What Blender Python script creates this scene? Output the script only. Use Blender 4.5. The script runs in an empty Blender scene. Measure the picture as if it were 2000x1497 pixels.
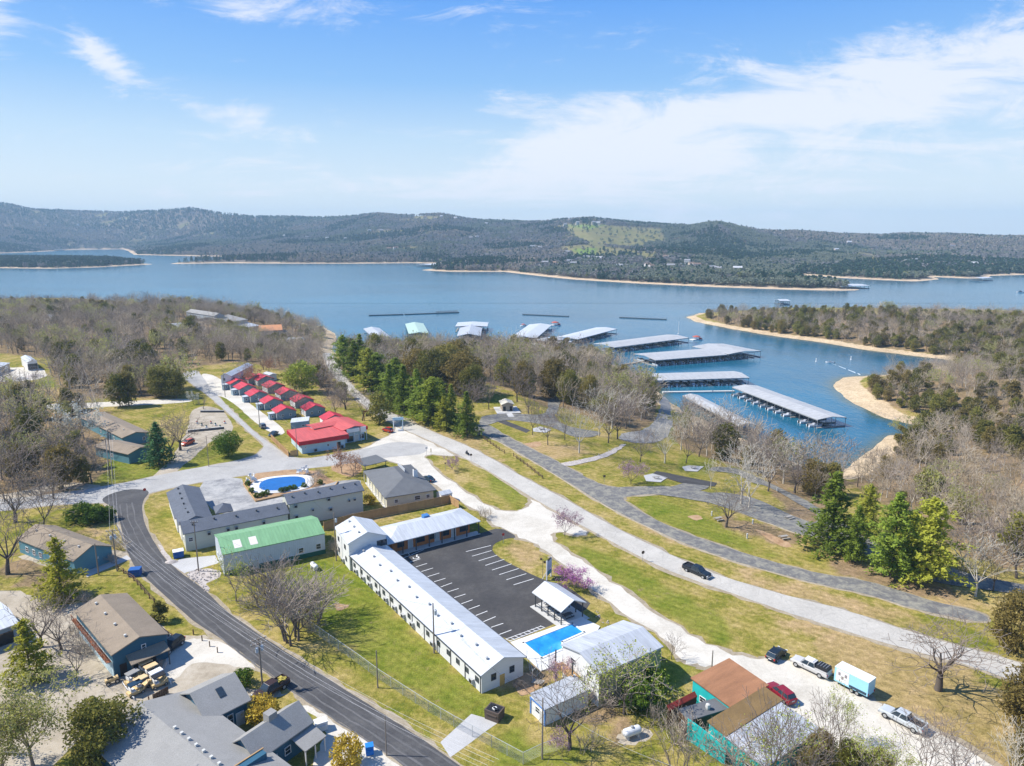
import bpy, bmesh, math, random
import numpy as np
from mathutils import Vector, Matrix
from mathutils.geometry import delaunay_2d_cdt
rng = random.Random(11)
nrg = np.random.default_rng(5)
rad = math.radians
C = bpy.context.scene.collection
SC = bpy.context.scene

# ------------------------------------------------------------------ camera, sky, sun, exposure
CAM_H, PITCH, FPX = 68.0, math.atan((748.5-455.0)/1386.0), 1386.0
WATER = -14.0
cd = bpy.data.cameras.new('camera'); cam = bpy.data.objects.new('camera', cd); C.objects.link(cam)
cd.sensor_width = 36.0; cd.lens = 36.0*FPX/2000.0; cd.clip_start = 1.0; cd.clip_end = 40000.0
cam.location = (0, 0, CAM_H); cam.rotation_euler = (math.pi/2-PITCH, 0, 0)
SC.camera = cam

SUN_EL, SUN_AZ = rad(48), rad(177)          # azimuth of the direction TO the sun, measured from +X
wd = bpy.data.worlds.new('World'); SC.world = wd; wd.use_nodes = True
nt = wd.node_tree; nt.nodes.clear()
def N(t, ty, **kw):
    n = t.nodes.new(ty)
    for k, v in kw.items():
        if k.startswith('i_'):
            n.inputs[k[2:].replace('_', ' ')].default_value = v
        else: setattr(n, k, v)
    return n
def ramp(t, stops, interp='LINEAR'):
    n = t.nodes.new('ShaderNodeValToRGB'); cr = n.color_ramp; cr.interpolation = interp
    while len(cr.elements) < len(stops): cr.elements.new(0.5)
    for e, (p, c) in zip(cr.elements, stops):
        e.position = p; e.color = (c, c, c, 1) if not isinstance(c, (tuple, list)) else (*c, 1)
    return n
def math_(t, op, a, b=None, c=None, clamp=False):
    n = t.nodes.new('ShaderNodeMath'); n.operation = op; n.use_clamp = clamp
    for i, v in enumerate((a, b, c)):
        if v is None: continue
        if isinstance(v, (int, float)): n.inputs[i].default_value = v
        else: t.links.new(v, n.inputs[i])
    return n.outputs[0]
def mixc(t, fac, a, b, mode='MIX'):
    n = t.nodes.new('ShaderNodeMix'); n.data_type = 'RGBA'; n.blend_type = mode
    for s, v in ((0, fac), (6, a), (7, b)):
        if isinstance(v, (int, float)): n.inputs[s].default_value = v
        elif isinstance(v, (tuple, list)): n.inputs[s].default_value = (*v[:3], 1)
        else: t.links.new(v, n.inputs[s])
    return n.outputs[2]
sky = N(nt, 'ShaderNodeTexSky', sky_type='NISHITA', sun_disc=False)
sky.sun_elevation = SUN_EL; sky.sun_rotation = math.pi/2 - SUN_AZ
sky.altitude = 250; sky.air_density = 1.0; sky.dust_density = 0.6; sky.ozone_density = 2.0
# clear-sky colours by elevation, then thin cirrus: streaky noise gathered into a few banks
tc = N(nt, 'ShaderNodeTexCoord')
sep = N(nt, 'ShaderNodeSeparateXYZ'); nt.links.new(tc.outputs['Generated'], sep.inputs[0])
grad = ramp(nt, [(0.0, (0.86, 0.94, 1.0)), (0.06, (0.80, 0.91, 1.0)), (0.12, (0.60, 0.80, 1.0)), (0.19, (0.29, 0.575, 1.0)), (0.29, (0.115, 0.39, 1.0)), (0.6, (0.09, 0.28, 0.80)), (1.0, (0.06, 0.20, 0.62))]); nt.links.new(sep.outputs[2], grad.inputs[0])
gsc = mixc(nt, 1.0, grad.outputs[0], (6.6, 6.6, 6.6), 'MULTIPLY')
skyg = mixc(nt, 0.85, sky.outputs[0], gsc)
zc = math_(nt, 'MAXIMUM', sep.outputs[2], 0.0)
yc = math_(nt, 'MAXIMUM', sep.outputs[1], 0.2)
sx = math_(nt, 'DIVIDE', sep.outputs[0], yc); sz = math_(nt, 'DIVIDE', zc, yc)
u = math_(nt, 'DIVIDE', sep.outputs[0], math_(nt, 'ADD', zc, 0.16)); v = math_(nt, 'DIVIDE', sep.outputs[1], math_(nt, 'ADD', zc, 0.16))
cmb = N(nt, 'ShaderNodeCombineXYZ'); nt.links.new(u, cmb.inputs[0]); nt.links.new(v, cmb.inputs[1])
mp = N(nt, 'ShaderNodeMapping'); mp.inputs['Rotation'].default_value = (0, 0, rad(24)); mp.inputs['Scale'].default_value = (0.8, 1.7, 1); mp.inputs['Location'].default_value = (3.1, 0.4, 0)
nt.links.new(cmb.outputs[0], mp.inputs[0])
nz1 = N(nt, 'ShaderNodeTexNoise', i_Scale=0.9, i_Detail=10.0, i_Roughness=0.64, i_Distortion=0.9); nt.links.new(mp.outputs[0], nz1.inputs['Vector'])
cm3 = N(nt, 'ShaderNodeCombineXYZ'); nt.links.new(sx, cm3.inputs[0]); nt.links.new(sz, cm3.inputs[1])
mp3 = N(nt, 'ShaderNodeMapping'); mp3.inputs['Rotation'].default_value = (0, 0, rad(-22)); mp3.inputs['Scale'].default_value = (2.2, 7.0, 1); nt.links.new(cm3.outputs[0], mp3.inputs[0])
nz2 = N(nt, 'ShaderNodeTexNoise', i_Scale=3.0, i_Detail=12.0, i_Roughness=0.70, i_Distortion=0.8); nt.links.new(mp3.outputs[0], nz2.inputs['Vector'])
def bank(cx, cz, rx, rz_, rot, w):
    c, s_ = math.cos(rad(rot)), math.sin(rad(rot)); dx = math_(nt, 'SUBTRACT', sx, cx); dz = math_(nt, 'SUBTRACT', sz, cz)
    a_ = math_(nt, 'DIVIDE', math_(nt, 'MULTIPLY_ADD', dx, c, math_(nt, 'MULTIPLY', dz, s_)), rx); b_ = math_(nt, 'DIVIDE', math_(nt, 'MULTIPLY_ADD', dx, -s_, math_(nt, 'MULTIPLY', dz, c)), rz_)
    d = math_(nt, 'ADD', math_(nt, 'MULTIPLY', a_, a_), math_(nt, 'MULTIPLY', b_, b_)); return math_(nt, 'MULTIPLY', math_(nt, 'POWER', 2.718, math_(nt, 'MULTIPLY', d, -1.0)), w)
tot = None
for bk in ((0.70, 0.255, 0.36, 0.08, 14, 0.85), (0.13, 0.13, 0.16, 0.06, 16, 0.75), (0.42, 0.17, 0.32, 0.05, 8, 0.5), (0.5, 0.09, 0.5, 0.04, 3, 0.28), (0.05, 0.08, 0.5, 0.03, 3, 0.25), (-0.715, 0.285, 0.10, 0.06, 20, 0.85), (-0.545, 0.235, 0.06, 0.022, -55, 0.75), (-0.345, 0.275, 0.07, 0.03, -25, 0.5), (-0.42, 0.165, 0.19, 0.022, -24, 0.5), (0.10, 0.07, 0.6, 0.05, 0, 0.22)):
    m_ = bank(*bk); tot = m_ if tot is None else math_(nt, 'ADD', tot, m_)
cl = math_(nt, 'ADD', tot, math_(nt, 'MULTIPLY', math_(nt, 'SUBTRACT', math_(nt, 'MULTIPLY_ADD', nz1.outputs[0], 0.5, math_(nt, 'MULTIPLY', nz2.outputs[0], 0.5)), 0.5), 4.8))
cr = ramp(nt, [(0.16, 0.0), (1.15, 1.0)], 'EASE'); nt.links.new(cl, cr.inputs[0])
skyc = mixc(nt, math_(nt, 'MULTIPLY', cr.outputs[0], 0.84), skyg, (6.3, 6.45, 6.9))
bg = N(nt, 'ShaderNodeBackground'); bg.inputs['Strength'].default_value = 0.1
nt.links.new(skyc, bg.inputs[0])
wo = N(nt, 'ShaderNodeOutputWorld'); nt.links.new(bg.outputs[0], wo.inputs[0])

sd = bpy.data.lights.new('sun', 'SUN'); sd.energy = 4.8; sd.angle = rad(0.6); sd.color = (1.0, 0.955, 0.88)
sun = bpy.data.objects.new('sun', sd); C.objects.link(sun)
sv = Vector((math.cos(SUN_EL)*math.cos(SUN_AZ), math.cos(SUN_EL)*math.sin(SUN_AZ), math.sin(SUN_EL)))
sun.rotation_euler = sv.to_track_quat('Z', 'Y').to_euler(); sun.location = (0, 0, 300)
SC.view_settings.view_transform = 'Standard'; SC.view_settings.look = 'None'
SC.view_settings.gamma = 1.0; SC.view_settings.use_curve_mapping = False; SC.view_settings.exposure = 0.60
SC.cycles.max_bounces = 6; SC.cycles.diffuse_bounces = 3; SC.cycles.volume_bounces = 0; SC.cycles.transparent_max_bounces = 12

# ------------------------------------------------------------------ surveying: photo bearings <-> world points
CP, SP = math.cos(PITCH), math.sin(PITCH)
def ray(px, py):
    x, y = (px-1000.0)/FPX, -(py-748.5)/FPX
    return x, CP + y*SP, -SP + y*CP
def Z(px, py, z=0.0):
    x, y, d = ray(px, py); t = (z-CAM_H)/d
    return Vector((x*t, y*t, z))
def pix(X, Y, z):                     # world -> photo pixel
    dz = z-CAM_H; f = Y*CP - dz*SP; up = Y*SP + dz*CP
    return 1000+FPX*X/f, 748.5-FPX*up/f

# ------------------------------------------------------------------ shorelines
def wl(pts): return np.array([tuple(Z(px, py, WATER))[:2] for px, py in pts])
near_px = [(0,596),(100,592),(250,592),(400,600),(500,612),(580,628),(630,640),(652,652),(656,664),(648,680),(655,690),(700,697),(800,698),(900,700),(1000,700),(1070,697),(1110,694),(1160,702),(1215,718),(1255,740),(1283,762),(1297,775),(1310,790),(1340,805),(1400,835),(1460,862),(1520,890),(1580,915),(1620,925),(1650,918),(1690,885),(1735,852),(1765,848),(1790,842),(1797,832),(1720,815),(1660,785),(1632,762),(1627,748),(1645,738),(1690,734),(1730,732),(1790,722),(1850,714),(1885,708),(1850,703),(1780,695),(1700,685),(1600,668),(1500,655),(1420,641),(1360,629),(1341,620),(1366,612),(1450,610),(1600,610),(1800,613),(2000,618)]
NEAR = np.vstack([[(-2500,-200),(-2500,900),(-1300,800)], wl(near_px), [(900,620),(2500,500),(2500,-200)]])
far_px = [(-80,498),(60,493),(150,488),(240,487),(252,491),(262,498),(400,501),(530,502.5),(545,507.5),(430,510.5),(350,513),(332,516),(430,514.2),(560,515),(700,515),(800,514),(850,515),(882,521),(850,525),(822,528),(870,530.5),(920,531),(985,531),(1000,533),(1060,540),(1120,546),(1250,554),(1400,561),(1550,566),(1640,568),(1684,567),(1640,560),(1570,551),(1556,541),(1580,538),(1640,543),(1720,547),(1790,550),(1834,546),(1820,541),(1900,544.5),(1928,543),(1935,539),(2000,537),(2100,535)]
FAR = np.vstack([[(-7000,2600)], wl(far_px), [(3000,1250),(9000,1300),(9000,12000),(-7000,12000)]])
ISL = wl([(-300,520),(0,524),(100,525),(200,522),(262,518.5),(300,516.5),(262,514),(245,510),(120,508),(0,508),(-300,507)])
def sdist(P, poly):                   # signed distance, positive inside
    P = np.asarray(P, float); A = poly; B = np.roll(poly, -1, 0)
    best = np.full(len(P), 1e18); ins = np.zeros(len(P), bool)
    for a, b in zip(A, B):
        ab = b-a; L2 = ab@ab
        if L2 < 1e-12: continue
        t = np.clip(((P-a)@ab)/L2, 0, 1); d = P-(a+t[:, None]*ab)
        best = np.minimum(best, (d*d).sum(1))
        c = (a[1] > P[:, 1]) != (b[1] > P[:, 1])
        with np.errstate(divide='ignore', invalid='ignore'):
            xx = a[0] + (P[:, 1]-a[1])*(b[0]-a[0])/(b[1]-a[1])
        ins ^= c & (P[:, 0] < xx)
    return np.where(ins, 1, -1)*np.sqrt(best)
def hash2(ix, iy, s=0):
    h = np.sin(ix*127.1+iy*311.7+s*74.7)*43758.5453
    return h-np.floor(h)
def vnoise(x, y, s=0):
    ix, iy = np.floor(x), np.floor(y); fx, fy = x-ix, y-iy
    fx = fx*fx*(3-2*fx); fy = fy*fy*(3-2*fy)
    return (hash2(ix, iy, s)*(1-fx)+hash2(ix+1, iy, s)*fx)*(1-fy) + (hash2(ix, iy+1, s)*(1-fx)+hash2(ix+1, iy+1, s)*fx)*fy
def fbm(x, y, o=4, s=0):
    r = 0; a = 0.5
    for i in range(o): r = r+a*vnoise(x, y, s+i); x, y, a = x*2.03, y*2.03, a*0.5
    return r
# near terrain: a beach, then a slope up to the level shelf the buildings stand on
GX0, GY0, GS = -900.0, 30.0, 4.0
GNX, GNY = 440, 215
gx, gy = np.meshgrid(GX0+GS*np.arange(GNX), GY0+GS*np.arange(GNY))
sdn = sdist(np.c_[gx.ravel(), gy.ravel()], NEAR).reshape(gx.shape)
def shore_h(d):
    return np.where(d < 0, np.maximum(-3.0, d*0.10), np.where(d < 9, d*0.17, np.minimum(1.53+(d-9)*0.152, 14.0)))
gz = WATER + shore_h(sdn + (fbm(gx/14, gy/14)-0.5)*5*np.clip(1-np.abs(sdn)/40, 0, 1))
# soften the shelf edge
k = np.clip((sdn-70)/45, 0, 1); gz = gz*(1-k)
gz = np.where(sdn >= 115, 0.0, gz)
def T(x, y):
    fx = min(max((x-GX0)/GS, 0), GNX-1.001); fy = min(max((y-GY0)/GS, 0), GNY-1.001)
    i, j = int(fx), int(fy); fx -= i; fy -= j
    return float((gz[j, i]*(1-fx)+gz[j, i+1]*fx)*(1-fy)+(gz[j+1, i]*(1-fx)+gz[j+1, i+1]*fx)*fy)
def Tv(x, y):
    fx = np.clip((x-GX0)/GS, 0, GNX-1.001); fy = np.clip((y-GY0)/GS, 0, GNY-1.001)
    i = fx.astype(int); j = fy.astype(int); fx = fx-i; fy = fy-j
    return (gz[j, i]*(1-fx)+gz[j, i+1]*fx)*(1-fy)+(gz[j+1, i]*(1-fx)+gz[j+1, i+1]*fx)*fy
def G(px, py, h=0.0):                 # where the sight line through (px,py) meets the ground (+h)
    p = Z(px, py, h)
    dx, dy, dz = ray(px, py)
    if dz < -0.15:
        t = np.linspace((CAM_H-22)/-dz*0.6, (CAM_H+18)/-dz, 500)
        zz = CAM_H+dz*t - (Tv(dx*t, dy*t)+h)
        k = np.argmax(zz <= 0) if (zz <= 0).any() else len(t)-1
        k = max(k, 1); f = zz[k-1]/(zz[k-1]-zz[k]+1e-9); tt = t[k-1]+f*(t[k]-t[k-1])
    else:
        t = np.linspace(200, min(1500, (CAM_H+14)/-dz), 900)
        zz = CAM_H+dz*t - (Tv(dx*t, dy*t)+h)
        k = np.argmax(zz <= 0) if (zz <= 0).any() else len(t)-1
        tt = t[k]
    return Vector((dx*tt, dy*tt, CAM_H+dz*tt))

# ------------------------------------------------------------------ materials
MATS = {}
def newmat(name):
    m = bpy.data.materials.new(name); m.use_nodes = True
    t = m.node_tree; b = t.nodes['Principled BSDF']
    b.inputs['Specular IOR Level'].default_value = 0.3
    return m, t, b
def mat(name, col, rough=0.8, var=0.12, scale=0.6, metal=0.0, bump=0.0, spec=0.3, fine=0.0, obvar=0.0, streak=None):
    """plain paint / shingle / cloth: a colour with soft uneven wear, optional fine grain, per-object variation"""
    if name in MATS: return MATS[name]
    m, t, b = newmat(name); MATS[name] = m
    b.inputs['Roughness'].default_value = rough; b.inputs['Metallic'].default_value = metal; b.inputs['Specular IOR Level'].default_value = spec
    g = N(t, 'ShaderNodeTexCoord')
    src = g.outputs['Object']
    if streak:
        mpn = N(t, 'ShaderNodeMapping'); mpn.inputs['Scale'].default_value = streak; t.links.new(src, mpn.inputs[0]); src = mpn.outputs[0]
    n1 = N(t, 'ShaderNodeTexNoise', i_Scale=scale, i_Detail=5.0, i_Roughness=0.65); t.links.new(src, n1.inputs['Vector'])
    f = ramp(t, [(0.25, 1-var), (0.75, 1+var)]); t.links.new(n1.outputs[0], f.inputs[0])
    c = mixc(t, 1.0, col, f.outputs[0], 'MULTIPLY')
    if fine > 0:
        n2 = N(t, 'ShaderNodeTexNoise', i_Scale=9.0, i_Detail=2.0); t.links.new(g.outputs['Object'], n2.inputs['Vector'])
        f2 = ramp(t, [(0.3, 1-fine), (0.7, 1+fine)]); t.links.new(n2.outputs[0], f2.inputs[0])
        c = mixc(t, 1.0, c, f2.outputs[0], 'MULTIPLY')
    if obvar > 0:
        oi = N(t, 'ShaderNodeObjectInfo'); f3 = ramp(t, [(0, 1-obvar), (1, 1+obvar)]); t.links.new(oi.outputs['Random'], f3.inputs[0])
        c = mixc(t, 1.0, c, f3.outputs[0], 'MULTIPLY')
    t.links.new(c, b.inputs['Base Color'])
    if bump > 0:
        n3 = N(t, 'ShaderNodeTexNoise', i_Scale=6.0, i_Detail=4.0); t.links.new(g.outputs['Object'], n3.inputs['Vector'])
        bp = N(t, 'ShaderNodeBump', i_Strength=bump, i_Distance=0.1); t.links.new(n3.outputs[0], bp.inputs['Height']); t.links.new(bp.outputs[0], b.inputs['Normal'])
    return m
def glass(name='window_glass', col=(0.03, 0.045, 0.06)):
    if name in MATS: return MATS[name]
    m, t, b = newmat(name); MATS[name] = m
    b.inputs['Base Color'].default_value = (*col, 1); b.inputs['Roughness'].default_value = 0.08; b.inputs['Specular IOR Level'].default_value = 0.6
    return m

# ------------------------------------------------------------------ mesh helpers
class MB:
    def __init__(s): s.v = []; s.f = []
    def add(s, verts, faces):
        o = len(s.v); s.v += [tuple(p) for p in verts]; s.f += [tuple(o+i for i in f) for f in faces]; return s
    def box(s, c, d, rz=0.0, top=None):
        x, y, z = d[0]/2, d[1]/2, d[2]/2; tx, ty = (x, y) if top is None else (x*top[0], y*top[1])
        ps = [(-x,-y,-z),(x,-y,-z),(x,y,-z),(-x,y,-z),(-tx,-ty,z),(tx,-ty,z),(tx,ty,z),(-tx,ty,z)]
        cc, ss = math.cos(rz), math.sin(rz)
        return s.add([(c[0]+a*cc-b*ss, c[1]+a*ss+b*cc, c[2]+e) for a, b, e in ps],
                     [(0,3,2,1),(4,5,6,7),(0,1,5,4),(1,2,6,5),(2,3,7,6),(3,0,4,7)])
    def tube(s, p0, p1, r0, r1=None, n=6, cap=True):
        p0, p1 = Vector(p0), Vector(p1); r1 = r0 if r1 is None else r1
        d = (p1-p0).normalized(); a = d.orthogonal().normalized(); b = d.cross(a)
        vs = []
        for p, r in ((p0, r0), (p1, r1)):
            for i in range(n):
                th = 2*math.pi*i/n; vs.append(p+a*(r*math.cos(th))+b*(r*math.sin(th)))
        fs = [(i, (i+1) % n, n+(i+1) % n, n+i) for i in range(n)]
        if cap: fs += [tuple(range(n-1, -1, -1)), tuple(range(n, 2*n))]
        return s.add(vs, fs)
    def prism(s, poly, z0, z1):
        n = len(poly); vs = [(p[0], p[1], z0) for p in poly]+[(p[0], p[1], z1) for p in poly]
        return s.add(vs, [tuple(range(n-1, -1, -1)), tuple(range(n, 2*n))]+[(i, (i+1) % n, n+(i+1) % n, n+i) for i in range(n)])
    def slab(s, quad, th):            # a thick sheet hanging th below the quad
        q = [Vector(p) for p in quad]; n = len(q); vs = q+[p-Vector((0, 0, th)) for p in q]
        return s.add(vs, [tuple(range(n)), tuple(range(2*n-1, n-1, -1))]+[(i, n+i, n+(i+1) % n, (i+1) % n) for i in range(n)])
    def lathe(s, prof, n=10, c=(0, 0, 0)):
        vs = []
        for r, z in prof:
            for i in range(n): vs.append((c[0]+r*math.cos(2*math.pi*i/n), c[1]+r*math.sin(2*math.pi*i/n), c[2]+z))
        fs = []
        for k in range(len(prof)-1):
            for i in range(n): fs.append((k*n+i, k*n+(i+1) % n, (k+1)*n+(i+1) % n, (k+1)*n+i))
        fs += [tuple(range(n-1, -1, -1)), tuple(range((len(prof)-1)*n, len(prof)*n))]
        return s.add(vs, fs)
    def mesh(s, name, m=None, smooth=False):
        me = bpy.data.meshes.new(name); me.from_pydata(s.v, [], s.f)
        if m is not None: me.materials.append(m)
        if smooth: me.polygons.foreach_set('use_smooth', [True]*len(me.polygons))
        return me
    def build(s, name, m, parent=None, loc=(0, 0, 0), rz=0.0, smooth=False, bevel=0.0):
        me = s.mesh(name, m, smooth)
        if bevel:
            bm = bmesh.new(); bm.from_mesh(me); bmesh.ops.remove_doubles(bm, verts=bm.verts, dist=1e-4)
            bmesh.ops.bevel(bm, geom=bm.edges[:], offset=bevel, segments=2, affect='EDGES', profile=0.6); bm.to_mesh(me); bm.free()
        return put(name, me, parent, loc, rz)
def put(name, me, parent=None, loc=(0, 0, 0), rz=0.0):
    o = bpy.data.objects.new(name, me); C.objects.link(o); o.location = loc; o.rotation_euler = (0, 0, rz)
    if parent is not None: o.parent = parent
    return o
def fastmesh(name, V, F, m, smooth=False):     # numpy arrays, all faces with the same number of corners
    me = bpy.data.meshes.new(name); V = np.asarray(V, np.float32); F = np.asarray(F, np.int32); k = F.shape[1]
    me.vertices.add(len(V)); me.vertices.foreach_set('co', V.ravel())
    me.loops.add(F.size); me.loops.foreach_set('vertex_index', F.ravel())
    me.polygons.add(len(F)); me.polygons.foreach_set('loop_start', np.arange(0, F.size, k, dtype=np.int32))
    if smooth: me.polygons.foreach_set('use_smooth', np.ones(len(F), bool))
    me.update(calc_edges=True); me.validate()
    if m is not None: me.materials.append(m)
    return me
def tag(o, label=None, cat=None, group=None, kind=None):
    if label: o['label'] = label
    if cat: o['category'] = cat
    if group: o['group'] = group
    if kind: o['kind'] = kind
    return o
def thing(name, label, cat, loc=(0, 0, 0), rz=0.0, group=None):
    return tag(put(name, None, None, loc, rz), label, cat, group)
def copy_tree(o, parent=None):
    c = o.copy(); C.objects.link(c)
    if parent is not None: c.parent = parent
    for ch in [x for x in bpy.data.objects if x.parent == o] if o.name not in KIDS else KIDS[o.name]: copy_tree(ch, c)
    return c
KIDS = {}
EXCL = []                             # (x, y, r): no trees grow here
# ------------------------------------------------------------------ woods: where trees stand (photo outline of their floor)
WOODS = [  # name, outline, spacing m, share of cedar, share of light-barked / pale twigs, height range
 ('peninsula_left', [(-480,602),(0,600),(250,597),(400,605),(500,617),(570,630),(632,652),(640,668),(610,690),(560,712),(480,705),(425,712),(350,722),(300,705),(250,712),(200,690),(150,690),(80,700),(0,690),(-480,690)], 6.4, 0.11, 0.2, (9,14)),
 ('left_garages', [(95,705),(200,705),(330,735),(360,765),(330,775),(200,780),(120,765),(100,735)], 6.2, 0.16, 0.2, (12,18)),
 ('left_near', [(-420,765),(0,765),(80,785),(150,800),(215,800),(215,870),(205,930),(160,955),(100,965),(60,985),(-420,1050)], 6.6, 0.14, 0.35, (10,16)),
 ('behind_cabins', [(385,712),(455,692),(560,690),(636,676),(648,715),(655,765),(690,800),(655,798),(612,745),(560,728),(500,712),(470,704),(430,706)], 5.6, 0.1, 0.3, (8,12)),
 ('behind_docks', [(640,705),(700,700),(900,703),(1060,700),(1120,702),(1190,720),(1255,752),(1285,790),(1278,830),(1215,838),(1150,815),(1105,798),(1068,800),(1020,768),(950,748),(880,770),(800,765),(740,740),(660,735)], 6.4, 0.26, 0.35, (12,17)),
 ('camp_edge', [(1318,812),(1345,815),(1450,868),(1520,895),(1580,920),(1640,930),(1660,945),(1600,1000),(1560,960),(1500,935),(1420,905),(1340,880),(1310,850)], 6.4, 0.22, 0.5, (11,16)),
 ('right_slope', [(1690,900),(1745,862),(1800,850),(1815,815),(1730,790),(1690,770),(1700,745),(1800,725),(1900,712),(2420,725),(2420,1150),(1960,1105),(1870,1080),(1790,1010),(1700,975),(1665,945)], 5.8, 0.36, 0.5, (7,12)),
 ('far_peninsula', [(1372,619),(1420,636),(1500,650),(1600,663),(1700,679),(1790,688),(1870,700),(2440,720),(2440,630),(2000,622),(1800,616),(1600,613),(1450,613)], 5.6, 0.46, 0.3, (8,12)),
]
def inpoly(px, py, poly):
    r = False; j = len(poly)-1
    for i in range(len(poly)):
        a, b = poly[i], poly[j]
        if (a[1] > py) != (b[1] > py) and px < (b[0]-a[0])*(py-a[1])/(b[1]-a[1])+a[0]: r = not r
        j = i
    return r
LUSH = [[(150,880),(300,900),(330,925),(230,945),(150,945)],[(330,925),(380,880),(440,880),(500,890),(490,905)],[(415,775),(445,775),(512,838),(497,845)],[(600,1090),(690,1090),(800,1230),(960,1370),(1000,1420),(900,1400),(720,1290),(600,1200),(540,1130)],[(1240,1000),(1400,1060),(1600,1110),(1500,1080),(1380,1010),(1250,960)],[(930,880),(1030,960),(1030,1000),(960,960)],[(1080,1045),(1200,1090),(1400,1200),(1430,1270),(1320,1210),(1150,1110)],[(960,770),(1000,775),(1000,792),(950,788)],[(1320,880),(1300,830),(1330,820)],[(960,1400),(1020,1440),(1250,1497),(950,1497)],[(1290,1290),(1360,1300),(1330,1360),(1290,1330)],[(80,735),(140,735),(140,765),(60,755)],[(1330,885),(1400,900),(1380,930),(1320,920)]]
DRY = [[(1440,1180),(1640,1225),(1900,1300),(1900,1330),(1700,1290),(1500,1215)],[(1180,960),(1300,1030),(1500,1100),(1480,1110),(1270,1045)],[(1620,1110),(1700,1125),(1900,1190),(1890,1200),(1700,1150)],[(1560,1240),(1800,1290),(1960,1350),(2100,1400),(2100,1600),(1900,1480),(1720,1390),(1620,1310)],[(975,1055),(1040,1060),(1070,1100),(1020,1110)],[(1600,1070),(1700,1110),(1900,1160),(1960,1230),(1800,1170),(1650,1125)],[(80,755),(200,770),(150,790),(60,780)],[(1040,860),(1160,880),(1120,900),(1040,890)],[(1650,755),(1740,800),(1800,830),(1770,800),(1720,760)],[(770,840),(930,850),(1000,920),(900,870)],[(640,1020),(880,965),(900,975),(690,1030)],[(130,1020),(210,1040),(200,1060),(150,1050)],[(1400,1100),(1700,1180),(1900,1240),(1700,1215),(1500,1160)],[(300,690),(360,690),(380,720),(330,720)]]
BARE = [[(1480,930),(1600,980),(1600,1060),(1540,1000)],[(1380,1000),(1560,1040),(1560,1075),(1400,1025)],[(1610,1075),(1700,1110),(1850,1150),(1900,1180),(1780,1160),(1640,1120)],[(1000,1330),(1060,1290),(1060,1350),(1000,1360)],[(1150,800),(1260,830),(1250,850),(1130,810)],[(1060,1330),(1180,1390),(1300,1420),(1250,1450),(1120,1420)],[(20,1080),(110,1110),(170,1170),(60,1150),(0,1120)]]

def zone(polys, soft):
    pxs, pys = pix_g
    r = np.zeros(gx.size)
    P = np.c_[pxs, pys]
    for p in polys:
        r = np.maximum(r, np.clip(sdist(P, np.array(p, float))/soft+0.5, 0, 1))
    return r
_f = gy*CP-(gz-CAM_H)*SP
pix_g = ((1000+FPX*gx/_f).ravel(), (748.5-FPX*(gy*SP+(gz-CAM_H)*CP)/_f).ravel())
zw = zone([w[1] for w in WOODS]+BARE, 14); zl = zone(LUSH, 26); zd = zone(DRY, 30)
zs = np.clip((1.75-(gz.ravel()-WATER))/0.7, 0, 1)
promo = zone([[(1627,745),(1650,738),(1730,735),(1740,790),(1800,832),(1700,812),(1640,775)],[(1640,925),(1735,852),(1760,870),(1690,930),(1650,945)],[(600,640),(640,632),(655,655),(640,668),(615,660)]], 10)
zs = np.maximum(zs, promo*np.clip((2.7-(gz.ravel()-WATER))/1.0, 0, 1)*0.9)

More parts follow.
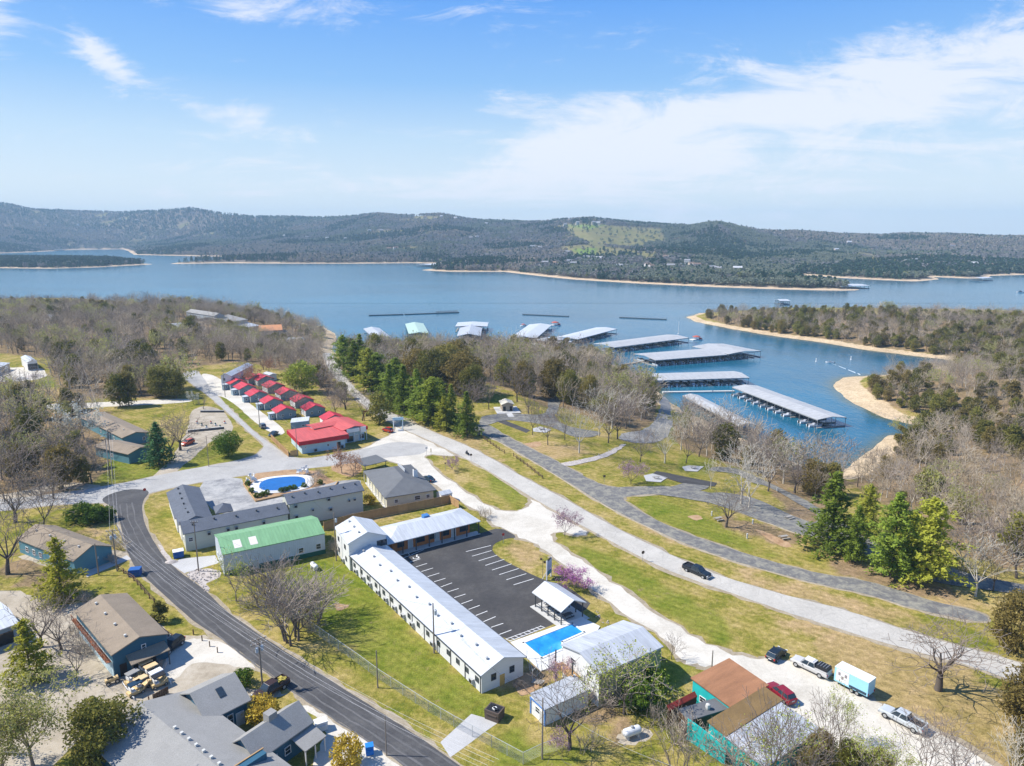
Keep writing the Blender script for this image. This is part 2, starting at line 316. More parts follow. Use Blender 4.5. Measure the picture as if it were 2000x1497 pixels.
# ------------------------------------------------------------------ ground
def ground_material():
    m, t, b = newmat('ground'); b.inputs['Roughness'].default_value = 0.95; b.inputs['Specular IOR Level'].default_value = 0.05
    g = N(t, 'ShaderNodeNewGeometry'); pos = g.outputs['Position']
    def noise(sc, det=4, rough=0.6):
        n = N(t, 'ShaderNodeTexNoise', i_Scale=sc, i_Detail=det, i_Roughness=rough); t.links.new(pos, n.inputs['Vector']); return n.outputs[0]
    at = N(t, 'ShaderNodeVertexColor', layer_name='zone'); se = N(t, 'ShaderNodeSeparateColor'); t.links.new(at.outputs[0], se.inputs[0])
    big, mid, sm, fine = noise(0.035, 3), noise(0.16, 5, 0.65), noise(0.9, 4, 0.7), noise(4.5, 3, 0.7)
    def stepped(w, lo=0.30, hi=0.70, amp=0.75):   # ragged edge for a painted zone
        x = math_(t, 'ADD', w, math_(t, 'MULTIPLY', math_(t, 'SUBTRACT', math_(t, 'ADD', mid, math_(t, 'MULTIPLY', sm, 0.6)), 0.8), amp))
        r = ramp(t, [(lo, 0), (hi, 1)], 'EASE'); t.links.new(x, r.inputs[0]); return r.outputs[0]
    mx = math_(t, 'MULTIPLY_ADD', mid, 0.62, math_(t, 'MULTIPLY', big, 0.38)); mx = math_(t, 'MULTIPLY_ADD', sm, 0.30, math_(t, 'SUBTRACT', mx, 0.15))
    r1 = ramp(t, [(0.36, (0.135, 0.152, 0.020)), (0.45, (0.215, 0.198, 0.036)), (0.53, (0.305, 0.245, 0.070)), (0.64, (0.40, 0.30, 0.125))]); t.links.new(mx, r1.inputs[0])
    c = r1.outputs[0]
    lush = ramp(t, [(0.35, (0.098, 0.150, 0.012)), (0.65, (0.225, 0.22, 0.036))]); t.links.new(mx, lush.inputs[0])
    c = mixc(t, math_(t, 'MULTIPLY', stepped(at.outputs[1]), 0.85), c, lush.outputs[0])
    dry = ramp(t, [(0.35, (0.265, 0.20, 0.07)), (0.5, (0.36, 0.26, 0.115)), (0.66, (0.45, 0.31, 0.17))]); t.links.new(mx, dry.inputs[0])
    c = mixc(t, math_(t, 'MULTIPLY', stepped(se.outputs[2]), 0.95), c, dry.outputs[0])
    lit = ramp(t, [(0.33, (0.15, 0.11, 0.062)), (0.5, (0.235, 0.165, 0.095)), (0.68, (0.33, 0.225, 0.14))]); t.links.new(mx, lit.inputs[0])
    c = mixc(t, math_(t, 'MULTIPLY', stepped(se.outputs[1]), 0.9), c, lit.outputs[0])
    sxyz = N(t, 'ShaderNodeSeparateXYZ'); t.links.new(pos, sxyz.inputs[0])
    ph = math_(t, 'ADD', math_(t, 'MULTIPLY', sxyz.outputs[0], 0.62*3.6), math_(t, 'MULTIPLY_ADD', sxyz.outputs[1], 0.78*3.6, math_(t, 'MULTIPLY', big, 14.0)))
    mow = math_(t, 'MULTIPLY_ADD', math_(t, 'SINE', ph), 0.075, 1.0); c = mixc(t, 1.0, c, mow, 'MULTIPLY')          # mower passes
    sp2 = noise(0.42, 6, 0.72); rs = ramp(t, [(0.60, 0.0), (0.70, 1.0)]); t.links.new(sp2, rs.inputs[0])
    c = mixc(t, math_(t, 'MULTIPLY', rs.outputs[0], 0.7), c, (0.30, 0.205, 0.12))                                   # worn bare spots
    wd2 = noise(1.7, 4, 0.7); rw = ramp(t, [(0.60, 0.0), (0.72, 1.0)]); t.links.new(wd2, rw.inputs[0])
    c = mixc(t, math_(t, 'MULTIPLY', rw.outputs[0], 0.45), c, (0.085, 0.11, 0.02))                                  # weed tufts
    sand = ramp(t, [(0.35, (0.42, 0.31, 0.19)), (0.65, (0.62, 0.49, 0.32))]); t.links.new(mx, sand.inputs[0])
    c = mixc(t, stepped(se.outputs[0], 0.4, 0.6, 0.35), c, sand.outputs[0])
    f = ramp(t, [(0.3, 0.66), (0.7, 1.30)]); t.links.new(fine, f.inputs[0]); c = mixc(t, 1.0, c, f.outputs[0], 'MULTIPLY')
    f = ramp(t, [(0.3, 0.78), (0.7, 1.2)]); t.links.new(sm, f.inputs[0]); c = mixc(t, 1.0, c, f.outputs[0], 'MULTIPLY')
    t.links.new(c, b.inputs['Base Color'])
    bp = N(t, 'ShaderNodeBump', i_Strength=0.6, i_Distance=0.35)
    t.links.new(math_(t, 'ADD', sm, math_(t, 'MULTIPLY', fine, 0.5)), bp.inputs['Height']); t.links.new(bp.outputs[0], b.inputs['Normal'])
    return m
# alpha of a vertex colour is read through the node's second socket: lush
GM = ground_material()
def gridmesh(name, X, Y, Zz, m, keep=None):
    ny, nx = X.shape; V = np.c_[X.ravel(), Y.ravel(), Zz.ravel()]
    i = np.arange(ny*nx).reshape(ny, nx)
    F = np.c_[i[:-1, :-1].ravel(), i[:-1, 1:].ravel(), i[1:, 1:].ravel(), i[1:, :-1].ravel()]
    if keep is not None: F = F[keep(F)]
    return fastmesh(name, V, F, m, True)
def setcol(me, cols):
    a = me.color_attributes.new('zone', 'FLOAT_COLOR', 'POINT'); a.data.foreach_set('color', np.asarray(cols, np.float32).ravel())
# bed of the pools: leave a hole in the ground where the sunk pool basin is
POOLQ = [(1020,1258),(1116,1220),(1141,1238),(1098,1260),(1100,1272),(1056,1290)]
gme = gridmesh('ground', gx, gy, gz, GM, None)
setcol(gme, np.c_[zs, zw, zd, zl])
tag(put('ground', gme), kind='structure')
# apron: the same ground carried on under and behind the camera and out to both sides
ap = MB()
for x0, x1, y0, y1 in ((-2600,-900,-300,780),(856,2600,-300,560),(-900,856,-300,30.0)):
    ap.add([(x0,y0,0),(x1,y0,0),(x1,y1,0),(x0,y1,0)], [(0,1,2,3)])
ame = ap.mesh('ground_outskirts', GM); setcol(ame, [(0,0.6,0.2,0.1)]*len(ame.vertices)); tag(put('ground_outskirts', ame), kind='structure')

# ------------------------------------------------------------------ lake
def water_material():
    m, t, b = newmat('lake_water')
    b.inputs['Roughness'].default_value = 0.14; b.inputs['IOR'].default_value = 1.33; b.inputs['Specular IOR Level'].default_value = 0.5
    g = N(t, 'ShaderNodeNewGeometry')
    def noise(sc, loc, det):
        mpn = N(t, 'ShaderNodeMapping'); mpn.inputs['Scale'].default_value = loc; t.links.new(g.outputs['Position'], mpn.inputs[0])
        n = N(t, 'ShaderNodeTexNoise', i_Scale=sc, i_Detail=det, i_Roughness=0.6); t.links.new(mpn.outputs[0], n.inputs['Vector']); return n.outputs[0]
    w = math_(t, 'ADD', noise(0.5, (1, 0.55, 1), 4), math_(t, 'MULTIPLY', noise(0.07, (1, 0.5, 1), 3), 2.2))
    bp = N(t, 'ShaderNodeBump', i_Strength=0.34, i_Distance=0.5); t.links.new(w, bp.inputs['Height']); t.links.new(bp.outputs[0], b.inputs['Normal'])
    n = noise(0.006, (0.5, 1.3, 1), 4)
    r = ramp(t, [(0.35, (0.008, 0.088, 0.150)), (0.65, (0.016, 0.135, 0.220))]); t.links.new(n, r.inputs[0])
    at = N(t, 'ShaderNodeVertexColor', layer_name='zone'); se = N(t, 'ShaderNodeSeparateColor'); t.links.new(at.outputs[0], se.inputs[0])
    c = mixc(t, se.outputs[0], r.outputs[0], (0.085, 0.105, 0.06))          # shallows over pale gravel
    t.links.new(c, b.inputs['Base Color'])
    return m
lx, ly = np.meshgrid(np.r_[-2600, np.arange(-900, 900, 6), 2600], np.arange(180, 850, 6.0))
lz = np.full(lx.shape, WATER)
lme = gridmesh('lake', lx, ly, lz, water_material())
sl = sdist(np.c_[lx.ravel(), ly.ravel()], NEAR)
setcol(lme, np.c_[np.clip(1+sl/9, 0, 1)**2, sl*0, sl*0, sl*0+1])
lk = tag(put('lake', lme), kind='structure')
lb = MB()
lb.add([(-7000,844,WATER),(-7000,5200,WATER),(7000,5200,WATER),(7000,844,WATER)], [(0,3,2,1)])
lb.add([(-7000,150,WATER),(-2600,150,WATER),(-2600,844,WATER),(-7000,844,WATER)], [(0,1,2,3)])
lb.add([(2600,150,WATER),(7000,150,WATER),(7000,844,WATER),(2600,844,WATER)], [(0,1,2,3)])
fme = lb.mesh('lake_far', MATS.get('lake_water') or lme.materials[0]); setcol(fme, [(0,0,0,1)]*len(fme.vertices)); tag(put('lake_far', fme), kind='structure')

# ------------------------------------------------------------------ far shore and hills
HMEADOW = [[(1090,440),(1150,437),(1290,447),(1300,470),(1230,485),(1150,480),(1120,462)],[(1095,482),(1160,478),(1220,490),(1205,505),(1130,505),(1100,495)],[(1655,487),(1700,497),(1755,513),(1700,515),(1668,502)],[(810,422),(870,424),(850,432),(805,430)],[(1380,540),(1500,548),(1560,556),(1450,553)]]
GREENY = [[(1120,487),(1165,484),(1160,497),(1130,500)],[(1100,440),(1180,440),(1150,448)]]
skyl = np.array([(-300,402),(0,403),(30,405),(70,412),(150,414),(250,415),(330,411),(380,407),(440,415),(500,421),(560,420),(620,422),(680,420),(740,414),(800,418),(860,414),(920,425),(960,428),(1000,429),(1060,430),(1100,426),(1150,424),(1220,431),(1300,437),(1345,438),(1380,433),(1400,432),(1440,440),(1480,447),(1560,448),(1640,453),(1720,455),(1760,452),(1850,453),(1940,457),(2000,457),(2300,455)], float)
crd = np.array([(-300,5400),(200,5400),(400,4700),(620,4200),(860,3500),(1000,3300),(1150,2800),(1300,2900),(1400,2700),(1560,3000),(1760,3200),(2000,3200),(2300,3200)], float)
def far_h(x, y, sd):
    px = 1000+FPX*x/np.maximum(y*CP+70*SP, 1.0)
    D = np.hypot(x, y); top = np.interp(px, skyl[:, 0], skyl[:, 1])+7.0; Dc = np.interp(px, crd[:, 0], crd[:, 1])
    zc = CAM_H + (455-top)/FPX*Dc   # height of the crest
    Dsh = np.maximum(D-np.maximum(sd, 0)*1.0, 900)
    s = np.clip(np.maximum(sd, 0)/np.maximum(Dc-Dsh, 400), 0, 1.6)
    prof = np.where(s < 1, 0.58*s**0.8+0.42*s*s*(3-2*s)*s**0.3, 1-0.35*np.clip(s-1, 0, 1))
    nz = (fbm(x/420+3, y/420, 4)-0.47)*80*np.clip(s*2.2, 0, 1)*np.clip((1.02-s)*1.8, 0, 1)
    return WATER + np.where(sd < 0, np.maximum(-3, sd*0.05), np.minimum(sd*0.09, 2.2) + np.maximum((zc-WATER-2)*prof+nz, 0)*np.clip((sd-15)/60, 0, 1))
px_a = np.linspace(-1100, 3100, 480); dd = np.r_[np.arange(900, 3000, 15.0), np.geomspace(3000, 6500, 60)]
ax, ay = np.meshgrid((px_a-1000)/FPX, dd); ax = ax*ay*1.02
sdf = np.maximum(sdist(np.c_[ax.ravel(), ay.ravel()], FAR), sdist(np.c_[ax.ravel(), ay.ravel()], ISL)*0.7).reshape(ax.shape)
az = far_h(ax, ay, sdf)
isl = sdist(np.c_[ax.ravel(), ay.ravel()], ISL).reshape(ax.shape) > 0
az = np.where(isl, WATER+np.minimum(sdf*0.09, 2.5)+np.clip(sdf-20, 0, 60)*0.03, az)
def hill_material():
    m, t, b = newmat('hill_ground'); b.inputs['Roughness'].default_value = 1.0; b.inputs['Specular IOR Level'].default_value = 0.0
    g = N(t, 'ShaderNodeNewGeometry')
    n = N(t, 'ShaderNodeTexNoise', i_Scale=0.02, i_Detail=6.0, i_Roughness=0.7); t.links.new(g.outputs['Position'], n.inputs['Vector'])
    at = N(t, 'ShaderNodeVertexColor', layer_name='zone'); se = N(t, 'ShaderNodeSeparateColor'); t.links.new(at.outputs[0], se.inputs[0])
    r = ramp(t, [(0.35, (0.12, 0.10, 0.08)), (0.65, (0.20, 0.165, 0.13))]); t.links.new(n.outputs[0], r.inputs[0])
    r2 = ramp(t, [(0.35, (0.155, 0.155, 0.06)), (0.65, (0.22, 0.19, 0.09))]); t.links.new(n.outputs[0], r2.inputs[0])
    c = mixc(t, se.outputs[1], r.outputs[0], r2.outputs[0]); c = mixc(t, se.outputs[2], c, (0.16, 0.23, 0.05))
    c = mixc(t, se.outputs[0], c, (0.55, 0.42, 0.28)); t.links.new(c, b.inputs['Base Color'])
    return m
hme = gridmesh('hills', ax, ay, az, hill_material())
_f = ay*CP-(az-CAM_H)*SP; hpx = np.c_[(1000+FPX*ax/_f).ravel(), (748.5-FPX*(ay*SP+(az-CAM_H)*CP)/_f).ravel()]
def hz_(polys, soft):
    r = np.zeros(len(hpx))
    for p in polys: r = np.maximum(r, np.clip(sdist(hpx, np.array(p, float))/soft+0.5, 0, 1))
    return r
clr = np.clip((fbm(ax.ravel()/170+31, ay.ravel()/230, 4, 7)-0.645)*14, 0, 1)*(sdf.ravel() > 50); hm = np.maximum(hz_(HMEADOW, 5), clr); hgz = hz_(GREENY, 4)
setcol(hme, np.c_[np.clip((1.9-(az.ravel()-WATER))/0.6, 0, 1), hm, hgz, hm*0+1])
tag(put('hills', hme), kind='structure')

# ------------------------------------------------------------------ roads, lots, pavings: sheets a little above the ground
def draped(name, pts, dz, m, jit=0.0, kind='structure', world=False, parent=None, step=3.0, smooth=2):
    if smooth and not world:
        for _ in range(smooth):
            q = []
            for a, b in zip(pts, pts[1:]+pts[:1]): q += [(a[0]*0.78+b[0]*0.22, a[1]*0.78+b[1]*0.22), (a[0]*0.22+b[0]*0.78, a[1]*0.22+b[1]*0.78)]
            pts = q
    P = [Vector(p) for p in pts] if world else [G(px, py) for px, py in pts]
    ring = []
    for a, b in zip(P, P[1:]+P[:1]):
        n = max(1, int((b-a).length/step))
        for i in range(n):
            q = a+(b-a)*(i/n); ring.append(Vector((q.x+rng.uniform(-jit, jit), q.y+rng.uniform(-jit, jit))))
    pts2 = list(ring); flat = all(abs(T(p.x, p.y)) < 1e-4 for p in ring)
    if not flat:
        xs = [p.x for p in ring]; ys = [p.y for p in ring]; poly = np.array([(p.x, p.y) for p in ring]); cand = []
        y = min(ys)
        while y < max(ys):
            x = min(xs)
            while x < max(xs): cand.append((x, y)); x += 4.0
            y += 4.0
        if cand:
            sd_ = sdist(np.array(cand), poly); pts2 += [Vector(c) for c, s in zip(cand, sd_) if s > 1.0]
    n = len(ring)
    vs, es, fs, *_ = delaunay_2d_cdt(pts2, [], [list(range(n))], 1, 1e-4)
    me = bpy.data.meshes.new(name)
    me.from_pydata([(v.x, v.y, T(v.x, v.y)+(dz if flat else dz+0.10)) for v in vs], [], [tuple(f) for f in fs])
    if len(me.polygons) and me.polygons[0].normal.z < 0: me.flip_normals()
    me.materials.append(m)
    o = put(name, me, parent)
    if parent is None: tag(o, kind=kind)
    return o
def surf(name, stops, sc=(0.12, 1.6), fine=0.16, rough=0.9, cracks=None, spec=0.15):
    if name in MATS: return MATS[name]
    m, t, b = newmat(name); MATS[name] = m; b.inputs['Roughness'].default_value = rough; b.inputs['Specular IOR Level'].default_value = spec
    g = N(t, 'ShaderNodeNewGeometry'); pos = g.outputs['Position']
    n1 = N(t, 'ShaderNodeTexNoise', i_Scale=sc[0], i_Detail=6.0, i_Roughness=0.68, i_Distortion=0.4); n2 = N(t, 'ShaderNodeTexNoise', i_Scale=sc[1], i_Detail=4.0, i_Roughness=0.7); n3 = N(t, 'ShaderNodeTexNoise', i_Scale=11.0, i_Detail=2.0)
    for n in (n1, n2, n3): t.links.new(pos, n.inputs['Vector'])
    x = math_(t, 'ADD', math_(t, 'MULTIPLY', n1.outputs[0], 0.7), math_(t, 'MULTIPLY', n2.outputs[0], 0.3))
    r = ramp(t, stops); t.links.new(x, r.inputs[0])
    f = ramp(t, [(0.3, 1-fine), (0.7, 1+fine)]); t.links.new(n3.outputs[0], f.inputs[0])
    c = mixc(t, 1.0, r.outputs[0], f.outputs[0], 'MULTIPLY')
    if cracks:
        w = N(t, 'ShaderNodeTexVoronoi', feature='DISTANCE_TO_EDGE', i_Scale=cracks[0]); mpn = N(t, 'ShaderNodeMixRGB'); mpn.blend_type = 'LINEAR_LIGHT'; mpn.inputs[0].default_value = 0.35
        t.links.new(pos, mpn.inputs[1]); t.links.new(n2.outputs[1], mpn.inputs[2]); t.links.new(mpn.outputs[0], w.inputs['Vector'])
        r2 = ramp(t, [(0.0, 1.0), (cracks[1], 0.0)]); t.links.new(w.outputs['Distance'], r2.inputs[0])
        c = mixc(t, math_(t, 'MULTIPLY', r2.outputs[0], cracks[2]), c, cracks[3])
    t.links.new(c, b.inputs['Base Color'])
    bp = N(t, 'ShaderNodeBump', i_Strength=0.25, i_Distance=0.05); t.links.new(n3.outputs[0], bp.inputs['Height']); t.links.new(bp.outputs[0], b.inputs['Normal'])
    return m
M_HWY = surf('old_concrete', [(0.35, (0.371, 0.348, 0.307)), (0.65, (0.514, 0.484, 0.427))], cracks=(0.30, 0.02, 0.45, (0.22, 0.21, 0.19)))
M_GRAVEL = surf('pale_gravel', [(0.32, (0.399, 0.362, 0.297)), (0.5, (0.548, 0.508, 0.431)), (0.7, (0.657, 0.615, 0.538))], fine=0.16)
M_TANGR = surf('tan_gravel', [(0.32, (0.251, 0.210, 0.150)), (0.5, (0.386, 0.331, 0.251)), (0.7, (0.486, 0.434, 0.352))], sc=(0.2, 1.2), fine=0.2)
M_GREY = surf('grey_road', [(0.35, (0.321, 0.309, 0.289)), (0.65, (0.440, 0.426, 0.394))], cracks=(0.3, 0.015, 0.3, (0.16, 0.155, 0.15)))
M_ASPH = surf('dark_asphalt', [(0.32, (0.049, 0.048, 0.049)), (0.5, (0.067, 0.064, 0.062)), (0.7, (0.102, 0.098, 0.092))], sc=(0.16, 1.4))
M_ROADA = surf('road_asphalt', [(0.32, (0.056, 0.055, 0.057)), (0.5, (0.083, 0.081, 0.081)), (0.7, (0.120, 0.116, 0.112))], sc=(0.2, 1.2))
M_CAMP = surf('patched_asphalt', [(0.34, (0.109, 0.109, 0.107)), (0.47, (0.156, 0.151, 0.144)), (0.56, (0.244, 0.232, 0.192)), (0.7, (0.311, 0.287, 0.228))], sc=(0.45, 1.8), cracks=(0.35, 0.02, 0.18, (0.30, 0.29, 0.24)))
M_CAMPL = surf('faded_asphalt', [(0.35, (0.21, 0.205, 0.195)), (0.65, (0.31, 0.30, 0.275))], sc=(0.4, 1.6))
M_LOT = surf('stained_concrete', [(0.36, (0.180, 0.180, 0.184)), (0.5, (0.328, 0.324, 0.312)), (0.64, (0.451, 0.435, 0.402))], sc=(0.22, 1.2))
M_ROCK = surf('white_rock', [(0.35, (0.304, 0.264, 0.232)), (0.65, (0.528, 0.480, 0.440))], sc=(1.2, 4.0), fine=0.3)
M_WHITEC = surf('white_concrete', [(0.35, (0.561, 0.552, 0.527)), (0.65, (0.680, 0.671, 0.654))], fine=0.05)
M_PAD = surf('pale_pad', [(0.35, (0.390, 0.382, 0.367)), (0.65, (0.484, 0.476, 0.460))])
M_SOIL = surf('red_soil', [(0.32, (0.24, 0.14, 0.075)), (0.5, (0.37, 0.235, 0.13)), (0.68, (0.47, 0.33, 0.2))], sc=(0.4, 2.0), fine=0.2)
draped('gravel_frontage', [(640,896),(700,883),(770,846),(775,820),(800,818),(835,842),(880,866),(905,893),(828,886),(838,905),(880,940),(930,975),(975,998),(1012,1000),(1040,985),(1036,966),(1150,1036),(1140,1046),(1110,1042),(1082,1038),(1077,1050),(1100,1076),(1150,1105),(1200,1142),(1260,1185),(1320,1222),(1390,1262),(1440,1284),(1500,1288),(1545,1288),(1610,1320),(1700,1360),(1725,1380),(1790,1405),(1850,1440),(1960,1510),(2060,1600),(2300,1760),(1900,1760),(1730,1600),(1690,1500),(1620,1450),(1560,1420),(1530,1390),(1400,1300),(1360,1300),(1335,1295),(1300,1245),(1240,1212),(1170,1160),(1120,1122),(1085,1092),(1055,1066),(1012,1048),(973,1028),(950,1010),(905,983),(860,955),(800,915),(745,895),(712,893)], 0.015, M_GRAVEL, 0.55)
draped('cross_road', [(-100,985),(100,967),(235,945),(330,924),(420,908),(497,893),(520,870),(490,848),(440,802),(400,768),(362,742),(352,730),(382,722),(395,735),(420,770),(497,845),(540,875),(560,892),(600,897),(660,886),(720,876),(770,862),(840,868),(830,888),(760,893),(640,912),(560,918),(470,930),(380,944),(283,965),(250,982),(120,985),(60,992),(-100,1010)], 0.027, M_GREY, 0.1)
draped('cabin_drive', [(392,728),(425,735),(470,775),(520,812),(560,842),(548,852),(512,838),(446,778),(410,770),(398,748)], 0.022, M_GRAVEL, 0.15)
draped('highway', [(628,690),(650,690),(660,712),(680,745),(720,785),(775,812),(830,838),(900,866),(950,890),(1020,932),(1100,974),(1200,1031),(1300,1080),(1370,1112),(1450,1140),(1520,1160),(1600,1180),(1666,1197),(1800,1243),(1900,1270),(1970,1289),(2120,1335),(2500,1440),(2510,1490),(2130,1380),(1990,1335),(1900,1303),(1800,1277),(1700,1249),(1600,1217),(1540,1199),(1480,1178),(1400,1150),(1300,1114),(1188,1056),(1140,1030),(1040,974),(1000,948),(940,912),(900,892),(840,862),(780,836),(730,808),(690,775),(655,740),(638,715)], 0.035, M_HWY, 0.14)
draped('street_asphalt', [(196,978),(212,966),(250,955),(296,958),(276,982),(281,1020),(295,1050),(320,1090),(353,1120),(400,1152),(444,1197),(500,1235),(560,1275),(620,1313),(699,1363),(760,1402),(830,1448),(900,1497),(1080,1640),(1400,1900),(1180,1900),(920,1610),(790,1497),(700,1433),(649,1403),(610,1377),(572,1349),(520,1311),(440,1253),(381,1216),(340,1180),(300,1144),(262,1108),(248,1075),(232,1010),(222,992)], 0.030, M_ROADA, 0.06)
draped('camp_road', [(930,828),(960,832),(990,854),(1084,900),(1130,925),(1156,940),(1190,953),(1240,952),(1300,951),(1345,954),(1420,972),(1500,1000),(1580,1025),(1620,1040),(1615,1052),(1570,1048),(1500,1022),(1420,990),(1340,966),(1300,964),(1220,970),(1216,978),(1260,1006),(1320,1036),(1380,1057),(1480,1091),(1600,1122),(1700,1136),(1800,1170),(1926,1200),(1932,1220),(1800,1196),(1700,1163),(1600,1143),(1440,1100),(1340,1064),(1280,1037),(1200,998),(1160,974),(1072,920),(964,856),(925,845)], 0.026, M_CAMP, 0.1)
draped('camp_loop', [(1225,962),(1300,955),(1350,940),(1395,950),(1350,965),(1420,962),(1480,975),(1530,1000),(1590,1025),(1600,1010),(1560,985),(1500,950),(1470,945),(1440,925),(1380,920),(1395,912),(1440,915),(1490,938),(1590,985),(1700,1060),(1800,1090),(1900,1125),(2060,1155),(2060,1170),(1900,1150),(1780,1130),(1690,1085),(1600,1045),(1500,1024),(1400,985),(1300,968)], 0.018, M_CAMP, 0.2)
draped('pad_asphalt', [(1275,926),(1282,921),(1300,924),(1400,944),(1395,951),(1330,944)], 0.034, M_ASPH, smooth=0)
draped('site_asphalt', [(968,823),(985,821),(1036,841),(1028,846)], 0.034, M_ASPH, smooth=0)
draped('table_pad', [(1040,838),(1055,834),(1077,840),(1066,846),(1042,844)], 0.034, M_PAD, smooth=0)
draped('table_pad', [(1257,930),(1275,926),(1304,934),(1290,943),(1262,941)], 0.042, M_PAD, smooth=0)
draped('table_pad', [(1332,913),(1345,910),(1375,912),(1362,922),(1338,921)], 0.034, M_PAD, smooth=0)
draped('camp_gravel', [(935,830),(940,812),(1000,808),(1062,812),(1072,795),(1068,778),(1095,775),(1092,800),(1080,815),(1110,835),(1180,845),(1160,855),(1120,855),(1080,835),(1040,826),(985,820),(950,832)], 0.012, M_CAMP, 0.3)
draped('ramp_road', [(1205,858),(1215,846),(1250,842),(1275,830),(1290,800),(1288,775),(1304,776),(1312,800),(1316,830),(1300,862),(1250,868)], 0.012, M_CAMPL, 0.4)
draped('ditch_stones', [(1090,906),(1150,896),(1190,882),(1215,868),(1225,868),(1200,888),(1155,903),(1105,912)], 0.012, M_ROCK, 0.4)
draped('yard_gravel', [(-120,1145),(0,1150),(60,1160),(130,1185),(215,1160),(240,1160),(330,1240),(380,1238),(432,1250),(455,1270),(512,1312),(470,1310),(452,1325),(500,1350),(570,1352),(520,1370),(430,1370),(380,1400),(262,1395),(190,1400),(110,1500),(-120,1640)], 0.010, M_TANGR, 0.5)
draped('drive_gravel', [(380,1245),(435,1253),(512,1308),(455,1300),(380,1290),(330,1340),(300,1330),(340,1260)], 0.016, M_GRAVEL, 0.3)
draped('roadside_gravel', [(580,1375),(612,1378),(700,1433),(790,1497),(860,1560),(640,1560),(610,1480),(640,1440),(620,1400)], 0.012, M_GRAVEL, 0.4)
draped('left_yard', [(28,1090),(110,1110),(160,1125),(250,1090),(250,1080),(215,1070),(160,1108),(60,1080)], 0.010, M_TANGR, 0.4)
draped('house_drive', [(165,1118),(200,1105),(248,1085),(256,1092),(170,1128)], 0.020, M_PAD, smooth=0)
draped('store_drive', [(372,802),(400,792),(432,800),(456,830),(450,852),(412,862),(390,884),(352,915),(325,942),(290,940),(330,902),(350,872),(366,842)], 0.014, M_TANGR, 0.3, smooth=1)
draped('garage_gravel', [(-80,722),(20,718),(80,718),(95,735),(60,745),(-80,748)], 0.012, M_GRAVEL, 0.6)
draped('lane_gravel', [(80,790),(200,786),(370,778),(380,786),(210,795),(90,802)], 0.012, M_GRAVEL, 0.3)
draped('path_gravel', [(-60,975),(50,960),(100,942),(190,945),(200,955),(110,955),(0,990)], 0.012, M_TANGR, 0.4)
draped('motel_forecourt', [(378,944),(470,930),(480,955),(502,978),(560,962),(640,945),(660,940),(705,936),(705,950),(560,985),(450,1003),(418,1003)], 0.020, M_LOT, 0.1, smooth=1)
draped('house_soil', [(640,905),(700,897),(712,915),(690,935),(655,925)], 0.018, M_SOIL, 0.4)
draped('rock_bed', [(360,1120),(385,1112),(420,1110),(436,1125),(400,1140),(412,1155),(396,1158)], 0.012, M_ROCK, 0.3)
draped('rock_bed', [(300,1065),(312,1062),(325,1080),(340,1100),(322,1098)], 0.014, M_ROCK, 0.2)
draped('service_drive', [(335,1103),(352,1092),(420,1085),(428,1100),(360,1120)], 0.018, M_PAD, smooth=0)
draped('drive_apron', [(860,1450),(920,1395),(975,1410),(880,1480)], 0.014, M_PAD, 0.1, smooth=0)
draped('bare_patch', [(650,1182),(665,1177),(683,1182),(672,1193),(655,1192)], 0.010, M_SOIL, 0.4)
draped('bare_patch', [(1342,1010),(1360,1005),(1375,1012),(1360,1018)], 0.010, M_SOIL, 0.3)
draped('bare_patch', [(1470,1032),(1500,1040),(1550,1065),(1540,1072),(1500,1055)], 0.010, M_SOIL, 0.3)
draped('bare_patch', [(1000,1335),(1030,1312),(1050,1320),(1060,1345),(1010,1362)], 0.010, M_SOIL, 0.4)
draped('bare_patch', [(1200,1440),(1225,1420),(1275,1425),(1260,1450),(1215,1458)], 0.010, M_TANGR, 0.4)
lot = draped('parking_lot', [(700,1045),(790,1075),(940,1042),(976,1030),(1013,1050),(985,1053),(963,1064),(961,1078),(985,1096),(1050,1128),(1074,1137),(1100,1141),(1128,1160),(1160,1184),(1090,1216),(1002,1253),(970,1240)], 0.024, M_ASPH, smooth=1)
draped('bare_patch', [(1020,868),(1050,862),(1060,870),(1035,876)], 0.010, M_SOIL, 0.5)
def shoulder(of, w, m, jit):
    o = bpy.data.objects[of]; me = o.data; ed = {}
    for f in me.polygons:
        for k in f.edge_keys: ed[k] = ed.get(k, 0)+1
    adj = {}
    for (a, b), c in ed.items():
        if c == 1: adj.setdefault(a, []).append(b); adj.setdefault(b, []).append(a)
    st = next(iter(adj)); ring = [st]; prev = None; cur = st
    while True:
        nx = [q for q in adj[cur] if q != prev]
        if not nx or nx[0] == st: break
        prev, cur = cur, nx[0]; ring.append(cur)
        if len(ring) > 5000: break
    P = [me.vertices[i].co.copy() for i in ring]; area = sum(a.x*b.y-b.x*a.y for a, b in zip(P, P[1:]+P[:1])); sgn = 1 if area > 0 else -1; mb = MB(); n = len(P); outs = []
    for i in range(n):
        d = (P[(i+1) % n]-P[i-1]); d.z = 0; d = d.normalized() if d.length > 1e-6 else Vector((1, 0, 0)); outs.append(P[i]+Vector((d.y, -d.x, 0))*sgn*w*rng.uniform(1-jit, 1+jit))
    for i in range(n):
        j = (i+1) % n; a, b, c, d = P[i], P[j], outs[j], outs[i]; zo = -0.0135
        mb.add([(a.x, a.y, a.z+zo), (b.x, b.y, b.z+zo), (c.x, c.y, T(c.x, c.y)+0.008), (d.x, d.y, T(d.x, d.y)+0.008)], [(0, 1, 2, 3) if sgn < 0 else (3, 2, 1, 0)])
    tag(mb.build('road_shoulder', m), kind='structure')
M_SHO = surf('shoulder_grit', [(0.35, (0.24, 0.195, 0.13)), (0.65, (0.40, 0.34, 0.25))], sc=(0.6, 2.2), fine=0.25)
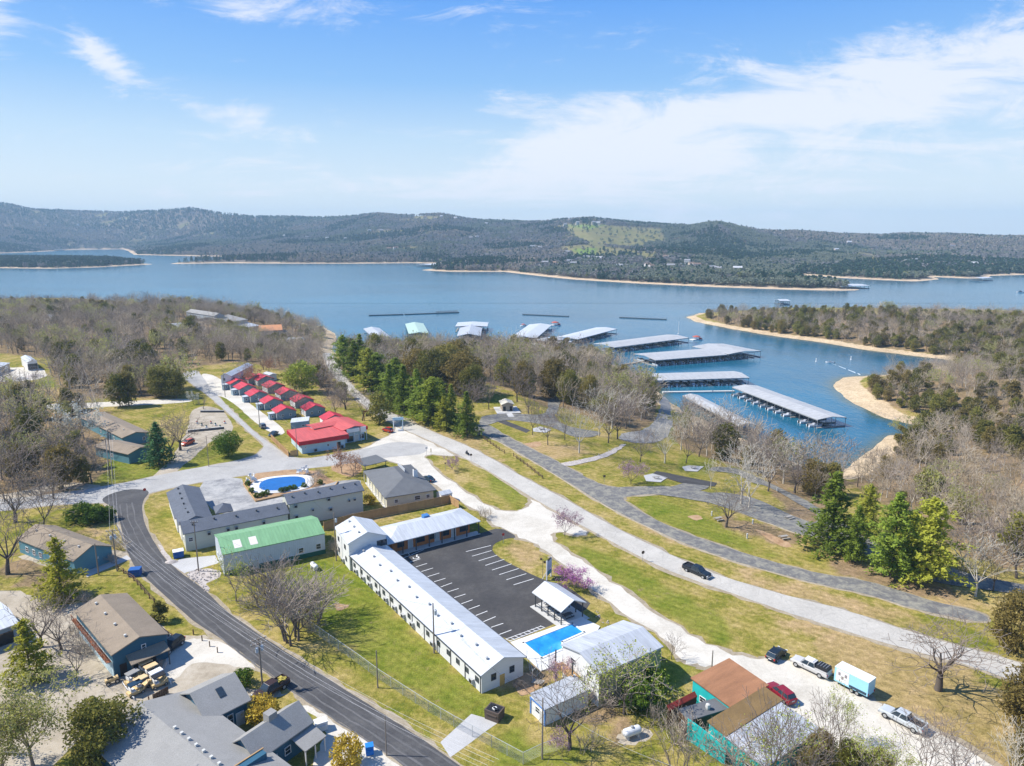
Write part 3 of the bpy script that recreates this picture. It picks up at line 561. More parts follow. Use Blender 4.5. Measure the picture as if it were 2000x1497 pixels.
for nm, w in (('highway', 0.8), ('street_asphalt', 0.7), ('cross_road', 0.5), ('camp_road', 0.6), ('gravel_frontage', 0.8)): shoulder(nm, w, M_SHO, 0.75)
# painted lines: parking bays, arrows, centre and edge lines
M_PAINT = surf('white_paint', [(0.35, (0.580, 0.580, 0.561)), (0.65, (0.748, 0.748, 0.729))], sc=(0.6, 3.0), fine=0.08)
M_YEL = surf('yellow_paint', [(0.35, (0.50, 0.40, 0.16)), (0.65, (0.62, 0.50, 0.24))], sc=(0.6, 3.0))
def stripe(name, a, b, w, m, dz, parent=None):
    a, b = Vector(a), Vector(b); d = (b-a).normalized(); n = Vector((-d.y, d.x, 0))*(w/2); z = Vector((0, 0, dz))
    mb = MB(); mb.add([a-n+z, b-n+z, b+n+z, a+n+z], [(0, 1, 2, 3)]); o = mb.build(name, m, parent)
    return o
right = [((910,1078),(959,1066)),((922,1087),(960,1076)),((935,1096),(971,1085)),((948,1105),(985,1093)),((961,1114),(999,1102)),((975,1123),(1013,1111)),((989,1133),(1028,1121)),((1003,1143),(1042,1131)),((804,1084),(828,1074))]
for a, b in right: stripe('parking_line', Z(*a), Z(*b), 0.16, M_PAINT, 0.034, lot)
left = [((788,1090),(806,1084)),((800,1099),(821,1092)),((812,1108),(834,1101)),((823,1117),(846,1110)),((835,1127),(858,1120)),((848,1137),(870,1130)),((861,1147),(883,1139)),((874,1157),(896,1150)),((887,1168),(909,1161)),((901,1180),(923,1172)),((915,1191),(937,1183)),((929,1203),(952,1194)),((944,1215),(968,1205)),((959,1226),(983,1218)),((975,1240),(999,1231))]
for a, b in left: stripe('parking_line', Z(*a), Z(*b), 0.16, M_PAINT, 0.034, lot)
stripe('parking_line', Z(995,1253), Z(1062,1227), 0.14, M_PAINT, 0.034, lot)
stripe('parking_line', Z(988,1249), Z(1056,1224), 0.14, M_PAINT, 0.034, lot)
for i in range(9):
    f = i/8; stripe('parking_line', Z(995-7+67*f, 1253-4-26*f), Z(995+67*f+3, 1253-26*f), 0.14, M_PAINT, 0.040, lot)
stripe('parking_line', Z(790,1073), Z(800,1084), 0.14, M_PAINT, 0.034, lot)
# wheelchair mark
hp = MB(); c0 = Z(812, 1090); r_ = 0.65
for i in range(12):
    a0, a1 = math.pi*(0.9+1.5*i/12), math.pi*(0.9+1.5*(i+1)/12)
    hp.add([(c0.x+q*math.cos(a), c0.y+q*math.sin(a), 0.036) for a, q in ((a0, r_*0.75), (a1, r_*0.75), (a1, r_), (a0, r_))], [(0, 1, 2, 3)])
hp.box((c0.x+0.1, c0.y+0.75, 0.036), (0.22, 0.7, 0.002)); hp.box((c0.x+0.3, c0.y+0.45, 0.037), (0.6, 0.18, 0.002)); hp.box((c0.x+0.65, c0.y+0.05, 0.038), (0.18, 0.75, 0.002)); hp.lathe([(0.2, 0), (0.2, 0.002)], 8, (c0.x+0.08, c0.y+1.3, 0.036))
hp.build('wheelchair_marking', M_PAINT, lot)
hy = bpy.data.objects['highway']
cl_ = [(905,880),(960,908),(1030,953),(1100,993),(1194,1043),(1300,1097),(1385,1130),(1460,1157),(1540,1180),(1633,1206),(1750,1242),(1850,1272),(1960,1306)]
ylm = MB()
cw = []
for (a, b) in zip(cl_, cl_[1:]):
    for i in range(4): cw.append(Z(a[0]+(b[0]-a[0])*i/4, a[1]+(b[1]-a[1])*i/4))
for off in (-0.14, 0.14):
    for a, b in zip(cw, cw[1:]):
        d = (b-a).normalized(); n = Vector((-d.y, d.x, 0)); z = Vector((0, 0, 0.046))
        ylm.add([a+n*(off-0.055)+z, b+n*(off-0.055)+z, b+n*(off+0.055)+z, a+n*(off+0.055)+z], [(0, 1, 2, 3)])
ylm.build('centre_line', M_YEL, hy)
# wheel tracks and tar seams: thin worn strips laid along the carriageways
M_TRK = surf('worn_track', [(0.35, (0.30, 0.285, 0.26)), (0.65, (0.37, 0.355, 0.33))], sc=(0.3, 2.0)); M_TAR = surf('tar_seam', [(0.35, (0.10, 0.10, 0.10)), (0.65, (0.16, 0.155, 0.15))]); M_TRA = surf('polished_asphalt', [(0.35, (0.095, 0.094, 0.094)), (0.65, (0.155, 0.15, 0.147))], sc=(0.25, 2.0))
def strips(name, line, offs, w, m, z, parent, seed, gap=0.0):
    g = random.Random(seed); mb = MB(); L_ = []
    for a, b in zip(line, line[1:]):
        for i in range(6): L_.append(Z(a[0]+(b[0]-a[0])*i/6, a[1]+(b[1]-a[1])*i/6))
    for off in offs:
        ww = [w*g.uniform(.5, 1.3) for _ in L_]; oo = [off+g.uniform(-.12, .12) for _ in L_]
        for i in range(len(L_)-2):
            if g.random() < gap: continue
            q = []
            for k in (i, i+1):
                d = (L_[k+1]-L_[k]).normalized(); n = Vector((-d.y, d.x, 0)); q.append((L_[k]+n*(oo[k]-ww[k]/2), L_[k]+n*(oo[k]+ww[k]/2)))
            zz = Vector((0, 0, z+0.001*(offs.index(off))))
            mb.add([q[0][0]+zz, q[1][0]+zz, q[1][1]+zz, q[0][1]+zz], [(0, 1, 2, 3)])
    mb.build(name, m, parent)
strips('wheel_track', cl_, (-2.5, -0.95, 0.95, 2.5), 0.55, M_TRK, 0.039, hy, 3, 0.0)
sl_ = [(240,985),(245,1020),(268,1066),(300,1106),(345,1148),(408,1200),(470,1250),(535,1298),(600,1342),(668,1388),(740,1432),(830,1490),(900,1540)]
strips('wheel_track', sl_, (-2.0, -0.7, 0.75, 2.1), 0.3, M_TRA, 0.034, bpy.data.objects['street_asphalt'], 5, 0.0)
# ------------------------------------------------------------------ building kit
def metal(name, col, period=0.5, rough=0.45, var=0.05, depth=0.25, axis=0):
    if name in MATS: return MATS[name]
    m, t, b = newmat(name); MATS[name] = m; b.inputs['Roughness'].default_value = rough; b.inputs['Specular IOR Level'].default_value = 0.35
    g = N(t, 'ShaderNodeTexCoord'); sp = N(t, 'ShaderNodeSeparateXYZ'); t.links.new(g.outputs['Object'], sp.inputs[0])
    w = math_(t, 'SINE', math_(t, 'MULTIPLY', sp.outputs[axis], 2*math.pi/period)); w = math_(t, 'POWER', math_(t, 'MULTIPLY_ADD', w, 0.5, 0.5), 6.0)
    mpn = N(t, 'ShaderNodeMapping'); mpn.inputs['Scale'].default_value = (2.2, 0.35, 1) if axis == 0 else (0.35, 2.2, 1); t.links.new(g.outputs['Object'], mpn.inputs[0])
    n = N(t, 'ShaderNodeTexNoise', i_Scale=0.5, i_Detail=5.0, i_Roughness=0.65); t.links.new(mpn.outputs[0], n.inputs['Vector'])
    f = ramp(t, [(0.3, 1-var*1.6), (0.7, 1+var)]); t.links.new(n.outputs[0], f.inputs[0]); c = mixc(t, 1.0, col, f.outputs[0], 'MULTIPLY')
    c = mixc(t, math_(t, 'MULTIPLY', w, 0.20), c, tuple(x*0.6 for x in col)); t.links.new(c, b.inputs['Base Color'])
    bp = N(t, 'ShaderNodeBump', i_Strength=depth, i_Distance=0.05); t.links.new(w, bp.inputs['Height']); t.links.new(bp.outputs[0], b.inputs['Normal'])
    return m
W_ROOF = metal('white_metal_roof', (0.53, 0.55, 0.565), 0.6, 0.45, 0.12); G_ROOF = metal('green_metal_roof', (0.19, 0.37, 0.185), 0.7, 0.5, 0.10); DOCK_ROOF = metal('dock_roof', (0.43, 0.43, 0.42), 1.4, 0.5, 0.16)
OLD_ROOF = metal('weathered_white_roof', (0.44, 0.46, 0.485), 0.6, 0.5, 0.15); DOCKG = metal('dock_roof_green', (0.42, 0.55, 0.46), 0.9, 0.5, 0.08)
RED_ROOF = metal('red_metal_roof', (0.50, 0.032, 0.05), 0.5, 0.5, 0.18); CORAL = metal('coral_roof', (0.54, 0.10, 0.085), 0.8, 0.5, 0.13); DRED = mat('dark_red_fascia', (0.40, 0.018, 0.03), 0.6)
SLATE = mat('slate_shingle', (0.105, 0.118, 0.142), 0.85, 0.16, 0.5, fine=0.22); BROWN = mat('brown_shingle', (0.25, 0.20, 0.145), 0.9, 0.16, 0.35, fine=0.18); GREYSH = mat('grey_shingle', (0.275, 0.268, 0.25), 0.9, 0.10, 0.4, fine=0.14)
DGREY = mat('dark_grey_roof', (0.13, 0.135, 0.14), 0.85, 0.14, 0.4, fine=0.14); RUST = mat('rust_roll_roof', (0.32, 0.155, 0.078), 0.9, 0.30, 0.3, fine=0.12, streak=(0.4, 2, 1)); OLIVE = mat('mossy_roll_roof', (0.20, 0.13, 0.055), 0.95, 0.25, 0.35, fine=0.15)
GALV = metal('galvanised_roof', (0.42, 0.44, 0.47), 0.35, 0.4, 0.25); ORANGE_R = mat('orange_tile_roof', (0.48, 0.22, 0.10), 0.85, 0.15)
WHITE_W = mat('white_siding', (0.66, 0.66, 0.64), 0.75, 0.06, 0.5, streak=(0.5, 0.5, 6)); BEIGE_W = mat('beige_siding', (0.50, 0.51, 0.44), 0.8, 0.06, 0.5, streak=(0.5, 0.5, 6)); STEEL_W = metal('pale_steel_wall', (0.52, 0.57, 0.61), 0.4, 0.5, 0.05)
BLUE_W = mat('deep_blue_siding', (0.028, 0.105, 0.165), 0.7, 0.1, 0.5, streak=(0.5, 0.5, 8)); TEAL_W = mat('teal_block_wall', (0.10, 0.235, 0.29), 0.8, 0.1, 0.6); CAB_W = mat('grey_blue_siding', (0.22, 0.29, 0.34), 0.8, 0.1, 0.6, obvar=0.12); TURQ = mat('turquoise_wall', (0.02, 0.42, 0.41), 0.7, 0.22, 0.4)
MOSS_W = mat('mossy_wall', (0.30, 0.31, 0.15), 0.9, 0.28, 0.45, streak=(1, 1, 0.4)); ORANGE_W = mat('orange_brick_wall', (0.50, 0.175, 0.06), 0.85, 0.15, 1.2); PALE_BLUE = mat('pale_blue_wall', (0.42, 0.56, 0.64), 0.8, 0.08); GREEN_BASE = mat('green_base_panel', (0.015, 0.10, 0.065), 0.6)
TRIM_W = mat('white_trim', (0.68, 0.68, 0.67), 0.6, 0.03); TRIM_D = mat('dark_trim', (0.06, 0.065, 0.07), 0.6, 0.05); TRIM_B = mat('blue_trim', (0.10, 0.22, 0.50), 0.6, 0.05); TAN_W = mat('tan_siding', (0.42, 0.36, 0.28), 0.85, 0.1, obvar=0.2); STONE = mat('tan_stone', (0.38, 0.31, 0.23), 0.9, 0.25, 2.0)
WOODB = mat('cedar_boards', (0.43, 0.27, 0.13), 0.85, 0.2, 0.8, obvar=0.10); WOODD = mat('dark_wood', (0.13, 0.075, 0.045), 0.85, 0.2); DECKW = mat('grey_deck', (0.30, 0.28, 0.25), 0.9, 0.15); STEELP = mat('steel_post', (0.28, 0.29, 0.30), 0.5, 0.1); BLACK = mat('black_metal', (0.02, 0.02, 0.022), 0.5, 0.1); RUSTW = mat('rusty_railing', (0.24, 0.085, 0.035), 0.85, 0.2)
CONC = mat('concrete', (0.5, 0.49, 0.46), 0.9, 0.1); SKYL = mat('skylight_panel', (0.68, 0.62, 0.56), 0.5, 0.08, 1.5); GLASS = glass(); DOORM = mat('door_paint', (0.50, 0.50, 0.48), 0.6, 0.05); YDOOR = mat('ochre_door', (0.50, 0.33, 0.10), 0.7, 0.06); ACM = mat('air_unit_grey', (0.40, 0.41, 0.41), 0.6, 0.08); VENT = mat('roof_vent', (0.55, 0.54, 0.50), 0.6, 0.05)
_pm = {}
def win_part(par, loc, rz, w, h, frame=TRIM_W, name='window', pane=GLASS):
    k = ('w', w, h, frame.name)
    if k not in _pm:
        mb = MB(); b = 0.09
        mb.box((0, -0.03, h/2-b/2), (w, 0.10, b)); mb.box((0, -0.03, -h/2+b/2), (w, 0.10, b))
        mb.box((-w/2+b/2, -0.03, 0), (b, 0.10, h-2*b)); mb.box((w/2-b/2, -0.03, 0), (b, 0.10, h-2*b)); mb.box((0, -0.025, 0), (w-2*b, 0.06, 0.05))
        p = MB().box((0, -0.012, 0), (w-2*b, 0.02, h-2*b))
        _pm[k] = (mb.mesh('window', frame), p.mesh('pane', pane))
    f, p = _pm[k]; o = put(name, f, par, loc, rz); put('pane', p, o); return o
def door_part(par, loc, rz, w, h, m=DOORM):
    k = ('d', w, h, m.name)
    if k not in _pm:
        d = MB().box((0, -0.03, h/2), (w, 0.08, h)).mesh('door', m); fr = MB(); fr.box((-w/2-0.05, -0.035, h/2), (0.1, 0.12, h)); fr.box((w/2+0.05, -0.035, h/2), (0.1, 0.12, h)); fr.box((0, -0.035, h+0.05), (w+0.2, 0.12, 0.1))
        _pm[k] = (d, fr.mesh('frame', TRIM_W), MB().box((w*0.38, -0.10, h*0.47), (0.06, 0.06, 0.12)).mesh('handle', BLACK))
    d, f, hd = _pm[k]; o = put('door', d, par, loc, rz); put('frame', f, o); put('handle', hd, o); return o
def ac_part(par, loc, rz, w=0.8, h=0.7, d=0.5):
    k = ('a', w, h, d)
    if k not in _pm: _pm[k] = (MB().box((0, -d/2, h/2), (w, d, h)).mesh('air_unit', ACM), MB().box((0, -d-0.012, h/2), (w*0.8, 0.02, h*0.8)).mesh('grille', BLACK))
    a, g = _pm[k]; o = put('air_unit', a, par, loc, rz); put('grille', g, o); return o
def frame3(A, B, C_, ze, base=None):
    if base is None: base = T(*tuple(Z(*A, ze))[:2])
    a, b, c = Z(*A, base+ze), Z(*B, base+ze), Z(*C_, base+ze)
    d = b-a; L = d.length; d.normalize(); n = Vector((-d.y, d.x, 0)); W = (c-a).dot(n)
    ctr = a+d*(L/2)+n*(W/2); return ctr.x, ctr.y, base, math.atan2(d.y, d.x), L, abs(W)
def roof_mb(kind, L, W, ze, rise, ridge='x', th=0.16):
    mb = MB(); x, y = L/2, W/2
    if kind == 'gable':
        if ridge == 'x':
            mb.slab([(-x,-y,ze),(x,-y,ze),(x,0,ze+rise),(-x,0,ze+rise)], th); mb.slab([(-x,0.002,ze+rise),(x,0.002,ze+rise),(x,y,ze),(-x,y,ze)], th)
        else:
            mb.slab([(-x,-y,ze),(0,-y,ze+rise),(0,y,ze+rise),(-x,y,ze)], th); mb.slab([(0.002,-y,ze+rise),(x,-y,ze),(x,y,ze),(0.002,y,ze+rise)], th)
    elif kind == 'hip':
        r = min(L, W)/2*0.95
        if L >= W: p, q = (-x+r,0,ze+rise), (x-r,0,ze+rise)
        else: p, q = (0,-y+r,ze+rise), (0,y-r,ze+rise)
        vs = [(-x,-y,ze),(x,-y,ze),(x,y,ze),(-x,y,ze),p,q,(-x,-y,ze-th),(x,-y,ze-th),(x,y,ze-th),(-x,y,ze-th)]
        fs = [(0,1,5,4),(1,2,5),(2,3,4,5),(3,0,4)] if L >= W else [(0,1,4),(1,2,5,4),(2,3,5),(3,0,4,5)]
        mb.add(vs, fs+[(0,6,7,1),(1,7,8,2),(2,8,9,3),(3,9,6,0),(9,8,7,6)])
    elif kind == 'shed': mb.slab([(-x,-y,ze),(x,-y,ze),(x,y,ze+rise),(-x,y,ze+rise)], th)
    elif kind == 'shedx': mb.slab([(-x,-y,ze),(x,-y,ze+rise),(x,y,ze+rise),(-x,y,ze)], th)
    else: mb.slab([(-x,-y,ze),(x,-y,ze),(x,y,ze),(-x,y,ze)], max(th, 0.25))
    return mb
def wall_mb(kind, L, W, ze, rise, ridge, z0=0.0, ov=0.4):
    mb = MB(); x, y = L/2-ov, W/2-ov; e = 0.17
    def top(px, py):
        if kind == 'gable': return ze-e+rise*(1-abs(py)/(W/2)) if ridge == 'x' else ze-e+rise*(1-abs(px)/(L/2))
        if kind == 'shed': return ze-e+rise*(py+W/2)/W
        if kind == 'shedx': return ze-e+rise*(px+L/2)/L
        return ze-e
    if kind == 'gable':
        mid = [(x,0),(-x,0)] if ridge == 'x' else [(0,-y),(0,y)]
        ring = [(-x,-y),(x,-y),(x,0),(x,y),(-x,y),(-x,0)] if ridge == 'x' else [(-x,-y),(0,-y),(x,-y),(x,y),(0,y),(-x,y)]
    else: ring = [(-x,-y),(x,-y),(x,y),(-x,y)]
    n = len(ring); vs = [(a, b, z0-0.3) for a, b in ring]+[(a, b, top(a, b)) for a, b in ring]
    mb.add(vs, [(i, (i+1) % n, n+(i+1) % n, n+i) for i in range(n)]+[tuple(range(n-1, -1, -1))]); return mb
def place(par, face, t, z, L, W, ov):
    x, y = L/2-ov, W/2-ov
    if face == 'F': return (t*2*x, -y, z), 0.0
    if face == 'B': return (-t*2*x, y, z), math.pi
    if face == 'R': return (x, t*2*y, z), math.pi/2
    return (-x, -t*2*y, z), -math.pi/2
def house(name, label, cat, A, B, C_, ze, rise, wm, rm, kind='gable', ridge='x', ov=0.4, wins=(), group=None, base=None, fr=TRIM_W, vents=0, fascia=None, doorm=DOORM, geo=None, walls=True, vm=VENT):
    x, y, bz, rz, L, W = geo if geo else frame3(A, B, C_, ze, base)
    o = thing(name, label, cat, (x, y, bz), rz, group); EXCL.append((x, y, max(L, W)*0.5+1.5))
    if walls: wall_mb(kind, L, W, ze, rise, ridge, 0, ov).build('wall', wm, o)
    r = roof_mb(kind, L, W, ze, rise, ridge).build('roof', rm, o)
    for w in wins:
        f, t, z, ww, hh = w[:5]; k = w[5] if len(w) > 5 else 'w'
        loc, fr_ = place(o, f, t, z, L, W, ov)
        if k == 'w': win_part(o, loc, fr_, ww, hh, fr)
        elif k == 'd': door_part(o, loc, fr_, ww, hh, doorm)
        elif k == 'g': garage(o, loc, fr_, ww, hh)
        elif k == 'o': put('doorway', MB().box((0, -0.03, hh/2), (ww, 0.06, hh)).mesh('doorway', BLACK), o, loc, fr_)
        else: ac_part(o, loc, fr_, ww, hh)
    for i in range(vents):
        if ridge == 'x': px_ = -L/2+(i+0.5)*L/vents; py_ = -W*0.16 if i % 2 else -W*0.22; zt = ze+rise*(1-abs(py_)/(W/2)) if kind in ('gable', 'hip') else ze
        else: py_ = -W/2+(i+0.5)*W/vents; px_ = -L*0.16; zt = ze+rise*(1-abs(px_)/(L/2)) if kind in ('gable', 'hip') else ze
        if ('v', vm.name) not in _pm: _pm['v', vm.name] = MB().lathe([(0.14, -0.1), (0.14, 0.25), (0.24, 0.27), (0.22, 0.4), (0.05, 0.45)], 8).mesh('roof_vent', vm)
        put('roof_vent', _pm['v', vm.name], r, (px_, py_, zt))
    if fascia:
        mb = MB(); d, m_ = fascia; xx, yy = L/2+0.03, W/2+0.03
        mb.box((0, -yy, ze-d/2+0.05), (2*xx, 0.1, d)); mb.box((0, yy, ze-d/2+0.05), (2*xx, 0.1, d)); mb.box((-xx, 0, ze-d/2+0.05), (0.1, 2*yy-0.1, d)); mb.box((xx, 0, ze-d/2+0.05), (0.1, 2*yy-0.1, d)); mb.build('fascia', m_, o)
    return o, L, W
def garage(par, loc, rz, w, h):
    o = put('garage_door', MB().box((0, -0.03, h/2), (w, 0.06, h)).mesh('garage_door', TRIM_W), par, loc, rz)
    mb = MB()
    for i in range(1, 4): mb.box((0, -0.065, h*i/4), (w, 0.02, 0.05))
    mb.build('rail', ACM, o); return o
def posts(o, pts, z0, z1, m=TRIM_D, s=0.14, name='post'):
    me = MB().box((0, 0, (z0+z1)/2), (s, s, z1-z0)).mesh(name, m)
    for p in pts: put(name, me, o, (p[0], p[1], 0))

# ------------------------------------------------------------------ the white roofed motel
ww = [('F', t, 1.75, 1.0, 0.9) for t in (-0.47, -0.40, -0.335, -0.26, -0.19, -0.12, -0.05, 0.02, 0.09, 0.16, 0.235, 0.30, 0.36, 0.415, 0.475)]
ac = [('F', t, 0.6, 0.9, 0.7, 'a') for t in (-0.45, -0.375, -0.31, -0.235, -0.165, -0.09, -0.02, 0.05, 0.20, 0.45)]
# near eave seen from the lawn runs down the left side; the axis runs away from the camera, so A is the near-right end
o, L, W = house('motel_wing', 'long single storey motel wing with white metal roof beside the dark parking lot', 'motel', (682,1085), (939,1321), (757,1066), 3.3, 1.55, WHITE_W, W_ROOF, wins=ww+ac+[('R', -0.22, 2.0, 0.9, 1.1), ('R', 0.22, 2.0, 0.9, 1.1), ('R', -0.02, 0.0, 0.95, 1.9, 'd')], ov=0.35, vents=13, fr=TRIM_D, doorm=YDOOR, vm=ACM)
dp = MB().tube((0, 0, 0), (0, 0, 3.1), 0.06, n=6).mesh('downpipe', TRIM_D)
for i in range(12): put('downpipe', dp, o, (-L/2+0.6+i*(L-1.2)/11, -W/2+0.27, 0))
MB().box((0, -W/2-0.07, 3.22), (L, 0.14, 0.14)).build('gutter', TRIM_D, o); MB().box((0, W/2+0.07, 3.22), (L, 0.14, 0.14)).build('gutter', TRIM_D, o)
WING = (o, L, W)
o, L, W = house('motel_block', 'two storey white motel block joining the long wing and the office wing', 'motel', (679,1063), (757,1046), (648,1031), 6.1, 1.7, WHITE_W, W_ROOF, ridge='y', ov=0.3, wins=[('F', 0.33, 4.6, 1.3, 1.3), ('F', 0.44, 4.6, 1.3, 1.3), ('L', -0.3, 4.2, 1.0, 1.0), ('L', 0.2, 4.2, 1.0, 1.0), ('L', -0.3, 1.7, 1.0, 1.0), ('L', 0.25, 1.7, 1.0, 1.0), ('L', 0.05, 0.4, 0.9, 0.7, 'a')], vents=3, fr=TRIM_D, vm=ACM)
o, L, W = house('motel_office', 'office wing of the motel with white hipped roof and orange walled walkway', 'motel', (757,1064), (939,1018), (722,1034), 3.2, 1.5, ORANGE_W, W_ROOF, kind='hip', ov=1.9, wins=[('F', -0.28, 0, 1.0, 2.1, 'd'), ('F', 0.06, 0, 1.0, 2.1, 'd'), ('F', 0.28, 0, 1.0, 2.1, 'd'), ('F', -0.15, 1.6, 2.0, 1.4), ('F', 0.0, 1.6, 1.6, 1.4), ('F', 0.18, 1.6, 1.6, 1.4), ('F', 0.42, 1.6, 2.2, 1.6), ('F', -0.40, 1.6, 1.6, 1.4)], fr=TRIM_D)
posts(o, [(-L/2+0.4+i*(L-0.8)/7, -W/2+0.25) for i in range(8)], 0, 3.05, TRIM_D, 0.2)
MB().box((0, -W/2+0.9, 0.06), (L-0.2, 1.9, 0.12)).build('walkway', CONC, o)
MB().box((L*0.04, W*0.22, 3.95), (1.4, 1.4, 1.6)).build('roof_unit', mat('blue_unit', (0.05, 0.18, 0.42), 0.6), o)
# ------------------------------------------------------------------ green roofed metal building
o, L, W = house('metal_workshop', 'pale metal workshop with green roof and dark green base', 'workshop', (434,1084), (635,1042), (409,1046), 4.7, 1.5, STEEL_W, G_ROOF, ov=0.12, wins=[('F', 0.25, 1.9, 1.1, 1.3), ('F', 0.43, 2.0, 1.1, 1.3), ('F', 0.14, 0.75, 1.2, 0.9), ('F', -0.20, 0.0, 1.0, 2.0, 'd'), ('F', 0.05, 0.0, 1.0, 0.9, 'a'), ('L', 0.15, 0.0, 1.0, 2.1, 'd'), ('L', -0.2, 1.6, 0.8, 0.8)])
mb = MB(); mb.box((0.06, -W/2+0.09, 0.5), (L-0.3, 0.06, 1.0)); mb.build('base_panel', GREEN_BASE, o)
for x in (-0.34, -0.19):
    mb = MB(); s_ = 1.5/(W/2); y0, y1 = -W*0.40, -W*0.17; f_ = lambda y: 4.7+1.5*(1-abs(y)/(W/2))+0.02
    mb.slab([(x*L-0.75, y0, f_(y0)), (x*L+0.75, y0, f_(y0)), (x*L+0.75, y1, f_(y1)), (x*L-0.75, y1, f_(y1))], 0.015); mb.build('skylight', SKYL, [c for c in bpy.data.objects if c.parent == o and c.name.startswith('roof')][0])
# ------------------------------------------------------------------ slate roofed L shaped motel behind it
o, L, W = house('slate_motel', 'low slate roofed motel arm along the grass by the asphalt street', 'motel', (341,1014), (412,1001), (316,964), 3.6, 1.5, WHITE_W, SLATE, ridge='y', wins=[('L', -0.3, 1.8, 1, 1), ('L', 0.2, 1.8, 1, 1), ('R', -0.3, 1.5, 1.5, 1.2), ('R', 0.0, 0, 1, 2, 'd'), ('R', 0.3, 1.5, 1.5, 1.2)], vents=5, vm=TRIM_D)
o, L, W = house('slate_motel', 'long slate roofed motel arm directly behind the green roofed workshop', 'motel', (357,1044), (566,1003), (344,1021), 4.3, 1.5, BEIGE_W, SLATE, wins=[('F', -0.45, 2.6, 1.0, 1.0), ('F', -0.28, 2.9, 0.7, 0.7, 'a'), ('F', -0.1, 2.9, 0.7, 0.7, 'a'), ('F', -0.02, 2.9, 0.7, 0.7, 'a'), ('F', 0.25, 2.9, 0.7, 0.7, 'a'), ('L', 0.1, 2, 1, 1)], vents=5, vm=TRIM_D)
o, L, W = house('slate_motel', 'small slate roofed link between the two low motel arms', 'motel', (349,1026), (417,1013), (338,1003), 4.0, 1.4, WHITE_W, SLATE, ridge='y', vents=1, vm=TRIM_D)
o, L, W = house('entry_canopy', 'small hipped slate canopy at the courtyard corner of the low motel', 'canopy', (421,1004), (456,998), (411,991), 3.3, 1.3, WHITE_W, SLATE, kind='hip', walls=False); posts(o, [(sx*(L/2-0.5), sy*(W/2-0.5)) for sx in (-1, 1) for sy in (-1, 1)], 0, 3.2, TRIM_W, 0.2)
o, L, W = house('beige_motel', 'tall beige motel block with slate roof backing onto the long wood fence', 'motel', (562,986), (712,958), (551,966), 5.8, 1.4, BEIGE_W, SLATE, wins=[('F', -0.42, 4.6, 0.8, 0.7, 'a'), ('F', -0.42, 2.0, 0.8, 0.7, 'a'), ('F', 0.02, 4.8, 0.8, 0.7, 'a'), ('F', 0.04, 2.2, 0.8, 0.7, 'a'), ('F', -0.2, 3.0, 0.5, 0.5, 'a'), ('F', 0.3, 3.6, 0.5, 0.5, 'a'), ('F', 0.38, 3.6, 0.5, 0.5, 'a'), ('L', 0.0, 3.8, 1, 1), ('L', 0.0, 0, 1, 2, 'd')], vents=6, vm=TRIM_D)
# ------------------------------------------------------------------ dark roofed house by the frontage road
o, L, W = house('dark_roof_house', 'low house with broad dark hipped roof and white chimney by the frontage road', 'house', (751,973), (853,957), (703,921), 3.2, 2.3, mat('cream_wall', (0.55, 0.52, 0.40), 0.8), DGREY, kind='hip', ov=0.7, wins=[('F', -0.3, 1.6, 1.0, 1.0), ('F', 0.15, 1.6, 1.6, 1.2), ('F', 0.38, 1.6, 1.0, 1.0), ('L', -0.3, 1.6, 1.4, 1.1), ('L', 0.0, 0, 1.0, 2.0, 'd'), ('L', 0.3, 1.6, 1.4, 1.1), ('R', -0.2, 1.5, 1.5, 1.2), ('R', 0.2, 0, 1.0, 2.0, 'd')], fr=TRIM_W)
c_ = MB(); c_.box((L*0.30, -W*0.08, 4.6), (1.1, 0.9, 3.0)); c_.build('chimney', TRIM_W, o); MB().box((L*0.30, -W*0.08, 6.15), (0.7, 0.55, 0.16)).build('chimney_cap', BLACK, o)
mb = MB()
for i in range(9): mb.box((L*0.5-L*0.36, -W*0.02+0.75*i+1.2, 5.5-0.02*i), (0.16, 0.42, 0.8))
mb.build('roof_rail', TRIM_W, o)
MB().box((-L/2+0.7, 0, 0.07), (1.2, W*0.9, 0.14)).build('porch_floor', CONC, o); posts(o, [(-L/2+0.15, -W/2+0.3+i*(W-0.6)/7) for i in range(8)], 0, 3.05, TRIM_W, 0.13)
o, L, W = house('carport', 'open carport with dark flat roof at the back corner of the dark roofed house', 'carport', (712,911), (757,900), (706,897), 2.8, 0.3, TRIM_W, DGREY, kind='shed', walls=False); posts(o, [(sx*(L/2-0.4), sy*(W/2-0.4)) for sx in (-1, 1) for sy in (-1, 1)], 0, 2.75, TRIM_D)
o, L, W = house('garden_shed', 'tiny white shed at the far end of the long wood fence', 'shed', (862,968), (884,963), (858,960), 2.2, 0.5, WHITE_W, OLD_ROOF, ov=0.1, wins=[('F', 0, 0, 0.9, 1.8, 'd')])
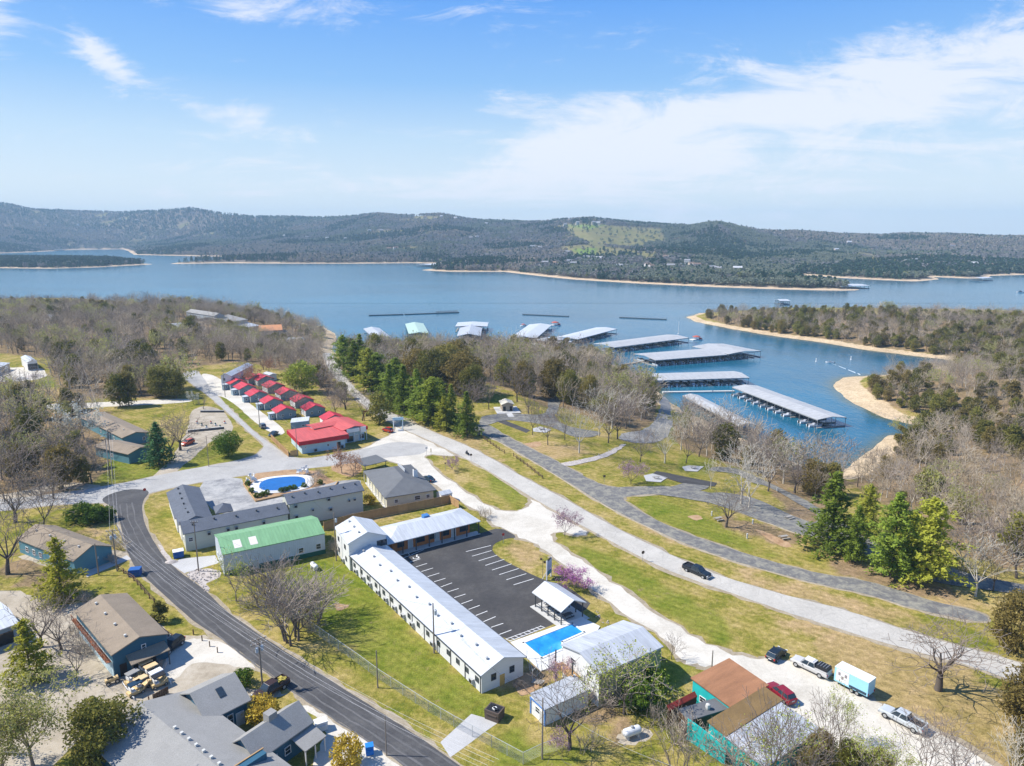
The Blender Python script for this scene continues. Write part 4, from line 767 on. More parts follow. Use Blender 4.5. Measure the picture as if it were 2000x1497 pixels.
# ------------------------------------------------------------------ red roofed store
o, L, W = house('red_store', 'coral red flat roofed store with deep red fascia at the street corner', 'store', (584,864), (681,850), (549,842), 4.3, 0.35, PALE_BLUE, CORAL, kind='shedx', ov=1.0, fascia=(1.25, DRED), wins=[('F', 0.1, 1.7, 0.8, 0.8), ('F', 0.35, 0, 1.2, 2.2, 'o'), ('F', -0.2, 0.3, 1.0, 0.9, 'a'), ('F', 0.42, 0.0, 1.0, 1.2, 'a'), ('F', -0.42, 2.0, 0.4, 0.5), ('L', 0.3, 1.8, 1.2, 1.0), ('L', -0.1, 0, 1, 2, 'd')], base=0)
o, L, W = house('red_store', 'gabled front wing of the coral red store with white sign over its entrance', 'store', (668,842), (718,833), (636,822), 4.7, 0.9, PALE_BLUE, CORAL, ridge='y', ov=0.9, fascia=(1.1, DRED), wins=[('F', -0.2, 1.2, 2.2, 1.9), ('F', 0.12, 0, 1.2, 2.2, 'd'), ('F', 0.38, 1.4, 1.4, 1.4), ('R', -0.3, 1.4, 2.2, 1.5), ('R', 0.2, 1.4, 2.2, 1.5)], fr=TRIM_D)
MB().box((-L*0.08, -W/2-0.16, 4.25), (4.6, 0.14, 1.25)).build('sign_board', TRIM_W, o); MB().box((L*0.31, -W/2-0.16, 4.0), (2.0, 0.14, 1.9)).build('sign_board', TRIM_W, o)
posts(o, [(-L*0.02, -W/2+0.3), (L*0.24, -W/2+0.3), (L*0.46, -W/2+0.3)], 0, 3.6, TRIM_W, 0.16)
house('red_store', 'tall rear ridge section of the coral red store towards the cabins', 'store', (613,838), (667,828), (604,829), 4.9, 0.5, PALE_BLUE, CORAL, ov=0.4)
house('storage_block', 'boxy two storey pale building with light metal roof between cabins and red store', 'building', (567,826), (603,824), (558,818), 4.6, 0.35, CAB_W, W_ROOF, kind='shedx', ov=0.1, wins=[('F', 0.2, 3.3, 1.0, 0.8), ('L', 0, 0, 1.0, 2.0, 'd'), ('L', 0.2, 3.4, 1, 0.9)])
house('white_lodge', 'large pale two storey lodge at the top of the cabin street', 'building', (429,735), (452,735), (399,713), 5.6, 1.2, WHITE_W, OLD_ROOF, ridge='y', ov=0.4, wins=[('L', t, z, 1.0, 1.1) for t in (-0.35, -0.15, 0.1, 0.3) for z in (1.6, 4.1)]+[('F', -0.2, 4.0, 1.2, 1.2), ('F', 0.2, 1.6, 1.2, 1.2)])
house('white_carport', 'open white roofed shelter behind the row of red roofed cabins', 'shelter', (513,729), (526,733), (508,721), 3.0, 0.5, WHITE_W, W_ROOF, ov=0.2, wins=[('F', 0, 1.5, 1.5, 1)])
# ------------------------------------------------------------------ thirteen cabins
front = [(458,742,'top one of the street row under the bare tree'),(476,752,'second from the top of the street row'),(498,765,'middle one of the street row'),(526,779,'second nearest of the street row beside the street pole'),(550,797,'nearest of the street row, next to the boxy pale building')]
back = [(494,733,'in the gap behind the top of the street row'),(512,735,'topmost of the back row'),(532,749,'second from the top of the back row'),(557,762,'third from the top of the back row'),(586,776,'middle one of the back row below the yellow green tree'),(607,792,'second nearest of the back row'),(644,811,'nearest of the back row, tight behind the red store')]
for i, (cx, cy, w) in enumerate(front+back):
    s = (cy-440)/330.0
    o, L, W = house('cabin', f'red roofed cabin, {w}', 'cabin', (cx-10*s, cy+10*s), (cx+28*s, cy+5*s), (cx-22*s, cy+3*s), 2.7, 1.7, CAB_W, RED_ROOF, ridge='y', ov=0.3, group='red roofed cabins', wins=[('F', 0.2, 1.5, 0.8, 0.9), ('F', -0.2, 1.5, 0.8, 0.9), ('L', 0.25, 1.5, 0.8, 0.9), ('F', 0.42, 0.3, 0.7, 0.6, 'a')])
    if i < 5:
        MB().box((-L/2-0.95, -W*0.12, 1.15), (2.1, 2.6, 2.3)).build('porch', CAB_W, o); MB().box((-L/2-1.0, -W*0.12, 2.42), (2.5, 3.0, 0.16)).build('porch_roof', W_ROOF, o)
        win_part(o, (-L/2-0.95, -W*0.12-1.3, 1.3), 0, 0.9, 0.9); MB().box((-L/2+0.22, -W/2+0.42, 1.3), (0.16, 0.3, 2.6)).build('corner_trim', TRIM_W, o)
    else: MB().box((-L/2+0.26, 0, 1.2), (0.06, W*0.84, 2.2)).build('side_panel', TRIM_W, o)
# ------------------------------------------------------------------ west side
o, L, W = house('brown_roof_motel', 'upper gable of the brown roofed buildings among the trees on the left', 'building', (238,856), (294,845), (226,802), 3.2, 1.1, TEAL_W, BROWN, ridge='y', wins=[('F', 0.3, 1.5, 1, 1), ('L', 0, 1.5, 1, 1), ('L', 0.3, 1.5, 1, 1)], vents=3)
o, L, W = house('brown_roof_motel', 'lower gable of the brown roofed buildings behind the green pine on the left', 'building', (250,888), (299,874), (240,857), 3.2, 1.1, TEAL_W, BROWN, ridge='y', wins=[('F', 0.2, 1.5, 1, 1), ('L', 0, 1.5, 1, 1)])
o, L, W = house('teal_garage', 'low building with brown shingle roof and teal gable end beside the asphalt street', 'building', (143,1097), (221,1067), (40,1050), 3.2, 1.9, TEAL_W, BROWN, ridge='y', ov=0.25, wins=[('L', -0.35, 1.4, 1.1, 1.2), ('L', -0.22, 1.4, 1.1, 1.2), ('L', -0.1, 1.4, 1.1, 1.2), ('L', 0.1, 0, 1.0, 2.0, 'd'), ('L', 0.3, 1.3, 3.2, 1.6), ('F', 0.1, 1.9, 0.4, 0.4)], vents=4)
o, L, W = house('blue_workshop', 'deep blue building with broad brown roof beside the fenced golf cart yard', 'building', (217,1281), (329,1238), (132,1197), 4.3, 1.35, BLUE_W, BROWN, ridge='y', ov=0.25, wins=[('F', 0.06, 3.5, 0.7, 1.1), ('F', -0.34, 0, 1.0, 2.1, 'o'), ('F', 0.05, 0, 3.4, 2.3, 'o')], vents=4)
w2 = MB(); w2.box((-L/2+0.22, 0, 1.4), (0.06, W*0.94, 2.8)); w2.build('painted_base', mat('pale_blue_mottled', (0.45, 0.58, 0.62), 0.8, 0.25, 1.5), o)
rl = MB()
rl.box((-L/2-0.3, 0, 3.0), (0.7, W*0.95, 0.08))
rl.box((-L/2-0.66, 0, 4.0), (0.08, W*0.95, 0.1)); rl.build('balcony', RUSTW, o)
bal = MB().box((0, 0, 3.5), (0.06, 0.06, 1.0)).mesh('baluster', RUSTW)
for i in range(15): put('baluster', bal, o, (-L/2-0.66, -W*0.46+i*W*0.92/14, 0))
aw = MB(); aw.slab([(-2.2, -W/2-2.0, 2.6), (3.6, -W/2-2.0, 2.6), (3.6, -W/2+0.24, 3.3), (-2.2, -W/2+0.24, 3.3)], 0.12); aw.build('porch_roof', BROWN, o); posts(o, [(-2.0, -W/2-1.8), (3.4, -W/2-1.8)], 0, 2.6, TRIM_D)
# grey roofed complex in the near left corner
o, L, W = house('grey_roof_house', 'blue house wing with grey shingle gable roof, skylight, by the parked brown truck', 'house', (402,1412), (491,1367), (332,1363), 3.4, 2.3, BLUE_W, GREYSH, ov=0.5, wins=[('F', 0.05, 1.6, 0.9, 1.7), ('F', 0.3, 0, 1.0, 2.0, 'd'), ('F', -0.3, 1.5, 1.0, 1.2), ('R', 0, 1.6, 1.4, 1.2)])
rf = [c for c in bpy.data.objects if c.parent == o and c.name.startswith('roof')][0]
mb = MB(); f_ = lambda y: 3.4+2.3*(1-abs(y)/(W/2)); mb.slab([(-0.2, -W*0.27, f_(W*0.27)+0.13), (0.7, -W*0.27, f_(W*0.27)+0.13), (0.7, -W*0.12, f_(W*0.12)+0.13), (-0.2, -W*0.12, f_(W*0.12)+0.13)], 0.12); mb.build('skylight', GLASS, rf)
o, L, W = house('grey_roof_house', 'grey shingle roofed wing with a chimney box at the edge of the asphalt street', 'house', (500,1490), (613,1410), (448,1452), 3.4, 2.1, BLUE_W, GREYSH, ov=0.4, wins=[('F', -0.2, 1.6, 1.0, 1.2), ('F', 0.05, 1.6, 1.0, 1.2), ('R', 0, 1.5, 1.2, 1.2)])
MB().box((0.2, W*0.06, 5.6), (1.3, 1.2, 1.3)).build('chimney', GREYSH, o)
pr = MB(); pr.slab([(1.0, -W/2-2.4, 2.3), (L/2, -W/2-2.4, 2.3), (L/2, -W/2+0.3, 3.0), (1.0, -W/2+0.3, 3.0)], 0.14); pr.build('porch_roof', GREYSH, o); posts(o, [(1.2, -W/2-2.2), (L/2-0.2, -W/2-2.2), (L/4+0.5, -W/2-2.2)], 0, 2.3, TRIM_W)
o, L, W = house('grey_roof_house', 'broad low main block with grey shingle roof in the near left corner', 'house', (270,1535), (520,1600), (262,1393), 3.3, 1.9, BLUE_W, GREYSH, ov=0.4, ridge='y', geo=(lambda a, b: ((a.x+b.x)/2, (a.y+b.y)/2, 0.0, math.atan2(b.y-a.y, b.x-a.x)-math.pi/2, 13.5, (b-a).length))(Z(272,1372,5.2), Z(520,1575,5.2)))
mr = [c for c in bpy.data.objects if c.parent == o and c.name.startswith('roof')][0]
vb = MB().box((0, 0, 0.12), (0.36, 0.36, 0.34)).mesh('roof_vent', VENT)
for i in range(11): put('roof_vent', vb, mr, (-0.35, W/2-3.2-i*1.75, 5.12))
an = MB()
for x in (-0.9, 0.9): an.tube((2.6+x, 3.5, 4.6), (2.6+x, 3.5, 6.0), 0.03, n=4)
an.tube((1.5, 3.5, 5.9), (3.8, 3.5, 5.9), 0.03, n=4); an.tube((2.6, 2.6, 5.9), (2.6, 4.3, 5.9), 0.03, n=4); an.build('aerial', STEELP, mr)
dm = MB(); dm.box((-3.0, W/2-8.4, 3.9), (4.6, 1.0, 1.5)); dm.build('dormer', BLUE_W, mr); MB().box((-3.4, W/2-8.9, 4.7), (4.2, 0.16, 0.16)).build('dormer_trim', WOODB, mr)
o, L, W = house('white_shed', 'white roofed shed cut by the left edge of the frame', 'shed', (-70,1255), (38,1217), (-90,1203), 3.2, 0.8, mat('slate_blue_wall', (0.2, 0.27, 0.33), 0.8), W_ROOF, ov=0.4, wins=[('F', 0.2, 0, 3, 2.2, 'o')])
# ------------------------------------------------------------------ east side: pavilion, pool house, shed, turquoise house
o, L, W = house('picnic_pavilion', 'open white roofed picnic pavilion at the end of the parking lot', 'pavilion', (1039,1157), (1096,1196), (1089,1141), 3.0, 1.4, TRIM_W, W_ROOF, walls=False)
posts(o, [(-L/2+0.5+i*(L-1)/4, sy*(W/2-0.45)) for i in range(5) for sy in (-1, 1)], 0, 2.9, TRIM_D, 0.16); MB().box((0.2, 0, 0.06), (L+0.8, W+0.6, 0.12)).build('slab', CONC, o)
rl = MB()
for z in (0.55, 1.0): rl.box((-L*0.05, -W/2+0.45, z), (L*0.85, 0.06, 0.08))
rl.build('railing', TRIM_D, o)
PAV = (o, L, W)
o, L, W = house('pool_house', 'big white two storey pool house with shallow pale metal roof', 'building', (1170,1318), (1296,1263), (1088,1262), 5.6, 1.1, WHITE_W, OLD_ROOF, ov=0.25, wins=[('L', 0.25, 4.2, 1.2, 1.1), ('L', -0.2, 4.2, 1.2, 1.1), ('F', -0.3, 1.8, 1.2, 1.1), ('F', 0.1, 1.8, 1.2, 1.1)])
MB().box((0, -W/2+0.21, 2.55), (L-0.56, 0.06, 5.1)).build('side_panel', MOSS_W, o)
b_ = MB(); b_.box((-L/2-0.6, W*0.22, 2.7), (1.5, W*0.5, 0.14)); b_.box((-L/2-1.3, W*0.22, 3.4), (0.1, W*0.5, 0.1)); b_.box((-L/2-1.3, W*0.22, 3.05), (0.05, W*0.48, 0.5)); b_.build('balcony', WOODB, o); posts(o, [(-L/2-1.25, W*0.45), (-L/2-1.25, 0)], 0, 5.4, TRIM_D, 0.16)
o, L, W = house('white_shed', 'small white shed with blue corner trim below the pool house', 'shed', (1064,1387), (1152,1347), (1029,1363), 2.7, 0.5, WHITE_W, OLD_ROOF, ov=0.12, kind='shed', wins=[('L', 0, 1.5, 1.1, 1.0), ('L', 0.3, 0, 0.8, 1.9, 'd')])
posts(o, [(-L/2+0.1, -W/2+0.1), (-L/2+0.1, W/2-0.1)], 0, 2.55, TRIM_B, 0.2, 'corner_trim'); MB().box((-L/2, 0, 2.55), (0.08, W, 0.26)).build('eave_trim', TRIM_B, o)
o, L, W = house('turquoise_house', 'main rust roofed part of the turquoise house', 'house', (1426,1381), (1502,1338), (1338,1335), 3.6, 0.5, TURQ, RUST, kind='shed', ov=0.25, wins=[('L', 0.2, 1.6, 1.0, 1.0), ('L', -0.2, 1.6, 1.2, 1.0)])
o, L, W = house('turquoise_house', 'mossy roofed middle strip of the turquoise house with curved turquoise end wall', 'house', (1418,1438), (1530,1367), (1380,1413), 3.5, 0.35, TURQ, OLIVE, kind='shed', ov=0.2, wins=[('L', 0.1, 1.6, 0.9, 0.9), ('L', -0.3, 1.6, 0.9, 0.9)])
o, L, W = house('turquoise_house', 'corrugated metal roofed side of the turquoise house under bare trees', 'house', (1495,1500), (1605,1425), (1418,1440), 3.0, 0.4, TURQ, GALV, kind='shed', ov=0.2, wins=[('L', 0.1, 1.6, 0.9, 0.9)])
o, L, W = house('turquoise_house', 'flat grey roofed annex of the turquoise house with turquoise wall', 'house', (1345,1408), (1424,1384), (1322,1388), 3.0, 0.2, WOODD, DGREY, kind='shed', ov=0.1, wins=[('L', 0.0, 1.6, 0.9, 0.9)])
MB().lathe([(0.3, 0), (0.35, 0.3), (0.3, 0.7), (0.1, 0.8)], 8, (0.5, -W*0.1, 3.1)).build('roof_fan', VENT, o)
house('lean_to', 'narrow lean-to with dark red roof on the near side of the turquoise house', 'lean-to', (1308,1388), (1362,1360), (1304,1383), 2.4, 0.5, WOODD, mat('dark_red_tin', (0.30, 0.045, 0.03), 0.6, 0.2), kind='shed', ov=0.05)
fa = MB(); p0, p1 = Z(1343,1407,3), Z(1418,1455,3)
for i in range(10):
    f = i/10; a = p0+(p1-p0)*f; b = p0+(p1-p0)*(i+1)/10; h0 = 3.2-0.9*f*f; h1 = 3.2-0.9*((i+1)/10)**2; n = Vector((0.08, 0.12, 0))
    fa.add([(a.x,a.y,-0.2),(b.x,b.y,-0.2),(b.x,b.y,h1),(a.x,a.y,h0),(a.x+n.x,a.y+n.y,-0.2),(b.x+n.x,b.y+n.y,-0.2),(b.x+n.x,b.y+n.y,h1),(a.x+n.x,a.y+n.y,h0)], [(0,1,2,3),(5,4,7,6),(3,2,6,7),(0,3,7,4),(1,5,6,2)])
tag(fa.build('yard_wall', TURQ), 'curved turquoise wall sweeping down along the near side of the turquoise house', 'wall')
# ------------------------------------------------------------------ far left buildings and restroom
house('white_garage', 'white roofed garage with white doors at the left edge by the gravel yard', 'garage', (-10,722), (20,709), (-25,700), 3.4, 1.2, TAN_W, W_ROOF, ov=0.3, wins=[('F', -0.2, 0, 3.2, 2.6, 'g'), ('F', 0.25, 0, 3.2, 2.6, 'g')])
house('blue_door_garage', 'small white garage with dark blue front on the gravel yard', 'garage', (53,708), (73,706), (48,697), 4.4, 0.9, WHITE_W, W_ROOF, ridge='y', ov=0.15, wins=[('F', 0, 1.9, 4.4, 3.2)])
o, L, W = house('restroom_block', 'small tan campground restroom with pale roof on a white pad', 'restroom', (979,791), (1005,790), (979,783), 2.9, 0.9, STONE, mat('cream_roof', (0.62, 0.57, 0.46), 0.8), ridge='y', ov=0.5, wins=[('F', -0.3, 0, 1.0, 2.0, 'o'), ('F', 0.3, 0, 1.0, 2.0, 'o')]); MB().box((0, -1.0, 0.1), (L+4, W+4, 0.2)).build('slab', CONC, o); MB().box((0, -W/2-5.6, 0.08), (2.2, 5.2, 0.14)).build('walkway', CONC, o)
for lab, A, B, C_, ze, rs, wm, rm, rg in (
    ('pale grey house with chimney on the wooded left peninsula', (446,630), (484,624), (446,615), 6, 3, TAN_W, GREYSH, 'x'),
    ('tall grey house half hidden in trees on the left peninsula', (418,618), (440,616), (417,605), 7, 2, mat('grey_siding', (0.34, 0.37, 0.39), 0.8), GREYSH, 'y'),
    ('white roofed house on the left peninsula', (482,640), (508,636), (484,628), 4, 2, TAN_W, OLD_ROOF, 'x'),
    ('orange roofed house on the left peninsula near the shore bluff', (506,647), (552,645), (510,636), 4, 2.2, TAN_W, ORANGE_R, 'x'),
    ('brown roofed cottage beside the orange roofed house', (548,650), (565,648), (546,642), 3, 1.5, TAN_W, BROWN, 'x'),
    ('small white building hidden in the middle of the left wood', (100,620), (112,619), (100,615), 3.5, 1.2, WHITE_W, OLD_ROOF, 'x'),
    ('pale roofed building in the left wood behind the pines', (335,640), (362,638), (338,632), 3.5, 1.5, TAN_W, OLD_ROOF, 'x'),
    ('long low white building at the shore behind the bare trees', (555,664), (588,664), (556,660), 3, 0.8, WHITE_W, OLD_ROOF, 'x')):
    house('lake_house', lab, 'house', A, B, C_, ze, rs, wm, rm, ridge=rg, wins=[('F', -0.25, 1.8, 1.4, 1.4), ('F', 0.2, 1.8, 1.4, 1.4), ('L', 0, 1.8, 1.4, 1.4)])

for q_, r_ in (((470,640),13),((500,652),12),((535,660),13),((430,630),9),((300,700),14),((250,862),8),((262,890),8),((235,880),6),((345,650),8),((300,670),10),((110,628),8)):
    e_ = G(*q_); EXCL.append((e_.x, e_.y, r_))          # clearings and yards
# ------------------------------------------------------------------ covered boat docks
BOATW = mat('boat_white', (0.72, 0.73, 0.74), 0.35, 0.04); BOATB = mat('boat_cover', (0.33, 0.36, 0.42), 0.6, 0.1, obvar=0.7); REDB = mat('dock_red', (0.42, 0.10, 0.07), 0.7); FLOAT = mat('dock_float', (0.10, 0.13, 0.15), 0.8)
def boat_mesh():
    st = [(-3.2, 1.15, 0.0), (-1, 1.2, 0.0), (1.2, 1.1, 0.02), (2.4, 0.75, 0.1), (3.3, 0.06, 0.3)]
    mb = MB(); vs = []
    for x, w, z in st: vs += [(x, -w, 0.75+z), (x, -w*0.75, -0.2+z), (x, w*0.75, -0.2+z), (x, w, 0.75+z)]
    fs = []
    for k in range(4):
        for i in range(3): fs.append((4*k+i, 4*k+i+1, 4*k+5+i, 4*k+4+i))
    fs += [(3, 2, 1, 0)]; mb.add(vs, fs)
    deck = MB(); deck.add([(x, s*w*0.96, 0.70+z) for x, w, z in st for s in (-1, 1)], [(2*k, 2*k+2, 2*k+3, 2*k+1) for k in range(4)]); deck.box((-0.2, 0, 1.0), (1.6, 1.5, 0.6), top=(0.6, 0.8))
    sc = MB(); sc.add([(0.9, -0.8, 0.8), (0.9, 0.8, 0.8), (0.45, 0.7, 1.5), (0.45, -0.7, 1.5)], [(0, 1, 2, 3), (3, 2, 1, 0)]); eng = MB().box((-3.35, 0, 0.6), (0.4, 0.5, 1.0))
    return mb.mesh('hull', BOATW), deck.mesh('deck', BOATB), sc.mesh('windscreen', GLASS), eng.mesh('outboard', BLACK)
BM_ = boat_mesh()
def boat(label, x, y, rz, group='boats moored in the covered docks', s=1.0, z=WATER):
    o = thing('motor_boat', label, 'boat', (x, y, z+0.05), rz, group); o.scale = (s, s, s)
    put('hull', BM_[0], o)
    put('deck', BM_[1], o); put('windscreen', BM_[2], o); put('outboard', BM_[3], o); return o
def dock(label, A, B, C_, rm=DOCK_ROOF, zr=4.0, rise=0.9, slips=True, boats=(), blab='', fascia=True, name='boat_dock', postn=10, second=None):
    x, y, bz, rz, L, W = frame3(A, B, C_, zr, WATER); o = thing(name, label, 'boat dock', (x, y, WATER), rz, 'covered boat docks in the marina')
    roof_mb('gable', L, W, zr, rise, 'x' if L > W else 'y', 0.25).build('roof', rm, o)
    posts(o, [(-L/2+0.3+i*(L-0.6)/(postn-1), sy*(W/2-0.25)) for i in range(postn) for sy in (-1, 1)], -0.1, zr-0.2, STEELP, 0.16)
    posts(o, [(-L/2+0.3+i*(L-0.6)/(postn-1), 0) for i in range(postn)], 0.3, zr+rise-0.4, STEELP, 0.16)
    MB().box((0, 0, 0.2), (L+1.0, 1.8, 0.5)).build('walkway', DECKW, o)
    fm = MB().box((0, 0, 0.15), (0.9, W-0.6, 0.4)).mesh('finger_pier', DECKW)
    for i in range(0, postn): put('finger_pier', fm, o, (-L/2+0.5+i*(L-1.0)/(postn-1), 0, 0))
    tr = MB()
    for sy in (-1, 1): tr.box((0, sy*(W/2-0.12), zr-0.35), (L, 0.12, 0.4))
    tr.build('eave_beam', STEELP, o)
    c, s = math.cos(rz), math.sin(rz)
    ORD = ('first', 'second', 'third', 'fourth', 'fifth', 'sixth', 'seventh', 'eighth', 'ninth', 'tenth')
    for k, (fx, sy) in enumerate(boats):
        bl_ = blab if len(boats) == 1 else (f'{blab}, {ORD[k]} from the left' if k == 0 or fx > boats[k-1][0] else f'{blab}, on its far side')
        bx, by = (-0.5+(fx+0.5)/(postn-1))*L*0.985, sy*(W/4+1.9)
        b = boat(bl_, x+c*bx-s*by, y+s*bx+c*by, rz+(math.pi/2 if sy > 0 else -math.pi/2)*(-1), 'boats in the '+label.split(',')[0][:40], min(1.15, (W/2)/6.5))
    return o, L, W, (x, y, rz)
near9 = [(i, -1) for i in range(9)]
dock('long grey roofed dock, nearest the small cove on the right', (1430,756), (1597,820), (1478,753), postn=12, boats=[(i, -1) for i in (0,1,2,3,4,5,6,7,9,10)], blab='boat along the open side of the nearest long dock')
dock('narrow dock partly hidden by bare trees on the near shore', (1333,773), (1443,832), (1362,771), postn=12, boats=[(9, 1), (10, 1)], blab='boat at the narrow dock behind bare trees')
dock('straight dock with plain pale roof, just beyond the long walkway', (1266,744), (1464,738), (1262,730), postn=13, boats=[(i, -1) for i in (2,3,5,6,8,9,11)], blab='boat under the straight dock beyond the gangway')
dock('widest dock, crowded with white boats at its left end', (1280,704), (1421,693), (1229,692), postn=10, boats=[(i, -1) for i in range(9)]+[(0, 1)], blab='boat in the slips of the widest dock', rise=1.1)
dock('right end section of the widest dock with its own raised roof', (1423,692), (1487,686), (1361,676), postn=6, zr=4.3, rise=1.1, boats=[(i, -1) for i in range(4)], blab='boat in the right end section of the widest dock')
dock('dock with red floating canopy at its far right tip', (1200,679), (1346,660), (1162,671), postn=11, boats=[(i, -1) for i in (0,1,2,4,5,7,8)], blab='boat under the dock that ends in a red canopy')
dock('white roofed dock beside the brown floating store', (1128,663), (1205,643), (1110,653), W_ROOF, postn=8, boats=[(i, -1) for i in (1,2,4,5)], blab='boat under the dock beside the brown floating store')
dock('white roofed dock running out from the bare trees, red boats at its far end', (1047,661), (1078,635), (999,658), W_ROOF, rise=1.2, postn=8, boats=[(6, -1)], blab='boat at the far end of the dock running out from the bare trees')
dock('grey gabled stem of the T shaped dock', (939,657), (942,638), (892,657), OLD_ROOF, rise=2.0, postn=6)
dock('white crosspiece of the T shaped dock', (889,638), (952,638), (890,630), W_ROOF, zr=5.0, postn=8, rise=0.8, boats=[(6, -1)], blab='dark boat at the right of the T shaped dock')
dock('pale green roofed dock behind the bare trees', (838,652), (827,632), (798,652), DOCKG, rise=1.4, postn=6)
dock('grey roofed dock, leftmost, behind the tall pines', (764,659), (741,641), (727,658), OLD_ROOF, rise=1.4, postn=6)
# floating store, red canopy, walkway and breakwaters
x, y, bz, rz, L, W = frame3((1078,672), (1118,668), (1082,660), 3.2, WATER); o = thing('floating_store', 'brown floating store with white decks at the left of a white roofed dock', 'floating building', (x, y, WATER), rz)
MB().box((0, 0, 0.15), (L+3, W+3, 0.5)).build('deck', TRIM_W, o); MB().box((0, 0, 1.7), (L*0.8, W*0.8, 2.6)).build('wall', WOODB, o); roof_mb('gable', L, W, 3.2, 0.8).build('roof', OLD_ROOF, o); roof_mb('flat', L*0.7, W*0.6, 4.8, 0).build('upper_roof', W_ROOF, o); posts(o, [(sx*L*0.33, sy*W*0.27) for sx in (-1, 1) for sy in (-1, 1)], 3.2, 4.7, TRIM_W)
for k in (-0.25, 0.1, 0.3): win_part(o, (k*L, -W*0.4, 1.8), 0, 1.2, 1.0)
for lab, (px, py), s in (('red canopied swim platform at the tip of a white dock', (1360,664), 1.0), ('red platform boat at the far end of the dock that runs out from the trees', (1084,636), 1.1), ('small red roofed boat at the far left corner of a white dock', (1022,637), 0.6)):
    p = Z(px, py, WATER); o = thing('canopy_platform', lab, 'floating platform', p, 0.3); o.scale = (s, s, s)
    MB().box((0, 0, 0.2), (9, 5, 0.5)).build('deck', TRIM_W, o); mb = MB(); mb.lathe([(3.2, 2.3), (3.0, 2.7), (0.4, 3.4)], 8); mb.build('canopy', REDB, o); posts(o, [(2.2*math.cos(a), 2.0*math.sin(a)) for a in (0.8, 2.4, 3.9, 5.5)], 0.4, 2.4, TRIM_W); MB().box((3.6, 0, 0.9), (1.2, 3, 1)).build('seat', REDB, o)
def strip(name, label, cat, a, b, w, h, m, z=WATER, group=None, z0=-0.1):
    p, q = Z(*a, z), Z(*b, z); d = q-p
    o = MB().box((0, 0, (h+z0)/2), (d.length, w, h-z0)).build(name, m, None, (*((p+q)/2)[:2], z), math.atan2(d.y, d.x)); return tag(o, label, cat, group)
wk = strip('gangway', 'long pale gangway from the boat ramp out to the nearest dock', 'gangway', (1294,768), (1434,766), 2.2, 0.7, mat('pale_deck', (0.5, 0.5, 0.47), 0.8))
for lab, a, b in (('gangway reaching the dock with the red canopy', (1150,689), (1168,685)), ('gangway to the left end of the widest dock', (1215,714), (1262,706))): strip('gangway', lab, 'gangway', a, b, 2.0, 0.6, DECKW)
def breakwater(lab, a, b, n):
    p, q = Z(*a, WATER), Z(*b, WATER); d = q-p; o = thing('breakwater', lab, 'breakwater', (*((p+q)/2)[:2], WATER), math.atan2(d.y, d.x), 'floating breakwaters off the marina')
    me = MB().box((0, 0, 0.35), (d.length/n*0.94, 3.0, 0.9)).mesh('float', FLOAT)
    for i in range(n): put('float', me, o, (-d.length/2+(i+0.5)*d.length/n, 0, 0))
    return o, d.length
breakwater('long floating breakwater off the left docks, far part toward the lake', (720,617), (788,615), 12); o, L_ = breakwater('floating breakwater with a cluster of posts at its right end', (790,615), (896,611), 18); posts(o, [(L_*(0.08+0.42*i/22), rng.uniform(-1, 1)) for i in range(22)], 0, 2.6, WOODD, 0.3)
breakwater('thin floating breakwater in the middle of the bay', (1021,615), (1111,619), 14); breakwater('floating breakwater nearest the wooded point', (1210,621), (1302,625), 14)
p = Z(1325,653,WATER); o = thing('light_mast', 'slim white mast standing beside the dock with the red canopy', 'mast', p); MB().tube((0, 0, -0.3), (0, 0, 11), 0.22, 0.12, 6).build('pole', TRIM_W, o); MB().lathe([(0.6, 0), (0.6, 0.6), (0.1, 0.8)], 8).build('float', TRIM_W, o)
for lab, (px, py) in (('white buoy in the bay mouth nearest the boat', (1594,707)), ('white marker buoy right of the small boat', (1662,703))):
    p = Z(px, py, WATER); o = thing('marker_buoy', lab, 'buoy', p, 0, 'marker buoys in the bay'); MB().lathe([(0.6, -0.3), (0.6, 0.4), (0.3, 0.6), (0.3, 2.2), (0.1, 2.4)], 8).build('float', TRIM_W, o)
p = Z(1621,709,WATER); boat('small white motorboat crossing the bay with a wake behind it', p.x, p.y, math.pi*0.86, None, 0.8)
p = Z(1993,572,WATER); boat('white speedboat far out at the right edge of the lake', p.x, p.y, math.pi, None, 1.8)
wmk = surf('wake_foam', [(0.35, (0.45, 0.52, 0.56)), (0.65, (0.62, 0.68, 0.72))])
p0 = Z(1624,710,WATER+0.03); wv = MB(); pr_ = None
for i in range(13):
    f = i/12; c0 = Z(1624+56*f, 710+22*f, WATER+0.03); w_ = 0.5+1.6*f; q = [(c0.x-w_*0.3, c0.y-w_, c0.z), (c0.x+w_*0.3, c0.y+w_, c0.z)]
    if pr_ is not None and i % 4 != 3: wv.add([pr_[0], q[0], q[1], pr_[1]], [(0, 1, 2, 3)])
    pr_ = q
tag(wv.build('boat_wake', wmk), kind='stuff')
